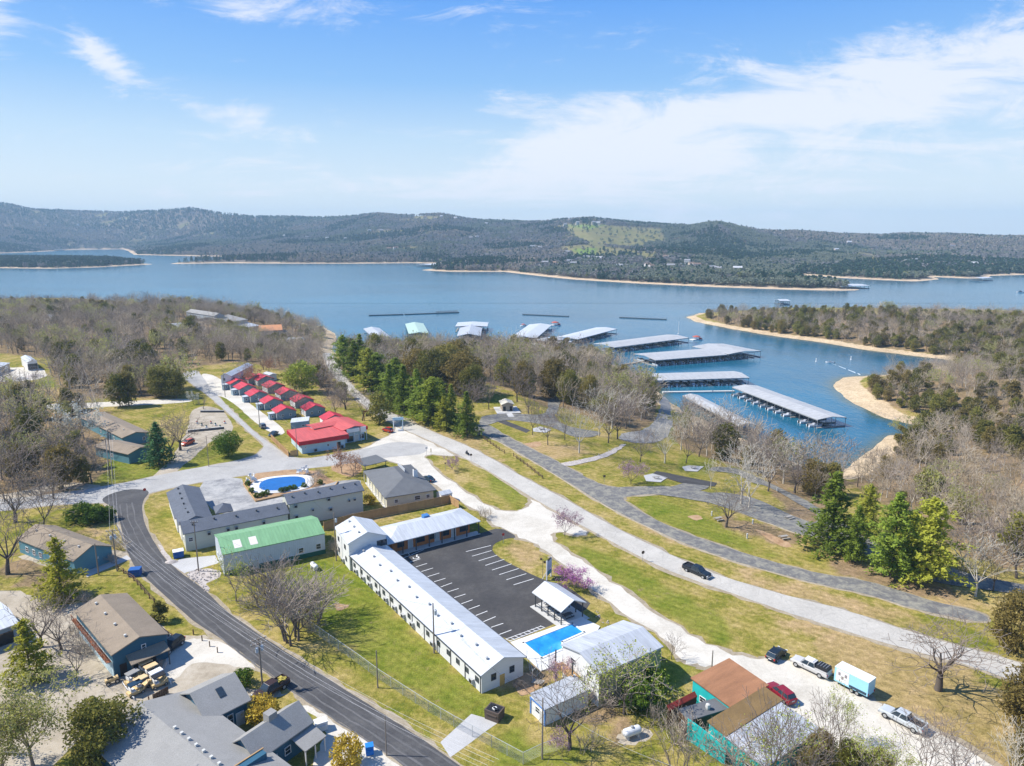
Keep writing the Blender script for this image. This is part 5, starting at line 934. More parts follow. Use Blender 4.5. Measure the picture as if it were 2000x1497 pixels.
# far marinas
for lab, A, B, C_ in (('far white roofed dock behind the sandy point on the right', (1655,559), (1699,558), (1656,555)), ('far dock roof poking up behind the wooded peninsula on the right', (1524,588), (1544,588), (1524,585)), ('far marina dock beside the low point, nearest', (847,518), (884,515), (850,514)), ('far marina dock beside the low point, behind', (886,513), (915,512), (888,510)), ('far left marina dock, rightmost', (132,488), (152,487), (134,485)), ('far left marina dock, middle', (98,489), (120,488), (100,486)), ('far left marina dock, leftmost', (5,493), (60,491), (6,490)), ('far dock at the right edge by the distant shore', (1920,544), (1940,543), (1922,541))):
    x, y, bz, rz, L, W = frame3(A, B, C_, 5, WATER); o = thing('far_dock', lab, 'boat dock', (x, y, WATER), rz, 'distant marina docks'); W = max(min(W, 40), 14)
    roof_mb('gable', L, W, 5, 1.0).build('roof', W_ROOF, o); posts(o, [(-L/2+1+i*(L-2)/5, sy*(W/2-1)) for i in range(6) for sy in (-1, 1)], 0, 4.8, STEELP, 0.5); MB().box((0, 0, 0.3), (L, W, 0.7)).build('deck', FLOAT, o)
# ------------------------------------------------------------------ vehicles
TYRE = mat('tyre_rubber', (0.018, 0.018, 0.019), 0.85); RIM = mat('alloy_rim', (0.45, 0.46, 0.47), 0.35, 0.05, metal=0.6); HEADL = mat('headlight_lens', (0.75, 0.78, 0.8), 0.15, 0.02); TAILL = mat('tail_light_lens', (0.42, 0.012, 0.012), 0.25, 0.02); PLATE = mat('number_plate_white', (0.7, 0.7, 0.7), 0.5)
def paint(name, c, rough=0.28): return mat(name, c, rough, 0.04, spec=0.5)
_wm = {}
def wheel(par, x, y, r=0.38, w=0.26):
    k = (r, w)
    if k not in _wm:
        t = MB().tube((0, -w/2, 0), (0, w/2, 0), r, n=14).mesh('tyre', TYRE, False); q = MB().tube((0, -w/2-0.015, 0), (0, w/2+0.015, 0), r*0.6, n=10).mesh('rim', RIM); _wm[k] = (t, q)
    o = put('wheel', _wm[k][0], par, (x, y, r)); put('rim', _wm[k][1], o)
def loft(st):
    vs = []; fs = []
    for x, w, zb, zt in st: vs += [(x, -w*0.88, zb), (x, -w, zb+0.18), (x, -w, zt-0.16), (x, -w*0.90, zt), (x, w*0.90, zt), (x, w, zt-0.16), (x, w, zb+0.18), (x, w*0.88, zb)]
    n = 8
    for k in range(len(st)-1):
        for i in range(n): fs.append((k*n+i, k*n+(i+1) % n, (k+1)*n+(i+1) % n, (k+1)*n+i))
    fs += [tuple(range(n-1, -1, -1)), tuple(range((len(st)-1)*n, len(st)*n))]
    return MB().add(vs, [f[::-1] for f in fs])
def cabin(o, x0, x1, w, zb, zt, m, fr=0.75, rr=0.35, split=1, gl=None):
    """x0 rear foot, x1 front foot; fr / rr = rake of windscreen and rear window"""
    wt = w*0.80; tx0, tx1 = x0+rr, x1-fr
    MB().add([(x0,-w,zb),(x1,-w,zb),(x1,w,zb),(x0,w,zb),(tx0,-wt,zt),(tx1,-wt,zt),(tx1,wt,zt),(tx0,wt,zt)], [(4,5,6,7),(0,1,5,4),(1,2,6,5),(2,3,7,6),(3,0,4,7)]).build('cabin', m, o, bevel=0.04)
    def q(a, b, c, d, name, push, ins=0.08):
        P = [Vector(v) for v in (a, b, c, d)]; cc = sum(P, Vector())/4; P = [p+(cc-p)*ins*1.2+Vector(push) for p in P]; n = Vector(push)*1.6
        MB().add([tuple(p) for p in P]+[tuple(p-n) for p in P], [(0,1,2,3),(7,6,5,4),(0,4,5,1),(1,5,6,2),(2,6,7,3),(3,7,4,0)]).build(name, GLASS, o)
    q((x1,-w,zb),(x1,w,zb),(tx1,wt,zt),(tx1,-wt,zt),'windscreen',(0.022,0,0.016)); q((x0,w,zb),(x0,-w,zb),(tx0,-wt,zt),(tx0,wt,zt),'rear_window',(-0.025,0,0.012))
    for s in (-1, 1):
        for k in range(split):
            a0, a1 = k/split, (k+1)/split; lo = lambda f: x0+(x1-x0)*f; hi = lambda f: tx0+(tx1-tx0)*f
            pts = [(lo(a0),s*w,zb),(lo(a1),s*w,zb),(hi(a1),s*wt,zt),(hi(a0),s*wt,zt)]
            if s > 0: pts = pts[::-1]
            q(*pts, 'side_window', (0, s*0.022, 0.005), 0.10)
def lights(o, xf, xr, w, z):
    h = MB().box((0, 0, 0), (0.10, 0.36, 0.18)).mesh('headlight', HEADL); t = MB().box((0, 0, 0), (0.10, 0.22, 0.30)).mesh('tail_light', TAILL)
    for s in (-1, 1): put('headlight', h, o, (xf, s*w*0.74, z)); put('tail_light', t, o, (xr, s*w*0.82, z+0.05))
def heading(a, b): a, b = G(*a), G(*b); return math.atan2(b.y-a.y, b.x-a.x)
def car(name, label, at, tail, nose, m, kind='car', L=None, group=None, bedm=None, extra=None):
    p = G(*at); rz = heading(tail, nose); o = thing(name, label, 'car' if kind in ('car', 'suv', 'hatch') else 'pickup', (p.x, p.y, p.z+0.04), rz, group); EXCL.append((p.x, p.y, 4))
    if kind == 'pickup':
        l = (L or 5.9)/2; w = 0.98
        loft([(-l,w*0.96,0.5,1.12),(-l+0.1,w,0.42,1.16),(-0.95,w,0.40,1.16),(0.9,w,0.40,1.16),(1.5,w,0.42,1.14),(l-0.5,w*0.97,0.45,1.08),(l-0.05,w*0.88,0.5,0.95)]).build('body', m, o)
        cabin(o, -0.95, 1.45, 0.88, 1.14, 1.88, m, 0.75, 0.18, 2)
        bd = MB(); bl = l-1.15; bx = -l+0.1+bl/2
        bd.box((bx, 0, 1.175), (bl-0.12, 1.55, 0.02)); bd.build('bed_floor', bedm or BLACK, o)
        rl = MB(); rl.box((bx, -0.9, 1.26), (bl, 0.12, 0.24)); rl.box((bx, 0.9, 1.26), (bl, 0.12, 0.24)); rl.box((-l+0.08, 0, 1.26), (0.12, 1.68, 0.24)); rl.build('bed_side', m, o)
        wr, wx = 0.42, (l-0.98, -l+1.15); MB().box((l-0.02, 0, 0.58), (0.16, 1.8, 0.22)).build('bumper', RIM, o); MB().box((-l-0.02, 0, 0.55), (0.14, 1.7, 0.18)).build('bumper', RIM, o); lights(o, l-0.06, -l+0.02, w, 0.86)
        if extra == 'cap':
            MB().box((bx, 0, 1.62), (bl, 1.72, 0.6), top=(0.97, 0.86)).build('bed_cap', BLACK, o); rk = MB()
            for i in range(4): rk.box((bx-bl*0.35+i*bl*0.23, 0, 1.95), (0.06, 1.4, 0.06))
            rk.build('roof_rack', STEELP, o)
            MB().box((0.2, 0, 1.92), (1.3, 1.2, 0.05)).build('roof_panel', mat('white_roof_panel', (0.7, 0.71, 0.72), 0.4), o)
        if extra == 'load':
            for i in range(10): MB().box((bx+rng.uniform(-0.7, 0.7), rng.uniform(-0.6, 0.6), 1.28+rng.uniform(0, 0.12)), (0.5, 0.3, 0.2), rng.uniform(0, 3)).build('cut_brush', YLEAF, o)
    else:
        l = (L or 4.6)/2; w = 0.90; hi = 0.26 if kind == 'suv' else 0.0
        loft([(-l,w*0.86,0.42,0.80+hi),(-l+0.15,w*0.95,0.30,0.92+hi),(-l+0.9,w,0.26,0.95+hi),(0.9,w,0.26,0.94+hi),(l-0.7,w*0.97,0.28,0.82+hi),(l-0.15,w*0.9,0.32,0.70+hi),(l,w*0.74,0.40,0.58+hi)]).build('body', m, o)
        if kind == 'car': cabin(o, -l+0.55, 1.05, 0.82, 0.92, 1.42, m, 0.95, 0.75, 2)
        else: cabin(o, -l+0.18, 1.05, 0.84, 0.92+hi, 1.5+hi, m, 0.8, 0.35, 3)
        wr, wx = 0.34+hi*0.15, (l-0.9, -l+0.85); lights(o, l-0.12, -l+0.05, w, 0.66+hi)
        MB().box((-l-0.01, 0, 0.62+hi), (0.05, 0.5, 0.14)).build('number_plate', PLATE, o)
    for x in wx:
        for s in (-1, 1): wheel(o, x, s*(w-0.12), wr)
    for s in (-1, 1): MB().box((0.95, s*(w+0.08), 1.08), (0.14, 0.2, 0.14)).build('mirror', m, o)
    return o
YLEAF = mat('cut_brush_yellow', (0.40, 0.33, 0.07), 0.9, 0.3, obvar=0.3)
P_BLACK = paint('black_car_paint', (0.012, 0.016, 0.02)); P_SILV = paint('silver_car_paint', (0.44, 0.47, 0.49), 0.32); P_PALE = paint('pale_car_paint', (0.50, 0.49, 0.47)); P_MAR = paint('maroon_car_paint', (0.22, 0.01, 0.02)); P_RED = paint('red_car_paint', (0.40, 0.03, 0.02)); P_ORG = paint('orange_car_paint', (0.55, 0.09, 0.03)); P_NAVY = paint('navy_car_paint', (0.02, 0.045, 0.075)); P_GREY = paint('grey_car_paint', (0.10, 0.125, 0.15)); P_BRN = paint('dark_brown_car_paint', (0.045, 0.025, 0.02))
car('pickup_truck', 'black pickup driving along the pale highway', (1361,1122), (1340,1112), (1386,1132), P_BLACK, 'pickup', 6.1)
car('parked_car', 'dark car parked on gravel beside the dark roofed house', (836,939), (845,943), (828,936), P_NAVY, 'car')
car('parked_car', 'black car nosed into the grass verge of the gravel frontage', (1516,1284), (1506,1292), (1527,1275), P_BLACK, 'hatch', 4.4)
car('pickup_truck', 'pale pickup with black bed cap towing a white roofed trailer', (1583,1310), (1610,1323), (1555,1297), P_PALE, 'pickup', 6.0, extra='cap')
car('pickup_truck', 'silver pickup parked alone near the right end of the gravel frontage', (1762,1413), (1795,1430), (1730,1396), P_SILV, 'pickup', 6.0)
car('parked_car', 'maroon car half hidden behind the rust roofed house', (1524,1362), (1543,1377), (1505,1347), P_MAR, 'suv', 4.9)
car('pickup_truck', 'dark brown pickup with yellow brush in its bed by the grey roofed house', (530,1354), (550,1342), (510,1366), P_BRN, 'pickup', 5.6, extra='load')
car('parked_car', 'orange red vehicle on the pale lot by the bare tree on the left', (367,869), (375,866), (359,872), P_ORG, 'suv', 4.8)
car('parked_car', 'red car on the lot to the right of the red store', (757,844), (765,846), (750,842), P_RED, 'suv', 4.4)
car('parked_car', 'dark car at the corner of the red store by its wood fence', (534,851), (545,845), (524,857), P_NAVY, 'car')
car('parked_car', 'grey car at the foot of the cabin street below the street pole', (513,836), (519,842), (507,830), P_GREY, 'suv', 4.7)
car('parked_car', 'dark vehicle in the shade at the right side of the blue workshop', (336,1268), (345,1261), (326,1275), P_BLACK, 'suv', 4.6)
# box trailer behind the pale pickup
p = G(1663,1345); rz = heading((1695,1362), (1632,1330)); o = thing('box_trailer', 'white roofed light blue box trailer hitched behind the pale pickup', 'trailer', (p.x, p.y, 0.04), rz)
TRB = paint('trailer_blue', (0.30, 0.60, 0.74), 0.4); b = MB().box((-0.3, 0, 1.75), (5.2, 2.2, 2.3)).build('body', TRB, o, bevel=0.06); MB().box((-0.3, 0, 2.94), (5.24, 2.24, 0.08)).build('roof', TRIM_W, o)
for s in (-1, 1):
    MB().box((1.0, s*1.115, 1.85), (2.0, 0.03, 1.9)).build('side_panel', TRIM_W, o)
    for i in range(3): MB().box((1.0+0.5*(i-1), s*1.14, 1.9+0.25*(-1)**i), (0.34, 0.02, 0.5)).build('painted_mark', mat('trailer_mark', (0.25, 0.22, 0.22), 0.6), o)
    MB().box((-1.4, s*1.118, 0.95), (2.6, 0.03, 0.4)).build('side_stripe', P_NAVY, o); wheel(o, -0.5, s*1.0, 0.36); wheel(o, -1.35, s*1.0, 0.36)
    put('tail_light', MB().box((0, 0, 0), (0.06, 0.2, 0.3)).mesh('tail_light', TAILL), o, (-2.93, s*0.9, 0.9))
MB().box((-0.3, 0, 0.55), (5.0, 1.9, 0.14)).build('chassis', BLACK, o); MB().tube((2.3, 0, 0.55), (3.7, 0, 0.5), 0.07).build('drawbar', BLACK, o)
# golf carts and a quad bike by the blue workshop
CREAM = mat('cart_cream', (0.62, 0.45, 0.22), 0.5, 0.06); CART = {}
def golf_cart(label, at, rz, top, seat=None):
    p = G(*at); o = thing('golf_cart', label, 'golf cart', (p.x, p.y, 0.03), rz, 'golf carts in the fenced yard')
    if top.name not in CART: CART[top.name] = MB().box((0, 0, 1.85), (1.9, 1.25, 0.1), top=(0.94, 0.9)).mesh('canopy', top)
    if 'b' not in CART:
        m = loft([(-1.2,0.55,0.3,0.75),(-0.2,0.6,0.25,0.8),(0.3,0.6,0.25,0.5),(0.7,0.58,0.25,0.6),(1.2,0.42,0.3,0.85)]); CART['b'] = m.mesh('body', CREAM); q = MB(); q.box((-0.45, 0, 0.86), (0.6, 1.1, 0.16)); q.box((-0.78, 0, 1.15), (0.14, 1.1, 0.5)); CART['s'] = q.mesh('seat', TRIM_W); CART['p'] = MB().tube((0, 0, 0.6), (0, 0, 1.82), 0.03, n=4).mesh('post', BLACK)
    put('body', CART['b'], o); put('canopy', CART[top.name], o); put('seat', CART['s'], o)
    for x in (-0.85, 0.75):
        for s in (-1, 1): put('post', CART['p'], o, (x, s*0.52, 0)); wheel(o, x, s*0.52, 0.24, 0.2)
hz_c = heading((261,1328), (282,1318))
TAN_T = mat('cart_tan_top', (0.66, 0.48, 0.26), 0.5)
for lab, at, tp in (('golf cart with tan top nearest the porch of the blue workshop', (286,1313), TAN_T), ('golf cart with tan top by the right hand rail of the yard', (297,1321), TAN_T), ('golf cart with tan top in the lower middle of the yard', (277,1346), TAN_T), ('golf cart with white top at the right of the yard', (307,1332), TRIM_W), ('golf cart with dark grey top at the left of the yard', (261,1334), GREYSH), ('golf cart with black top in the near right corner of the yard', (312,1340), BLACK), ('golf cart with dark blue top in the near left corner of the yard', (266,1356), P_NAVY)): golf_cart(lab, at, hz_c+rng.uniform(-0.1, 0.1), tp)
p = G(219,1335); o = thing('quad_bike', 'black and cream quad bike at the front corner of the blue workshop', 'quad bike', (p.x, p.y, 0.03), hz_c-0.2); loft([(-0.9,0.35,0.5,0.85),(-0.2,0.4,0.4,0.95),(0.3,0.35,0.4,0.85),(0.9,0.4,0.5,0.95)]).build('body', CREAM, o); MB().box((-0.2, 0, 1.0), (0.8, 0.35, 0.14)).build('seat', BLACK, o); MB().tube((0.45, -0.4, 1.15), (0.45, 0.4, 1.15), 0.03).build('handlebar', BLACK, o)
for x in (-0.6, 0.65):
    for s in (-1, 1): wheel(o, x, s*0.45, 0.3, 0.25)
# people: one skinned body each, posed by joints
SHIRT = mat('dark_jacket', (0.03, 0.035, 0.05), 0.9)
def person(label, loc, rz, pose, cols):
    o = thing('person', label, 'person', loc, rz)
    J, E = pose; me = bpy.data.meshes.new('body'); me.from_pydata([j[:3] for j in J], E, []); b = put('body', me, o); me.materials.append(cols)
    b.modifiers.new('Skin', 'SKIN'); sv_ = me.skin_vertices[0].data
    for i, j in enumerate(J): sv_[i].radius = (j[3], j[3]*0.9); sv_[i].use_root = (i == 0)
    b.modifiers.new('Subdivision', 'SUBSURF').levels = 1; return o
EDG = [(0,1),(1,2),(2,3),(3,4),(2,5),(5,6),(6,7),(2,8),(8,9),(9,10),(0,11),(11,12),(12,13),(13,14),(0,15),(15,16),(16,17),(17,18)]
stand = ([(0,0,0.95,.15),(0,0,1.15,.15),(0,0,1.42,.14),(0,0,1.55,.06),(0.01,0,1.68,.11),(0,.2,1.42,.06),(.02,.25,1.14,.045),(.1,.24,.9,.035),(0,-.2,1.42,.06),(.02,-.25,1.14,.045),(.1,-.24,.9,.035),(0,.1,.88,.09),(.02,.11,.5,.065),(0,.11,.09,.045),(.14,.12,.04,.04),(0,-.1,.88,.09),(.02,-.11,.5,.065),(0,-.11,.09,.045),(.14,-.12,.04,.04)], EDG)
ride = ([(-.25,0,.82,.16),(-.2,0,1.05,.16),(-.08,0,1.3,.15),(-.04,0,1.42,.06),(0,0,1.55,.13),(-.06,.2,1.3,.06),(.18,.28,1.12,.05),(.42,.3,1.08,.04),(-.06,-.2,1.3,.06),(.18,-.28,1.12,.05),(.42,-.3,1.08,.04),(-.2,.12,.8,.09),(.2,.22,.72,.07),(.1,.2,.34,.05),(.24,.2,.3,.04),(-.2,-.12,.8,.09),(.2,-.22,.72,.07),(.1,-.2,.34,.05),(.24,-.2,.3,.04)], EDG)
p = G(912,889); rz = heading((925,896), (900,882)); o = thing('motorcycle', 'black motorcycle riding on the pale highway near the junction', 'motorcycle', (p.x, p.y, 0.04), rz)
for x in (-0.75, 0.8): wheel(o, x, 0, 0.33, 0.14)
loft([(-0.8,0.12,0.55,0.75),(-0.3,0.16,0.4,0.85),(0.2,0.2,0.3,0.95),(0.5,0.12,0.6,1.0)]).build('body', P_BLACK, o); MB().tube((0.45, -0.35, 1.08), (0.45, 0.35, 1.08), 0.025).build('handlebar', RIM, o); MB().tube((0.5, 0, 1.05), (0.8, 0, 0.33), 0.05).build('fork', RIM, o); MB().box((-0.35, 0, 0.86), (0.6, 0.26, 0.1)).build('seat', BLACK, o); put('headlight', MB().lathe([(0.09, 0), (0.09, 0.12)], 8).mesh('headlight', HEADL), o, (0.55, 0, 0.95))
for s in (-1, 1): MB().box((-0.7, s*0.25, 0.6), (0.45, 0.2, 0.35)).build('saddlebag', BLACK, o)
person('rider in dark jacket and helmet on the motorcycle', (p.x, p.y, 0.04), rz, ride, SHIRT)
p = Z(1392,768,WATER+0.7); person('person in dark blue clothes standing on the long pale gangway', p, 0.4, stand, mat('blue_clothes', (0.05, 0.09, 0.2), 0.9))

# ------------------------------------------------------------------ poles and lines
POLE = mat('weathered_pole', (0.23, 0.19, 0.155), 0.9, 0.2, streak=(1, 1, 0.2)); TRF = mat('transformer_grey', (0.45, 0.48, 0.5), 0.5); WIRE = mat('bare_wire', (0.50, 0.50, 0.50), 0.5); WIRED = mat('dark_wire', (0.05, 0.05, 0.055), 0.6)
def height(P, ty):
    h = 6.0
    for _ in range(12):
        y = pix(P.x, P.y, P.z+h)[1]; y2 = pix(P.x, P.y, P.z+h+0.1)[1]; h += (ty-y)/((y2-y)/0.1)
    return max(2.5, min(h, 19))
def utility_pole(label, base, top, arms=(), trf=0, lamp=False, rz=0.0, r=0.15):
    p = G(*base); h = height(p, top[1]); o = thing('utility_pole', label, 'utility pole', p, rz, 'utility poles')
    MB().tube((0, 0, -0.5), (0, 0, h), r, r*0.65, 8).build('pole', POLE, o)
    for dz, l in arms:
        a = MB().box((0, 0.16, h-dz), (l, 0.10, 0.14)).build('crossarm', POLE, o)
        ins = MB().lathe([(0.05, 0), (0.06, 0.1), (0.03, 0.2)], 6).mesh('insulator', TRIM_W)
        for k in (-0.46, -0.18, 0.18, 0.46): put('insulator', ins, a, (k*l, 0.16, h-dz+0.07))
    for i in range(trf): MB().lathe([(0.2, 0), (0.24, 0.1), (0.24, 0.8), (0.1, 0.9)], 10, (0.38*(-1)**i, -0.05, h-2.1-0.15*i)).build('transformer', TRF, o)
    if lamp: MB().tube((0, 0, h-1.2), (-1.4, 0, h-0.9), 0.04).build('lamp_arm', STEELP, o); MB().box((-1.6, 0, h-0.92), (0.6, 0.26, 0.14)).build('lamp_head', TRF, o)
    return Vector((p.x, p.y, p.z)), h, rz
PA = utility_pole('tall pole with two crossarms and transformers by the asphalt street', (513,1346), (507,1247), ((0.25, 2.4), (1.0, 2.4)), 2, rz=0.62)
PB = utility_pole('pole with crossarm beside the teal gabled building', (229,1116), (220,1034), ((0.4, 2.4),), 2, rz=0.35)
PC = utility_pole('thin pole in front of the teal gable wall', (193,1124), (187,1062))
PD = utility_pole('pole standing at the left end of the green roofed workshop', (388,1116), (373,1019), ((0.2, 1.6),))
PE = utility_pole('pole against the roof of the long motel wing', (848,1276), (846,1178), (), 1)
PF = utility_pole('short bare pole on the lawn beside the chain link fence', (738,1344), (734,1271), r=0.12)
PG = utility_pole('slender pole by the small blue trimmed shed', (1059,1483), (1063,1364), r=0.13)
PH = utility_pole('pole with street lamp on the grass north of the cross road', (221,936), (215,846), ((0.4, 2.2),), 0, True, 0.2)
PI = utility_pole('second pole beside the street lamp pole', (215,934), (213,856))
PJ = utility_pole('thin pole at the left corner of the red store', (581,892), (576,836), r=0.12)
PK = utility_pole('pole at the top of the cabin street', (440,776), (437,724), ((0.3, 1.8),), 1)
PL = utility_pole('pole beside the street in front of the middle cabins', (507,829), (505,772), ((0.3, 1.8),), 1)
PM = utility_pole('pale pole on the lawn by the round tree', (408,912), (405,851), r=0.11)
PN = utility_pole('pole at the corner of the two storey motel block', (657,1096), (649,1002), (), 1)
PO = utility_pole('pole behind the tall beige motel block', (614,1014), (612,976), ((0.3, 1.6),), 1, r=0.12)
PP = utility_pole('dark pole at the near edge of the asphalt street', (755,1476), (750,1396), r=0.1)
PQ = utility_pole('brown pole at the back corner of the rust roofed house', (1390,1309), (1394,1271), r=0.12)
PR = utility_pole('thin pole standing in the clearing by the white garages', (88,790), (86,742), r=0.1)
PS = utility_pole('thin pole in the field left of the brown motel', (110,775), (109,748), r=0.1)
PX = (Z(960, 1640), 10.0, 0.62); PW = (Z(150, 700), 9.0, 0.2)
def wire(label, A, ha, offa, B, hb, offb, sag=0.8, m=WIRE, r=0.014):
    a = A[0]+Vector((offa*math.cos(A[2]), offa*math.sin(A[2]), ha)); b = B[0]+Vector((offb*math.cos(B[2]), offb*math.sin(B[2]), hb)); n = 14; mb = MB(); pp = None
    for i in range(n+1):
        f = i/n; q = a+(b-a)*f-Vector((0, 0, sag*4*f*(1-f)))
        if pp is not None: mb.tube(pp, q, r, n=3, cap=False)
        pp = q
    tag(mb.build('power_line', m), label, 'power line', 'power lines along the street')
for k, w in zip((-0.46, -0.18, 0.18, 0.46), ('outermost on the left', 'second from the left', 'second from the right', 'outermost on the right')):
    wire(f'pale wire between the two big poles of the asphalt street, {w}', PB, PB[1]-0.2, k*2.4, PA, PA[1]-0.1, k*2.4, 1.0)
    wire(f'pale wire running on out of the near edge over the street, {w}', PA, PA[1]-0.1, k*2.4, PX, PX[1], k*2.4, 0.9)
    if k > -0.3: wire(f'pale wire from the teal building pole to the lamp pole, {w}', PB, PB[1]-0.2, k*2.4, PH, PH[1]-0.2, k*2.2, 0.8)
wire('wire from the lamp pole up into the left wood', PH, PH[1]-0.3, 0, PW, PW[1], 0, 1.2); wire('dark service wire from the teal building pole to the workshop pole', PB, PB[1]-1.2, 0, PD, PD[1]-0.2, 0, 1.2, WIRED)
wire('wire along the cabin street between its two poles', PK, PK[1]-0.2, 0, PL, PL[1]-0.2, 0, 0.5); wire('wire from the lower cabin street pole to the red store pole', PL, PL[1]-0.2, 0, PJ, PJ[1]-0.2, 0, 0.6); wire('wire from the block pole to the pole behind the beige motel', PN, PN[1]-0.3, 0, PO, PO[1]-0.3, 0, 0.6, WIRED); wire('dark wire from the workshop pole down over the lawn to the roof pole', PD, PD[1]-0.4, 0, PE, PE[1]-0.6, 0, 2.0, WIRED); wire('dark wire from the roof pole to the slender shed pole', PE, PE[1]-0.6, 0, PG, PG[1]-0.6, 0, 1.6, WIRED); wire('wire from the slender shed pole out of the near edge', PG, PG[1]-0.3, 0, (Z(1330,1620), 8.0, 0), 8.0, 0, 1.0)
# ------------------------------------------------------------------ fences
CL = mat('chain_link_steel', (0.42, 0.44, 0.44), 0.5)
def chain_link(label, pts, h=1.8, sp=3.0):
    P = [Z(px, py, h) for px, py in pts]; o = thing('chain_link_fence', label, 'fence', (P[0].x, P[0].y, 0)); q0 = Vector((P[0].x, P[0].y, 0)); pm = MB().tube((0, 0, -0.2), (0, 0, h+0.02), 0.04, n=5).mesh('post', CL); rail = MB(); mesh_ = MB()
    for a, b in zip(P, P[1:]):
        a = Vector((a.x, a.y, 0))-q0; b = Vector((b.x, b.y, 0))-q0; d = b-a; n = max(1, round(d.length/sp)); rail.tube(a+Vector((0, 0, h)), b+Vector((0, 0, h)), 0.035, n=4)
        for i in range(n+1): put('post', pm, o, a+d*(i/n))
        k = int(d.length/0.16)
        for i in range(-int(h/0.16), k):
            for s in (1, -1):
                x0 = i*0.16; x1 = x0+h; z0, z1 = 0.03, h
                if x0 < 0: z0 += -x0; x0 = 0
                if x1 > d.length: z1 -= x1-d.length; x1 = d.length
                if z1-z0 < 0.1: continue
                if s < 0: x0, x1 = d.length-x0, d.length-x1
                u_ = d/d.length; mesh_.tube(a+u_*x0+Vector((0, 0, z0)), a+u_*x1+Vector((0, 0, z1)), 0.0045, n=3, cap=False)
    rail.build('top_rail', CL, o); w = mesh_.build('wire_mesh', CL, o); w['kind'] = 'stuff'
chain_link('chain link fence running down the lawn beside the asphalt street', [(520,1150),(590,1203),(699,1278),(740,1308),(836,1369),(886,1398),(960,1437),(1022,1470)])
chain_link('short chain link fence from the lawn corner to the slender pole', [(1022,1470),(1060,1452),(1100,1440)])
def panel_fence(label, pts, h, cat='fence', m=WOODB):
    P = [Z(px, py, h) for px, py in pts]; o = thing('wood_fence', label, cat, (P[0].x, P[0].y, 0)); q0 = Vector((P[0].x, P[0].y, 0)); mb = MB()
    for i in range(14): mb.box((-1.2+0.172*(i+0.5), 0.012*(-1)**i, h/2), (0.16, 0.03, h-0.04*((i*7) % 3)))
    for z in (0.4, h-0.4): mb.box((0, -0.06, z), (2.4, 0.06, 0.1))
    me = mb.mesh('panel', m); pm = MB().box((0, 0, h/2), (0.14, 0.14, h+0.1)).mesh('post', m)
    for a, b in zip(P, P[1:]):
        a = Vector((a.x, a.y, 0))-q0; b = Vector((b.x, b.y, 0))-q0; d = b-a; n = max(1, round(d.length/2.45)); rz = math.atan2(d.y, d.x)
        for i in range(n):
            put('panel', me, o, a+d*((i+0.5)/n), rz); put('post', pm, o, a+d*(i/n), rz)
panel_fence('long cedar board fence behind the motel office wing', [(632,1020),(688,1004),(760,990),(830,977),(878,967),(896,978)], 2.2)
panel_fence('board fence around the yard at the left of the red store', [(529,848),(563,881),(586,878)], 2.0)
panel_fence('dark board fence at the near side of the golf cart yard', [(290,1361),(335,1337)], 1.2, 'fence', WOODD)
def rail_fence(label, pts, h=1.2, m=WOODD, sp=2.6, rails=(0.55, 1.05)):
    P = [G(px, py) for px, py in pts]; o = thing('rail_fence', label, 'fence', P[0]); q0 = P[0]; pm = MB().box((0, 0, h/2-0.1), (0.16, 0.16, h+0.2)).mesh('post', m)
    for a, b in zip(P, P[1:]):
        a = a-q0; b = b-q0; d = b-a; n = max(1, round(d.length/sp))
        for i in range(n+1 if b == P[-1]-q0 else n): put('post', pm, o, a+d*(i/n), rng.uniform(0, 1))
        for i in range(n):
            for z in rails: MB().tube(a+d*(i/n)+Vector((0, 0, z)), a+d*((i+1)/n)+Vector((0, 0, z+rng.uniform(-0.05, 0.05))), 0.06, n=5).build('rail', m, o)
rail_fence('dark split rail fence along the left edge of the asphalt street', [(232,1114),(262,1135),(283,1160),(302,1180)])
rail_fence('split rail fence on the bank between highway and campground road', [(936,852),(975,880),(985,886)], rails=(0.5, 0.95)); rail_fence('longer split rail fence on the bank beside the campground road', [(1003,892),(1030,912),(1060,936)], rails=(0.5, 0.95))
rail_fence('low pale border rail around the golf cart yard', [(300,1305),(334,1337)], 0.5, TRIM_W, 2.0, (0.4,)); rail_fence('low pale border rail at the left of the golf cart yard', [(240,1338),(262,1368)], 0.5, TRIM_W, 2.0, (0.4,))
rail_fence('row of dark rustic posts by the gravel driveway entrance', [(378,1240),(395,1252),(425,1275)], 1.0, WOODD, 2.2, ())
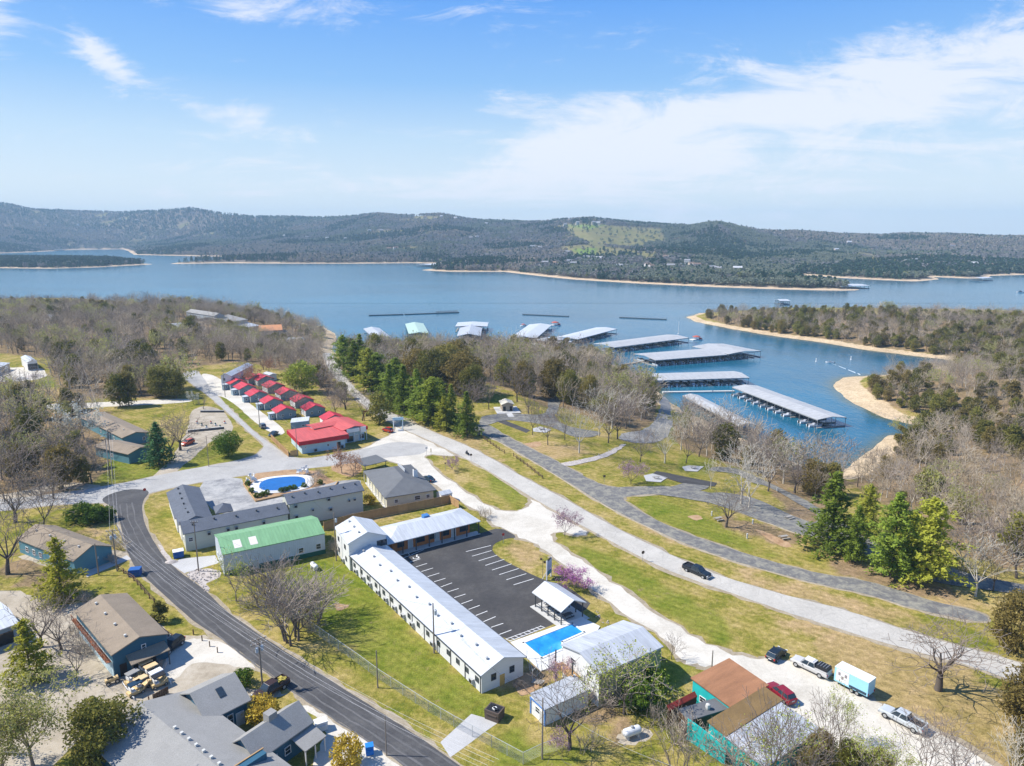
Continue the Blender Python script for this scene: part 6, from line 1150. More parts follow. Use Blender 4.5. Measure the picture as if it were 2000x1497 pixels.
# ------------------------------------------------------------------ signs, bins, tanks, tables
def sign(label, base, top, kind, col, rz=0.0, w=0.75, hgt=0.75):
    p = G(*base); h = height(p, top[1]) if top else 2.4; h = min(h, 3.4); o = thing('road_sign', label, 'sign', p, rz); MB().tube((0, 0, -0.3), (0, 0, h), 0.04, n=5).build('post', STEELP, o); mb = MB()
    if kind == 'oct': mb.tube((0, -0.07, h-0.3), (0, -0.04, h-0.3), 0.40, n=8)
    else: mb.box((0, -0.06, h-hgt/2), (w, 0.03, hgt))
    mb.build('panel', col, o)
SB = mat('sign_back', (0.16, 0.11, 0.08), 0.7); SR = mat('stop_red', (0.42, 0.03, 0.03), 0.5); SG = mat('sign_grey', (0.4, 0.4, 0.4), 0.5)
sign('back of a stop sign at the corner of the asphalt street', (284,972), (282,957), 'oct', SR, 0.6); sign('back of a sign beside the highway by the motorcycle', (920,902), (920,894), 'oct', SB, 0.3); sign('brown sign on a post in the verge of the highway', (1255,1098), (1254,1083), 'oct', SB, 0.4); sign('small brown sign at the campground fork', (1180,945), (1180,934), 'box', SB, 0.2, 0.7, 0.6); sign('small red sign on a post at the mouth of the parking lot', (983,1062), (982,1046), 'box', SR, 0.2, 0.5, 0.6); sign('thin sign post on the tip of the grass island', (833,889), (832,878), 'box', SG, 0.2, 0.6, 0.4); sign('yellow post at the tip of the grass island', (842,892), (841,876), 'box', M_YEL, 0.2, 0.25, 1.2); sign('small dark sign at the right end of the gravel frontage tree', (870,920), (870,912), 'box', SB, 0.3, 0.5, 0.4)
p = G(1072,1130); h = 4.2; o = thing('motel_sign', 'blue and teal signboard on white legs at the edge of the parking lot', 'sign', p, rad(62))
for s in (-1, 1): MB().box((s*1.0, 0, h/2), (0.22, 0.22, h)).build('leg', TRIM_W, o); MB().tube((s*1.0, 0, 2.0), (s*1.0, 1.0, 0.0), 0.07, n=5).build('brace', TRIM_W, o)
MB().box((0, 0, 2.9), (2.0, 0.28, 2.3)).build('board', mat('sign_pale_blue', (0.33, 0.43, 0.58), 0.5), o); MB().box((0, 0.0, 1.45), (2.0, 0.30, 0.9)).build('lower_board', mat('sign_teal', (0.03, 0.24, 0.33), 0.5), o); MB().box((0, 0, 4.12), (2.0, 0.32, 0.14)).build('cap', BLACK, o)
p = G(1060,1128); h = height(p, 1092); o = thing('bird_box_pole', 'thin dark pole with small boxes on the lawn by the signboard', 'pole', p); MB().tube((0, 0, 0), (0, 0, h), 0.05, n=5).build('pole', TRIM_D, o)
for s in (-1, 1): MB().box((s*0.35, 0, h-0.35*(s+1)), (0.4, 0.35, 0.35)).build('box', WOODD, o)
p = G(778,841); o = thing('swing_frame', 'pale blue A frame sign stand at the edge of the store lot', 'frame', p, 0.25); PB_ = mat('pale_blue_paint', (0.38, 0.58, 0.68), 0.5)
for x in (-1.6, 1.6):
    for s in (-1, 1): MB().tube((x, s*0.9, 0), (x, 0, 4.6), 0.13, n=6).build('leg', PB_ if s > 0 else TRIM_W, o)
MB().box((0, 0, 4.2), (3.8, 0.25, 1.0)).build('board', PB_, o); MB().box((0.6, -0.9, 0.3), (1.6, 0.9, 0.6)).build('planter', TRIM_W, o)
for x in (-3.2, 3.2):
    pass
p = G(720,822); o = thing('entrance_frame', 'red brown timber frame with hanging sign beside the red store', 'frame', p, 0.1)
for s in (-1, 1): MB().box((s*1.6, 0, 1.9), (0.28, 0.28, 3.8)).build('post', mat('red_brown_timber', (0.26, 0.09, 0.05), 0.8), o)
MB().box((0, 0, 3.6), (3.6, 0.3, 0.4)).build('beam', mat('red_brown_timber', (0.26, 0.09, 0.05), 0.8), o); MB().box((0, 0, 2.3), (1.9, 0.14, 1.2)).build('hanging_board', WOODD, o)
def skip(label, at, rz, m, d=(2.0, 1.6, 1.4), lid=TRIM_W, name='dumpster', open_=False):
    p = G(*at); o = thing(name, label, 'dumpster', p, rz); MB().box((0, 0, d[2]/2+0.05), d, top=(1.06, 1.06)).build('bin', m, o); EXCL.append((p.x, p.y, 2.5))
    if open_: MB().box((0, 0, d[2]+0.055), (d[0]*0.9, d[1]*0.85, 0.01)).build('opening', BLACK, o); [MB().box((rng.uniform(-.5, .5), rng.uniform(-.4, .4), d[2]+0.15), (0.5, 0.4, 0.25), rng.uniform(0, 3)).build('trash_bag', TRIM_W if i % 2 else BLACK, o) for i in range(4)]
    else: MB().box((0, 0, d[2]+0.10), (d[0]*1.08, d[1]*1.08, 0.08)).build('lid', lid, o)
    for s in (-1, 1): MB().box((0, s*(d[1]/2+0.1), d[2]*0.7), (d[0]*0.8, 0.12, 0.14)).build('side_rail', m, o)
BBLUE = mat('dumpster_blue', (0.02, 0.10, 0.32), 0.6); skip('plain dark blue dumpster on the left verge of the asphalt street', (265,1124), 0.2, BBLUE, lid=BBLUE); skip('blue dumpster with white lid at the end of the beige motel arm', (349,1088), 0.5, BBLUE); skip('open dark dumpster with bags on the lawn below the long wing', (966,1402), -0.5, mat('dumpster_brown', (0.10, 0.075, 0.06), 0.8), (2.2, 1.8, 1.5), open_=True); skip('small bright blue bin by the near edge of the street', (722,1472), 0.3, mat('bin_blue', (0.02, 0.2, 0.6), 0.5), (1.0, 0.9, 1.2), mat('bin_blue', (0.02, 0.2, 0.6), 0.5), 'refuse_bin'); skip('white box shelter at the end of the grey roofed wing', (627,1425), 0.5, TRIM_W, (1.6, 1.2, 1.3), TRIM_W, 'storage_box')
def tank(label, at, rz, L=3.0, r=0.55):
    p = G(*at); o = thing('propane_tank', label, 'propane tank', p, rz); prof = [(0.02, -L/2), (r*0.6, -L/2+0.1), (r*0.92, -L/2+0.28), (r, -L/2+0.5), (r, L/2-0.5), (r*0.92, L/2-0.28), (r*0.6, L/2-0.1), (0.02, L/2)]
    b = MB().lathe(prof, 14).build('tank', TRIM_W, o, (0, 0, r+0.35), 0, True); b.rotation_euler = (0, math.pi/2, 0); MB().lathe([(0.25, 0), (0.25, 0.18), (0.1, 0.26)], 8, (0, 0, 2*r+0.3)).build('valve_dome', STEELP, o)
    for s in (-1, 1): MB().box((s*L*0.28, 0, 0.25), (0.25, 0.9, 0.5)).build('saddle', CONC, o)
tank('white propane tank on the lawn beside the green roofed workshop', (614,1112), -0.9, 2.6, 0.5); tank('white propane tank on the lawn left of the turquoise house', (1234,1440), 0.42, 2.9, 0.6)
def table(label, at, rz, m=DECKW, group='picnic tables'):
    p = G(*at); o = thing('picnic_table', label, 'picnic table', p, rz, group); MB().box((0, 0, 0.75), (1.9, 0.8, 0.06)).build('table_top', m, o)
    for s in (-1, 1): MB().box((0, s*0.75, 0.45), (1.9, 0.28, 0.05)).build('bench', m, o)
    for x in (-0.65, 0.65): lg = MB(); lg.tube((x, -0.7, 0), (x, 0.25, 0.73), 0.05, n=4); lg.tube((x, 0.7, 0), (x, -0.25, 0.73), 0.05, n=4); lg.build('leg', m, o)
table('picnic table on bare soil left of the lone bare tree in the campground', (1403,1017), 0.4); table('picnic table on the bare soil patch beside the campground road', (1531,1053), 0.3); table('picnic table on the rocky strip between the campground roads', (1541,1014), 0.5); table('picnic table on the round pad past the paved camp site', (1282,936), 0.2); table('picnic table on the white pad by the restroom lawn', (1058,840), 0.1); table('picnic table on the far white pad in the campground', (1354,916), 0.1)
lx_, ly_, lr = WING[0].location.x, WING[0].location.y, 0
po = PAV[0]; c, s = math.cos(po.rotation_euler.z), math.sin(po.rotation_euler.z)
for i, w in enumerate(('at the shaded far end', 'in the middle', 'at the near end')):
    bx = (-0.3+0.3*i)*PAV[1]; o_ = po.location; q = (o_.x+c*bx, o_.y+s*bx); px, py = pix(q[0], q[1], 0.12); table(f'picnic table under the white pavilion roof, {w}', (px, py), po.rotation_euler.z+1.57, TRIM_D, 'tables under the pavilion')
for i, (at, lab) in enumerate((((1390,1008), 'short white site post left of the lone bare tree'), ((1459,1052), 'white site post in the shade of the lone bare tree'), ((1518,960), 'white site post at the far campground curb'), ((1470,1024), 'pale site post behind the lone bare tree'))):
    p = G(*at); o = tag(MB().box((0, 0, 0.6), (0.25, 0.25, 1.2)).build('site_post', TRIM_W, None, p), lab, 'post', 'campsite posts')
# ------------------------------------------------------------------ pools
PW1 = mat('pool_cover_blue', (0.010, 0.115, 0.36), 0.25, 0.18, 0.35, spec=0.5)
def outline(n, f): return [f(2*math.pi*i/n) for i in range(n)]
cx = G(552,946); ex = Z(552+47,941)-Z(552-47,949); a_ = ex.length/2; th_ = math.atan2(ex.y, ex.x); b_ = (Z(552,932)-Z(552,959)).length/2*0.96
o = thing('oval_pool', 'oval covered swimming pool with white deck by the cross road', 'pool', (cx.x, cx.y, 0.03), th_)
se_ = lambda t, k: ((a_*k+(k-1)*3)*math.copysign(abs(math.cos(t))**0.75, math.cos(t)), (b_*k+(k-1)*1.0)*math.copysign(abs(math.sin(t))**0.75, math.sin(t)))
MB().prism(outline(32, lambda t: se_(t, 1.22)), 0.0, 0.14).build('deck', M_WHITEC, o); MB().prism(outline(32, lambda t: se_(t, 1.03)), 0.14, 0.24).build('coping', TRIM_W, o); MB().prism(outline(32, lambda t: se_(t, 0.97)), 0.14, 0.25).build('cover', PW1, o)
mm = MB()
for x in (-0.3, 0.3): mm.tube((-a_*0.86+x, -b_*0.72, 0.1), (-a_*0.86+x, -b_*0.72, 1.0), 0.04, n=5); mm.tube((-a_*0.86+x, -b_*0.72, 1.0), (-a_*0.86+x+0.5, -b_*0.4, 0.2), 0.04, n=5)
mm.build('ladder', RIM, o)
for lab, at, n in (('stack of white plastic chairs at the left end of the oval pool', (494,943), 9), ('stack of white plastic chairs at the right end of the oval pool', (590,927), 8)):
    p = G(*at); o = thing('chair_stack', lab, 'chair stack', p, 0.3); ch = MB(); ch.box((0, 0, 0.42), (0.5, 0.5, 0.05)); ch.box((-0.24, 0, 0.7), (0.05, 0.5, 0.5)); [ch.box((x, y, 0.2), (0.05, 0.05, 0.4)) for x in (-0.2, 0.2) for y in (-0.2, 0.2)]; me = ch.mesh('chair', TRIM_W)
    for i in range(n): q = put('chair', me, o, (rng.uniform(-1.6, 1.6), rng.uniform(-1.1, 1.1), 0.12+0.35*(i % 4)), rng.uniform(0, 6)); q.scale = (1.5, 1.5, 1.5)
bw = [G(*q) for q in ((482,938),(476,948),(500,981),(560,968),(655,950),(660,942))]; o = thing('pool_border', 'low timber border round the planted strip of the oval pool', 'border', bw[0])
for a, b in zip(bw, bw[1:]):
    d = b-a; MB().box((0, 0, 0.22), (d.length, 0.25, 0.44)).build('sleeper', WOODB, o, (a+b)/2-bw[0], math.atan2(d.y, d.x))
draped('mulch_strip', [(480,942),(500,925),(560,918),(620,920),(655,942),(560,966),(502,978)], 0.030, M_SOIL, smooth=0)
p2 = [(1022,1258),(1118,1220),(1141,1237),(1098,1256),(1100,1270),(1058,1288)]; dk = [(997,1256),(1136,1207),(1172,1225),(1150,1262),(1105,1300),(1056,1312)]
P2 = [Z(*q) for q in p2]; c2 = sum(P2, Vector())/6; o = thing('motel_pool', 'bright blue swimming pool with white deck at the end of the parking lot', 'pool', (c2.x, c2.y, 0.04))
D2 = [Z(*q)-c2 for q in dk]; W2 = [q-c2 for q in P2]; MB().prism([(q.x, q.y) for q in D2][::-1], 0.0, 0.12).build('deck', M_WHITEC, o)
pw, t_, b__ = newmat('pool_water'); b__.inputs['Roughness'].default_value = 0.06; g_ = N(t_, 'ShaderNodeTexCoord'); n_ = N(t_, 'ShaderNodeTexNoise', i_Scale=0.22, i_Detail=4.0, i_Roughness=0.6); t_.links.new(g_.outputs['Object'], n_.inputs['Vector']); r_2 = ramp(t_, [(0.32, (0.01, 0.16, 0.52)), (0.52, (0.025, 0.27, 0.62)), (0.68, (0.10, 0.42, 0.70))]); t_.links.new(n_.outputs[0], r_2.inputs[0]); t_.links.new(r_2.outputs[0], b__.inputs['Base Color'])
MB().prism([(q.x, q.y) for q in W2][::-1], 0.05, 0.135).build('water', pw, o); cp = MB()
for a, b in zip(W2, W2[1:]+W2[:1]):
    d = b-a; cp.box(((a.x+b.x)/2, (a.y+b.y)/2, 0.15), (d.length+0.3, 0.35, 0.16), math.atan2(d.y, d.x))
cp.build('coping', TRIM_W, o)
fo = [Z(*q)-c2 for q in ((1056,1312),(1105,1302))]; 
fp = [Z(*q) for q in ((1029,1288),(1040,1330),(1058,1312),(1098,1300))]
o = thing('pool_steps', 'small wooden steps from the pool deck down to the lawn', 'steps', Z(1050,1335), 1.0)
for i in range(4): MB().box((0, 0.5*i-0.8, 0.5-0.12*i), (1.1, 0.36, 0.10)).build('step', DECKW, o)
o = thing('pool_fence', 'thin grey fence with posts round the near corner of the motel pool', 'fence', (*fp[0][:2], 0)); pm = MB().tube((0, 0, 0), (0, 0, 1.8), 0.04, n=5).mesh('post', CL)
for a, b in zip(fp, fp[1:]):
    d = b-a; n = max(2, int(d.length/2.2))
    for i in range(n): put('post', pm, o, a-fp[0]+d*(i/n))
    MB().tube(a-fp[0]+Vector((0, 0, 1.75)), b-fp[0]+Vector((0, 0, 1.75)), 0.03, n=4).build('rail', CL, o); MB().tube(a-fp[0]+Vector((0, 0, 0.2)), b-fp[0]+Vector((0, 0, 0.2)), 0.02, n=4).build('rail', CL, o)
# patio clutter: wood deck structures along the blue workshop, gravel heaps, firewood
for lab, at, sc, m in (('grey gravel heap in front of the white garages, left', (42,741), (4, 3, 1.2), M_GREY), ('pale gravel heap in front of the blue door garage', (68,736), (5, 3, 1.6), M_ROCK), ('heap of white rubble beside the asphalt street at the motel corner', (335,1098), (1.5, 1.0, 0.6), M_ROCK)):
    p = G(*at); mb = MB(); n = 12; vs = [(0, 0, 1)]+[(0.55*math.cos(2*math.pi*i/n)*rng.uniform(.8, 1.2), 0.55*math.sin(2*math.pi*i/n)*rng.uniform(.8, 1.2), 0.55*rng.uniform(.8, 1.1)) for i in range(n)]+[(math.cos(2*math.pi*i/n), math.sin(2*math.pi*i/n), -0.05) for i in range(n)]
    mb.add([(x*sc[0], y*sc[1], z*sc[2]) for x, y, z in vs], [(0, 1+i, 1+(i+1) % n) for i in range(n)]+[(1+i, 1+n+i, 1+n+(i+1) % n, 1+(i+1) % n) for i in range(n)]); tag(mb.build('gravel_heap', m, None, p, 0, True), lab, 'heap')
p = G(316,1253); o = thing('patio_deck', 'small wooden patio with railings at the right side of the blue workshop', 'deck', p, hz_c); MB().box((0, 0, 0.3), (2.6, 5.5, 0.12)).build('floor', DECKW, o); posts(o, [(1.2, y) for y in (-2.5, -1.2, 0, 1.2, 2.5)], 0, 1.3, WOODD, 0.12); MB().box((1.2, 0, 1.25), (0.1, 5.3, 0.1)).build('rail', WOODD, o); MB().box((0, 1.6, 0.75), (1.2, 0.8, 0.7)).build('storage_chest', WOODB, o)

for lab, a, b in (('low dark retaining wall across the pale lot left of the cabin street', (367,845), (438,838)), ('low dark retaining wall along the upper terrace of the pale lot', (392,806), (438,806))):
    A_, B_ = G(*a), G(*b); d = B_-A_; o = thing('retaining_wall', lab, 'wall', (A_+B_)/2, math.atan2(d.y, d.x)); MB().box((0, 0, 0.35), (d.length, 0.4, 0.9)).build('wall', mat('dark_block', (0.10, 0.10, 0.10), 0.9), o); MB().box((0, 0, 0.84), (d.length+0.1, 0.5, 0.08)).build('cap', CONC, o)
for i in range(7):
    p = G(385+9*i, 828+(i%3)*4); o = thing('stone_planter', 'small pale planter or statue set out on the lot left of the cabin street', 'planter', p, rng.uniform(0, 3), 'planters on the pale lot'); MB().lathe([(0.3, 0), (0.45, 0.5), (0.4, 0.55)], 8).build('bowl', CONC if i % 2 else TRIM_W, o); MB().lathe([(0.1, 0.5), (0.35, 0.8), (0.05, 1.2)], 7).build('plant', REDB if i % 3 == 0 else GREEN_BASE, o)
# ------------------------------------------------------------------ trees
def bark(name, col, tip=None, var=0.2, obvar=0.25):
    if name in MATS: return MATS[name]
    m, t, b = newmat(name); MATS[name] = m; b.inputs['Roughness'].default_value = 0.95; b.inputs['Specular IOR Level'].default_value = 0.05
    oi = N(t, 'ShaderNodeObjectInfo'); g = N(t, 'ShaderNodeTexCoord'); n = N(t, 'ShaderNodeTexNoise', i_Scale=0.7, i_Detail=3.0); t.links.new(g.outputs['Object'], n.inputs['Vector'])
    x = math_(t, 'MULTIPLY_ADD', oi.outputs['Random'], obvar*2, 1-obvar); x = math_(t, 'MULTIPLY', x, math_(t, 'MULTIPLY_ADD', n.outputs[0], var*2, 1-var))
    c = mixc(t, 1.0, col, x, 'MULTIPLY')
    if tip: c2 = mixc(t, 1.0, tip, x, 'MULTIPLY'); r = ramp(t, [(0.35, 0.0), (0.65, 1.0)]); t.links.new(math_(t, 'FRACT', math_(t, 'MULTIPLY', oi.outputs['Random'], 7.31)), r.inputs[0]); c = mixc(t, r.outputs[0], c, c2)
    t.links.new(c, b.inputs['Base Color']); return m
def leafm(name, a, b_, c_=None, obvar=0.25, nscale=1.1, trans=0.25):
    if name in MATS: return MATS[name]
    m, t, b = newmat(name); MATS[name] = m; b.inputs['Roughness'].default_value = 0.75; b.inputs['Specular IOR Level'].default_value = 0.12
    oi = N(t, 'ShaderNodeObjectInfo'); g = N(t, 'ShaderNodeTexCoord'); n = N(t, 'ShaderNodeTexNoise', i_Scale=nscale, i_Detail=3.0, i_Roughness=0.7); t.links.new(g.outputs['Object'], n.inputs['Vector'])
    r = ramp(t, [(0.34, a), (0.66, b_)]); t.links.new(n.outputs[0], r.inputs[0]); c = r.outputs[0]
    if c_: q = ramp(t, [(0.45, 0.0), (0.75, 0.85)]); t.links.new(math_(t, 'FRACT', math_(t, 'MULTIPLY', oi.outputs['Random'], 5.77)), q.inputs[0]); c = mixc(t, q.outputs[0], c, c_)
    x = math_(t, 'MULTIPLY_ADD', oi.outputs['Random'], obvar*2, 1-obvar); c = mixc(t, 1.0, c, x, 'MULTIPLY'); t.links.new(c, b.inputs['Base Color'])
    tr = N(t, 'ShaderNodeBsdfTranslucent'); t.links.new(c, tr.inputs[0]); mx = N(t, 'ShaderNodeMixShader'); mx.inputs[0].default_value = trans
    out = [n for n in t.nodes if n.type == 'OUTPUT_MATERIAL'][0]; t.links.new(b.outputs[0], mx.inputs[1]); t.links.new(tr.outputs[0], mx.inputs[2]); t.links.new(mx.outputs[0], out.inputs[0]); return m
BARK = bark('grey_brown_bark', (0.20, 0.165, 0.135)); TWIG = bark('bare_twigs', (0.36, 0.30, 0.25), (0.44, 0.37, 0.275)); TWIGF = bark('wood_twigs', (0.315, 0.26, 0.21), (0.43, 0.35, 0.245), 0.25, 0.36); SYC = bark('pale_sycamore_bark', (0.55, 0.50, 0.42), None, 0.3, 0.12); DBARK = bark('dark_bark', (0.115, 0.095, 0.08), None, 0.2, 0.1); DTWIG = bark('dark_twigs', (0.235, 0.19, 0.16), None, 0.2, 0.15)
PINE_L = leafm('pine_needles', (0.12, 0.185, 0.026), (0.30, 0.37, 0.052), (0.37, 0.37, 0.05), trans=0.38); CEDAR_L = leafm('cedar_foliage', (0.14, 0.15, 0.032), (0.27, 0.24, 0.052), (0.235, 0.175, 0.055), 0.3, trans=0.35); GREENL = leafm('spring_leaves', (0.26, 0.31, 0.045), (0.40, 0.44, 0.07)); OLIVEL = leafm('budding_leaves', (0.30, 0.31, 0.08), (0.44, 0.42, 0.15), trans=.45); REDBUD = leafm('redbud_blossom', (0.36, 0.12, 0.30), (0.58, 0.27, 0.50), None, 0.1); PALEBUD = leafm('pale_redbud_blossom', (0.33, 0.20, 0.26), (0.50, 0.34, 0.40), None, 0.1); WHITEB = leafm('white_blossom', (0.50, 0.50, 0.42), (0.66, 0.66, 0.58), None, 0.1); BOXL = leafm('clipped_shrub_leaves', (0.06, 0.115, 0.012), (0.16, 0.24, 0.03), trans=.3); YELL = leafm('yellow_shrub_leaves', (0.42, 0.30, 0.03), (0.60, 0.44, 0.07), None, 0.1); REDL = leafm('rusty_leaves', (0.30, 0.15, 0.09), (0.44, 0.25, 0.16), None, 0.1); SPRUCE_L = leafm('spruce_needles', (0.05, 0.13, 0.05), (0.11, 0.22, 0.075), None, 0.1); YPINE_L = leafm('yellow_green_needles', (0.24, 0.24, 0.02), (0.40, 0.38, 0.03), None, 0.1); BRUSHL = leafm('brown_brush', (0.15, 0.10, 0.06), (0.26, 0.18, 0.11), None, 0.2)

def tubes(segs, n):
    """segs: array rows p0(3) p1(3) r0 r1 -> open n-sided tubes"""
    S = np.asarray(segs, float); p0, p1, r0, r1 = S[:, :3], S[:, 3:6], S[:, 6], S[:, 7]
    d = p1-p0; d /= np.linalg.norm(d, axis=1, keepdims=True)+1e-9; ref = np.where(np.abs(d[:, 2:3]) > 0.9, [[1., 0, 0]], [[0, 0, 1.]]); a = np.cross(d, ref); a /= np.linalg.norm(a, axis=1, keepdims=True)+1e-9; b = np.cross(d, a)
    th = 2*math.pi*np.arange(n)/n; c, s = np.cos(th)[None, :, None], np.sin(th)[None, :, None]; off = a[:, None]*c+b[:, None]*s
    V = np.concatenate([p0[:, None]+off*r0[:, None, None], p1[:, None]+off*r1[:, None, None]], 1).reshape(-1, 3)
    base = (np.arange(len(S))*2*n)[:, None]; i = np.arange(n); F = np.stack([base+i, base+(i+1) % n, base+n+(i+1) % n, base+n+i], -1).reshape(-1, 4); return V, F
def skeleton(seed, H, levels=5, spread=1.0, kids=(5, 4, 4, 4, 3), trunkf=0.25, r0=None, tip=0.022, up=0.25, multi=1):
    g = random.Random(seed); trunk, crown = [], []; r0 = r0 or H*0.018
    def grow(p, d, L, r, lvl):
        n = 3 if lvl < 2 else 2; q = p
        for i in range(n):
            w_ = .05 if lvl == 0 else .13; d = (d+Vector((g.gauss(0, w_), g.gauss(0, w_), g.gauss(0, .06)+0.07*up*4*(lvl > 0)))).normalized(); e = q+d*(L/n); ra = max(tip, r*(1-0.4*i/n)); rb = max(tip, r*(1-0.4*(i+1)/n)); (trunk if lvl <= 1 else crown).append((*q, *e, ra, rb))
            if lvl < levels and i > 0 or (lvl == 0 and i == 1):
                k = kids[min(lvl, len(kids)-1)]; k = k//2+(i == n-1)*(k % 2) if lvl > 0 else (k if i == n-1 else 0)
                for j in range(k):
                    ang = g.uniform(.35, .95)*spread if lvl > 0 else g.uniform(.3, .85)*spread; az = 2*math.pi*(j/k)+g.uniform(-.6, .6); a = d.orthogonal().normalized(); b = d.cross(a); nd = (d*math.cos(ang)+(a*math.cos(az)+b*math.sin(az))*math.sin(ang)).normalized()
                    grow(e, nd, L*g.uniform(.58, .85) if lvl > 0 else H*g.uniform(.26, .42), rb*g.uniform(.5, .72), lvl+1)
            q = e
    for m in range(multi): grow(Vector((g.gauss(0, .6)*(multi > 1), g.gauss(0, .6)*(multi > 1), -0.2)), Vector((g.gauss(0, .03+.22*(multi > 1)), g.gauss(0, .03+.22*(multi > 1)), 1)).normalized(), H*trunkf, r0, 0)
    return np.array(trunk), np.array(crown)
def scale_h(tr, cr, H):
    z = max(cr[:, 5].max(), 0.1); k = H/z
    for A in (tr, cr): A[:, :6] *= k
    return tr, cr
def cards(P, size, g, aspect=1.0, flat=0.0, tri=True, outward=None):
    """leaf-sized faces at points P"""
    n = len(P); d = g.normal(size=(n, 3)); d[:, 2] *= (1-flat)
    if outward is not None: d = d*0.75+outward
    nn = g.normal(size=(n, 3))*(1-flat*0.6)+np.array([0, 0, flat*1.6]); nn /= np.linalg.norm(nn, axis=1, keepdims=True); d -= nn*(d*nn).sum(1, keepdims=True); d /= np.linalg.norm(d, axis=1, keepdims=True)+1e-9; e = np.cross(nn, d); s = (size*g.uniform(0.6, 1.35, n))[:, None]
    if tri: V = np.stack([P-d*s*.5-e*s*.45*aspect, P-d*s*.5+e*s*.45*aspect, P+d*s*.6], 1); F = np.arange(3*n).reshape(n, 3)
    else: V = np.stack([P-d*s*.5, P+e*s*.4*aspect, P+d*s*.5, P-e*s*.4*aspect], 1); F = np.arange(4*n).reshape(n, 4)
    return V.reshape(-1, 3), F
def quads_from(V, F, name, m): return fastmesh(name, V, F, m)
LIB = {}                               # kind -> list of (part meshes: [(name, mesh)], height)
def bare(kind, seed, H, mt, mc, n=4, leaves=None, **kw):
    tr, cr = skeleton(seed, H, **kw); tr, cr = scale_h(tr, cr, H); g = np.random.default_rng(seed)
    parts = [('trunk', fastmesh('trunk', *tubes(tr, 6), mt)), ('crown', fastmesh('crown', *tubes(cr, 3), mc))]
    if leaves:
        lm, num, size = leaves; ends = cr[cr[:, 7] <= np.quantile(cr[:, 7], 0.75)]; idx = g.integers(0, len(ends), num); P = ends[idx, 3:6]+g.normal(size=(num, 3))*0.25
        parts.append(('foliage', quads_from(*cards(P, size, g, tri=False), 'foliage', lm)))
    LIB.setdefault(kind, []).append((parts, H)); return parts
def conifer(kind, seed, H, R_, lm, bm, whorls=20, per=6, base=0.12, cl=5, size=0.55, flat=0.55, droop=0.1, power=0.75, ragged=0.3):
    g = np.random.default_rng(seed); segs = [(0, 0, -0.2, 0, 0, H*0.98, H*0.02, 0.03)]; P = []; O = []
    for w in range(whorls):
        f = w/(whorls-1); z = H*(base+(1-base)*f*0.97); rr = R_*((1-f)**power)*g.uniform(1-ragged, 1+ragged*0.5)+0.25; m = max(3, int(per*(1-0.4*f))); a0 = g.uniform(0, 6.28)
        for k in range(m):
            a = a0+6.28*k/m+g.normal()*0.25; r = rr*g.uniform(0.7, 1.1); e = np.array([math.cos(a)*r, math.sin(a)*r, -droop*r+0.12*r*g.normal()+0.25*f*r]); segs.append((0, 0, z, e[0], e[1], z+e[2], 0.035, 0.015))
            nc = max(3, int(cl*(0.5+r/R_)))
            for c in range(nc):
                t = 0.25+0.8*(c+g.uniform(0, .8))/nc; q = np.array([0, 0, z])+e*t; q += g.normal(size=3)*np.array([.22, .22, .12])*(0.5+r*0.25); k2 = 4
                P.append(q+g.normal(size=(k2, 3))*size*0.42); O.append(np.repeat([[math.cos(a), math.sin(a), 0.15]], k2, 0))
    P.append(np.array([[0, 0, H*0.97]])+g.normal(size=(10, 3))*[0.12, 0.12, 0.4]); O.append(np.tile([[0, 0, 1.]], (10, 1))); P = np.vstack(P); O = np.vstack(O)
    V, F = cards(P, size, g, 0.62, flat, True, O); parts = [('trunk', fastmesh('trunk', *tubes(segs, 5), bm)), ('crown', quads_from(V, F, 'crown', lm))]; LIB.setdefault(kind, []).append((parts, H)); return parts
def blob(kind, seed, H, R_, lm, num, size, base=0.1, shape='oval', trunk=True, bm=None, clumps=26, loose=0.3):
    g = np.random.default_rng(seed); cs = []
    while len(cs) < clumps:
        u = g.normal(size=3); u /= np.linalg.norm(u); f = (u[2]+1)/2; rad_ = R_*(1.0 if shape == 'oval' else 1.15-0.75*f)*g.uniform(0.55, 0.95); cs.append((u[0]*rad_, u[1]*rad_, H*(base+(1-base)*(0.5+0.46*u[2]*g.uniform(0.8, 1.0))), R_*g.uniform(0.28, 0.5)))
    cs = np.array(cs); idx = g.integers(0, len(cs), num); u = g.normal(size=(num, 3)); u /= np.linalg.norm(u, axis=1, keepdims=True); r = cs[idx, 3]*g.uniform(0.55, 1.05, num)**0.5; P = cs[idx, :3]+u*r[:, None]*[1, 1, 0.85]; P += g.normal(size=P.shape)*loose*size
    V, F = cards(P, size, g, 0.8, 0.1, True, u); parts = []
    if trunk: parts.append(('trunk', fastmesh('trunk', *tubes([(0, 0, -0.2, 0, 0, H*0.6, H*0.022, 0.03)]+[(0, 0, H*(base+0.1), *(c[:3]), 0.04, 0.02) for c in cs[:14]], 5), bm or DBARK)))
    parts.append(('crown' if trunk else 'foliage', quads_from(V, F, 'crown', lm))); LIB.setdefault(kind, []).append((parts, H)); return parts
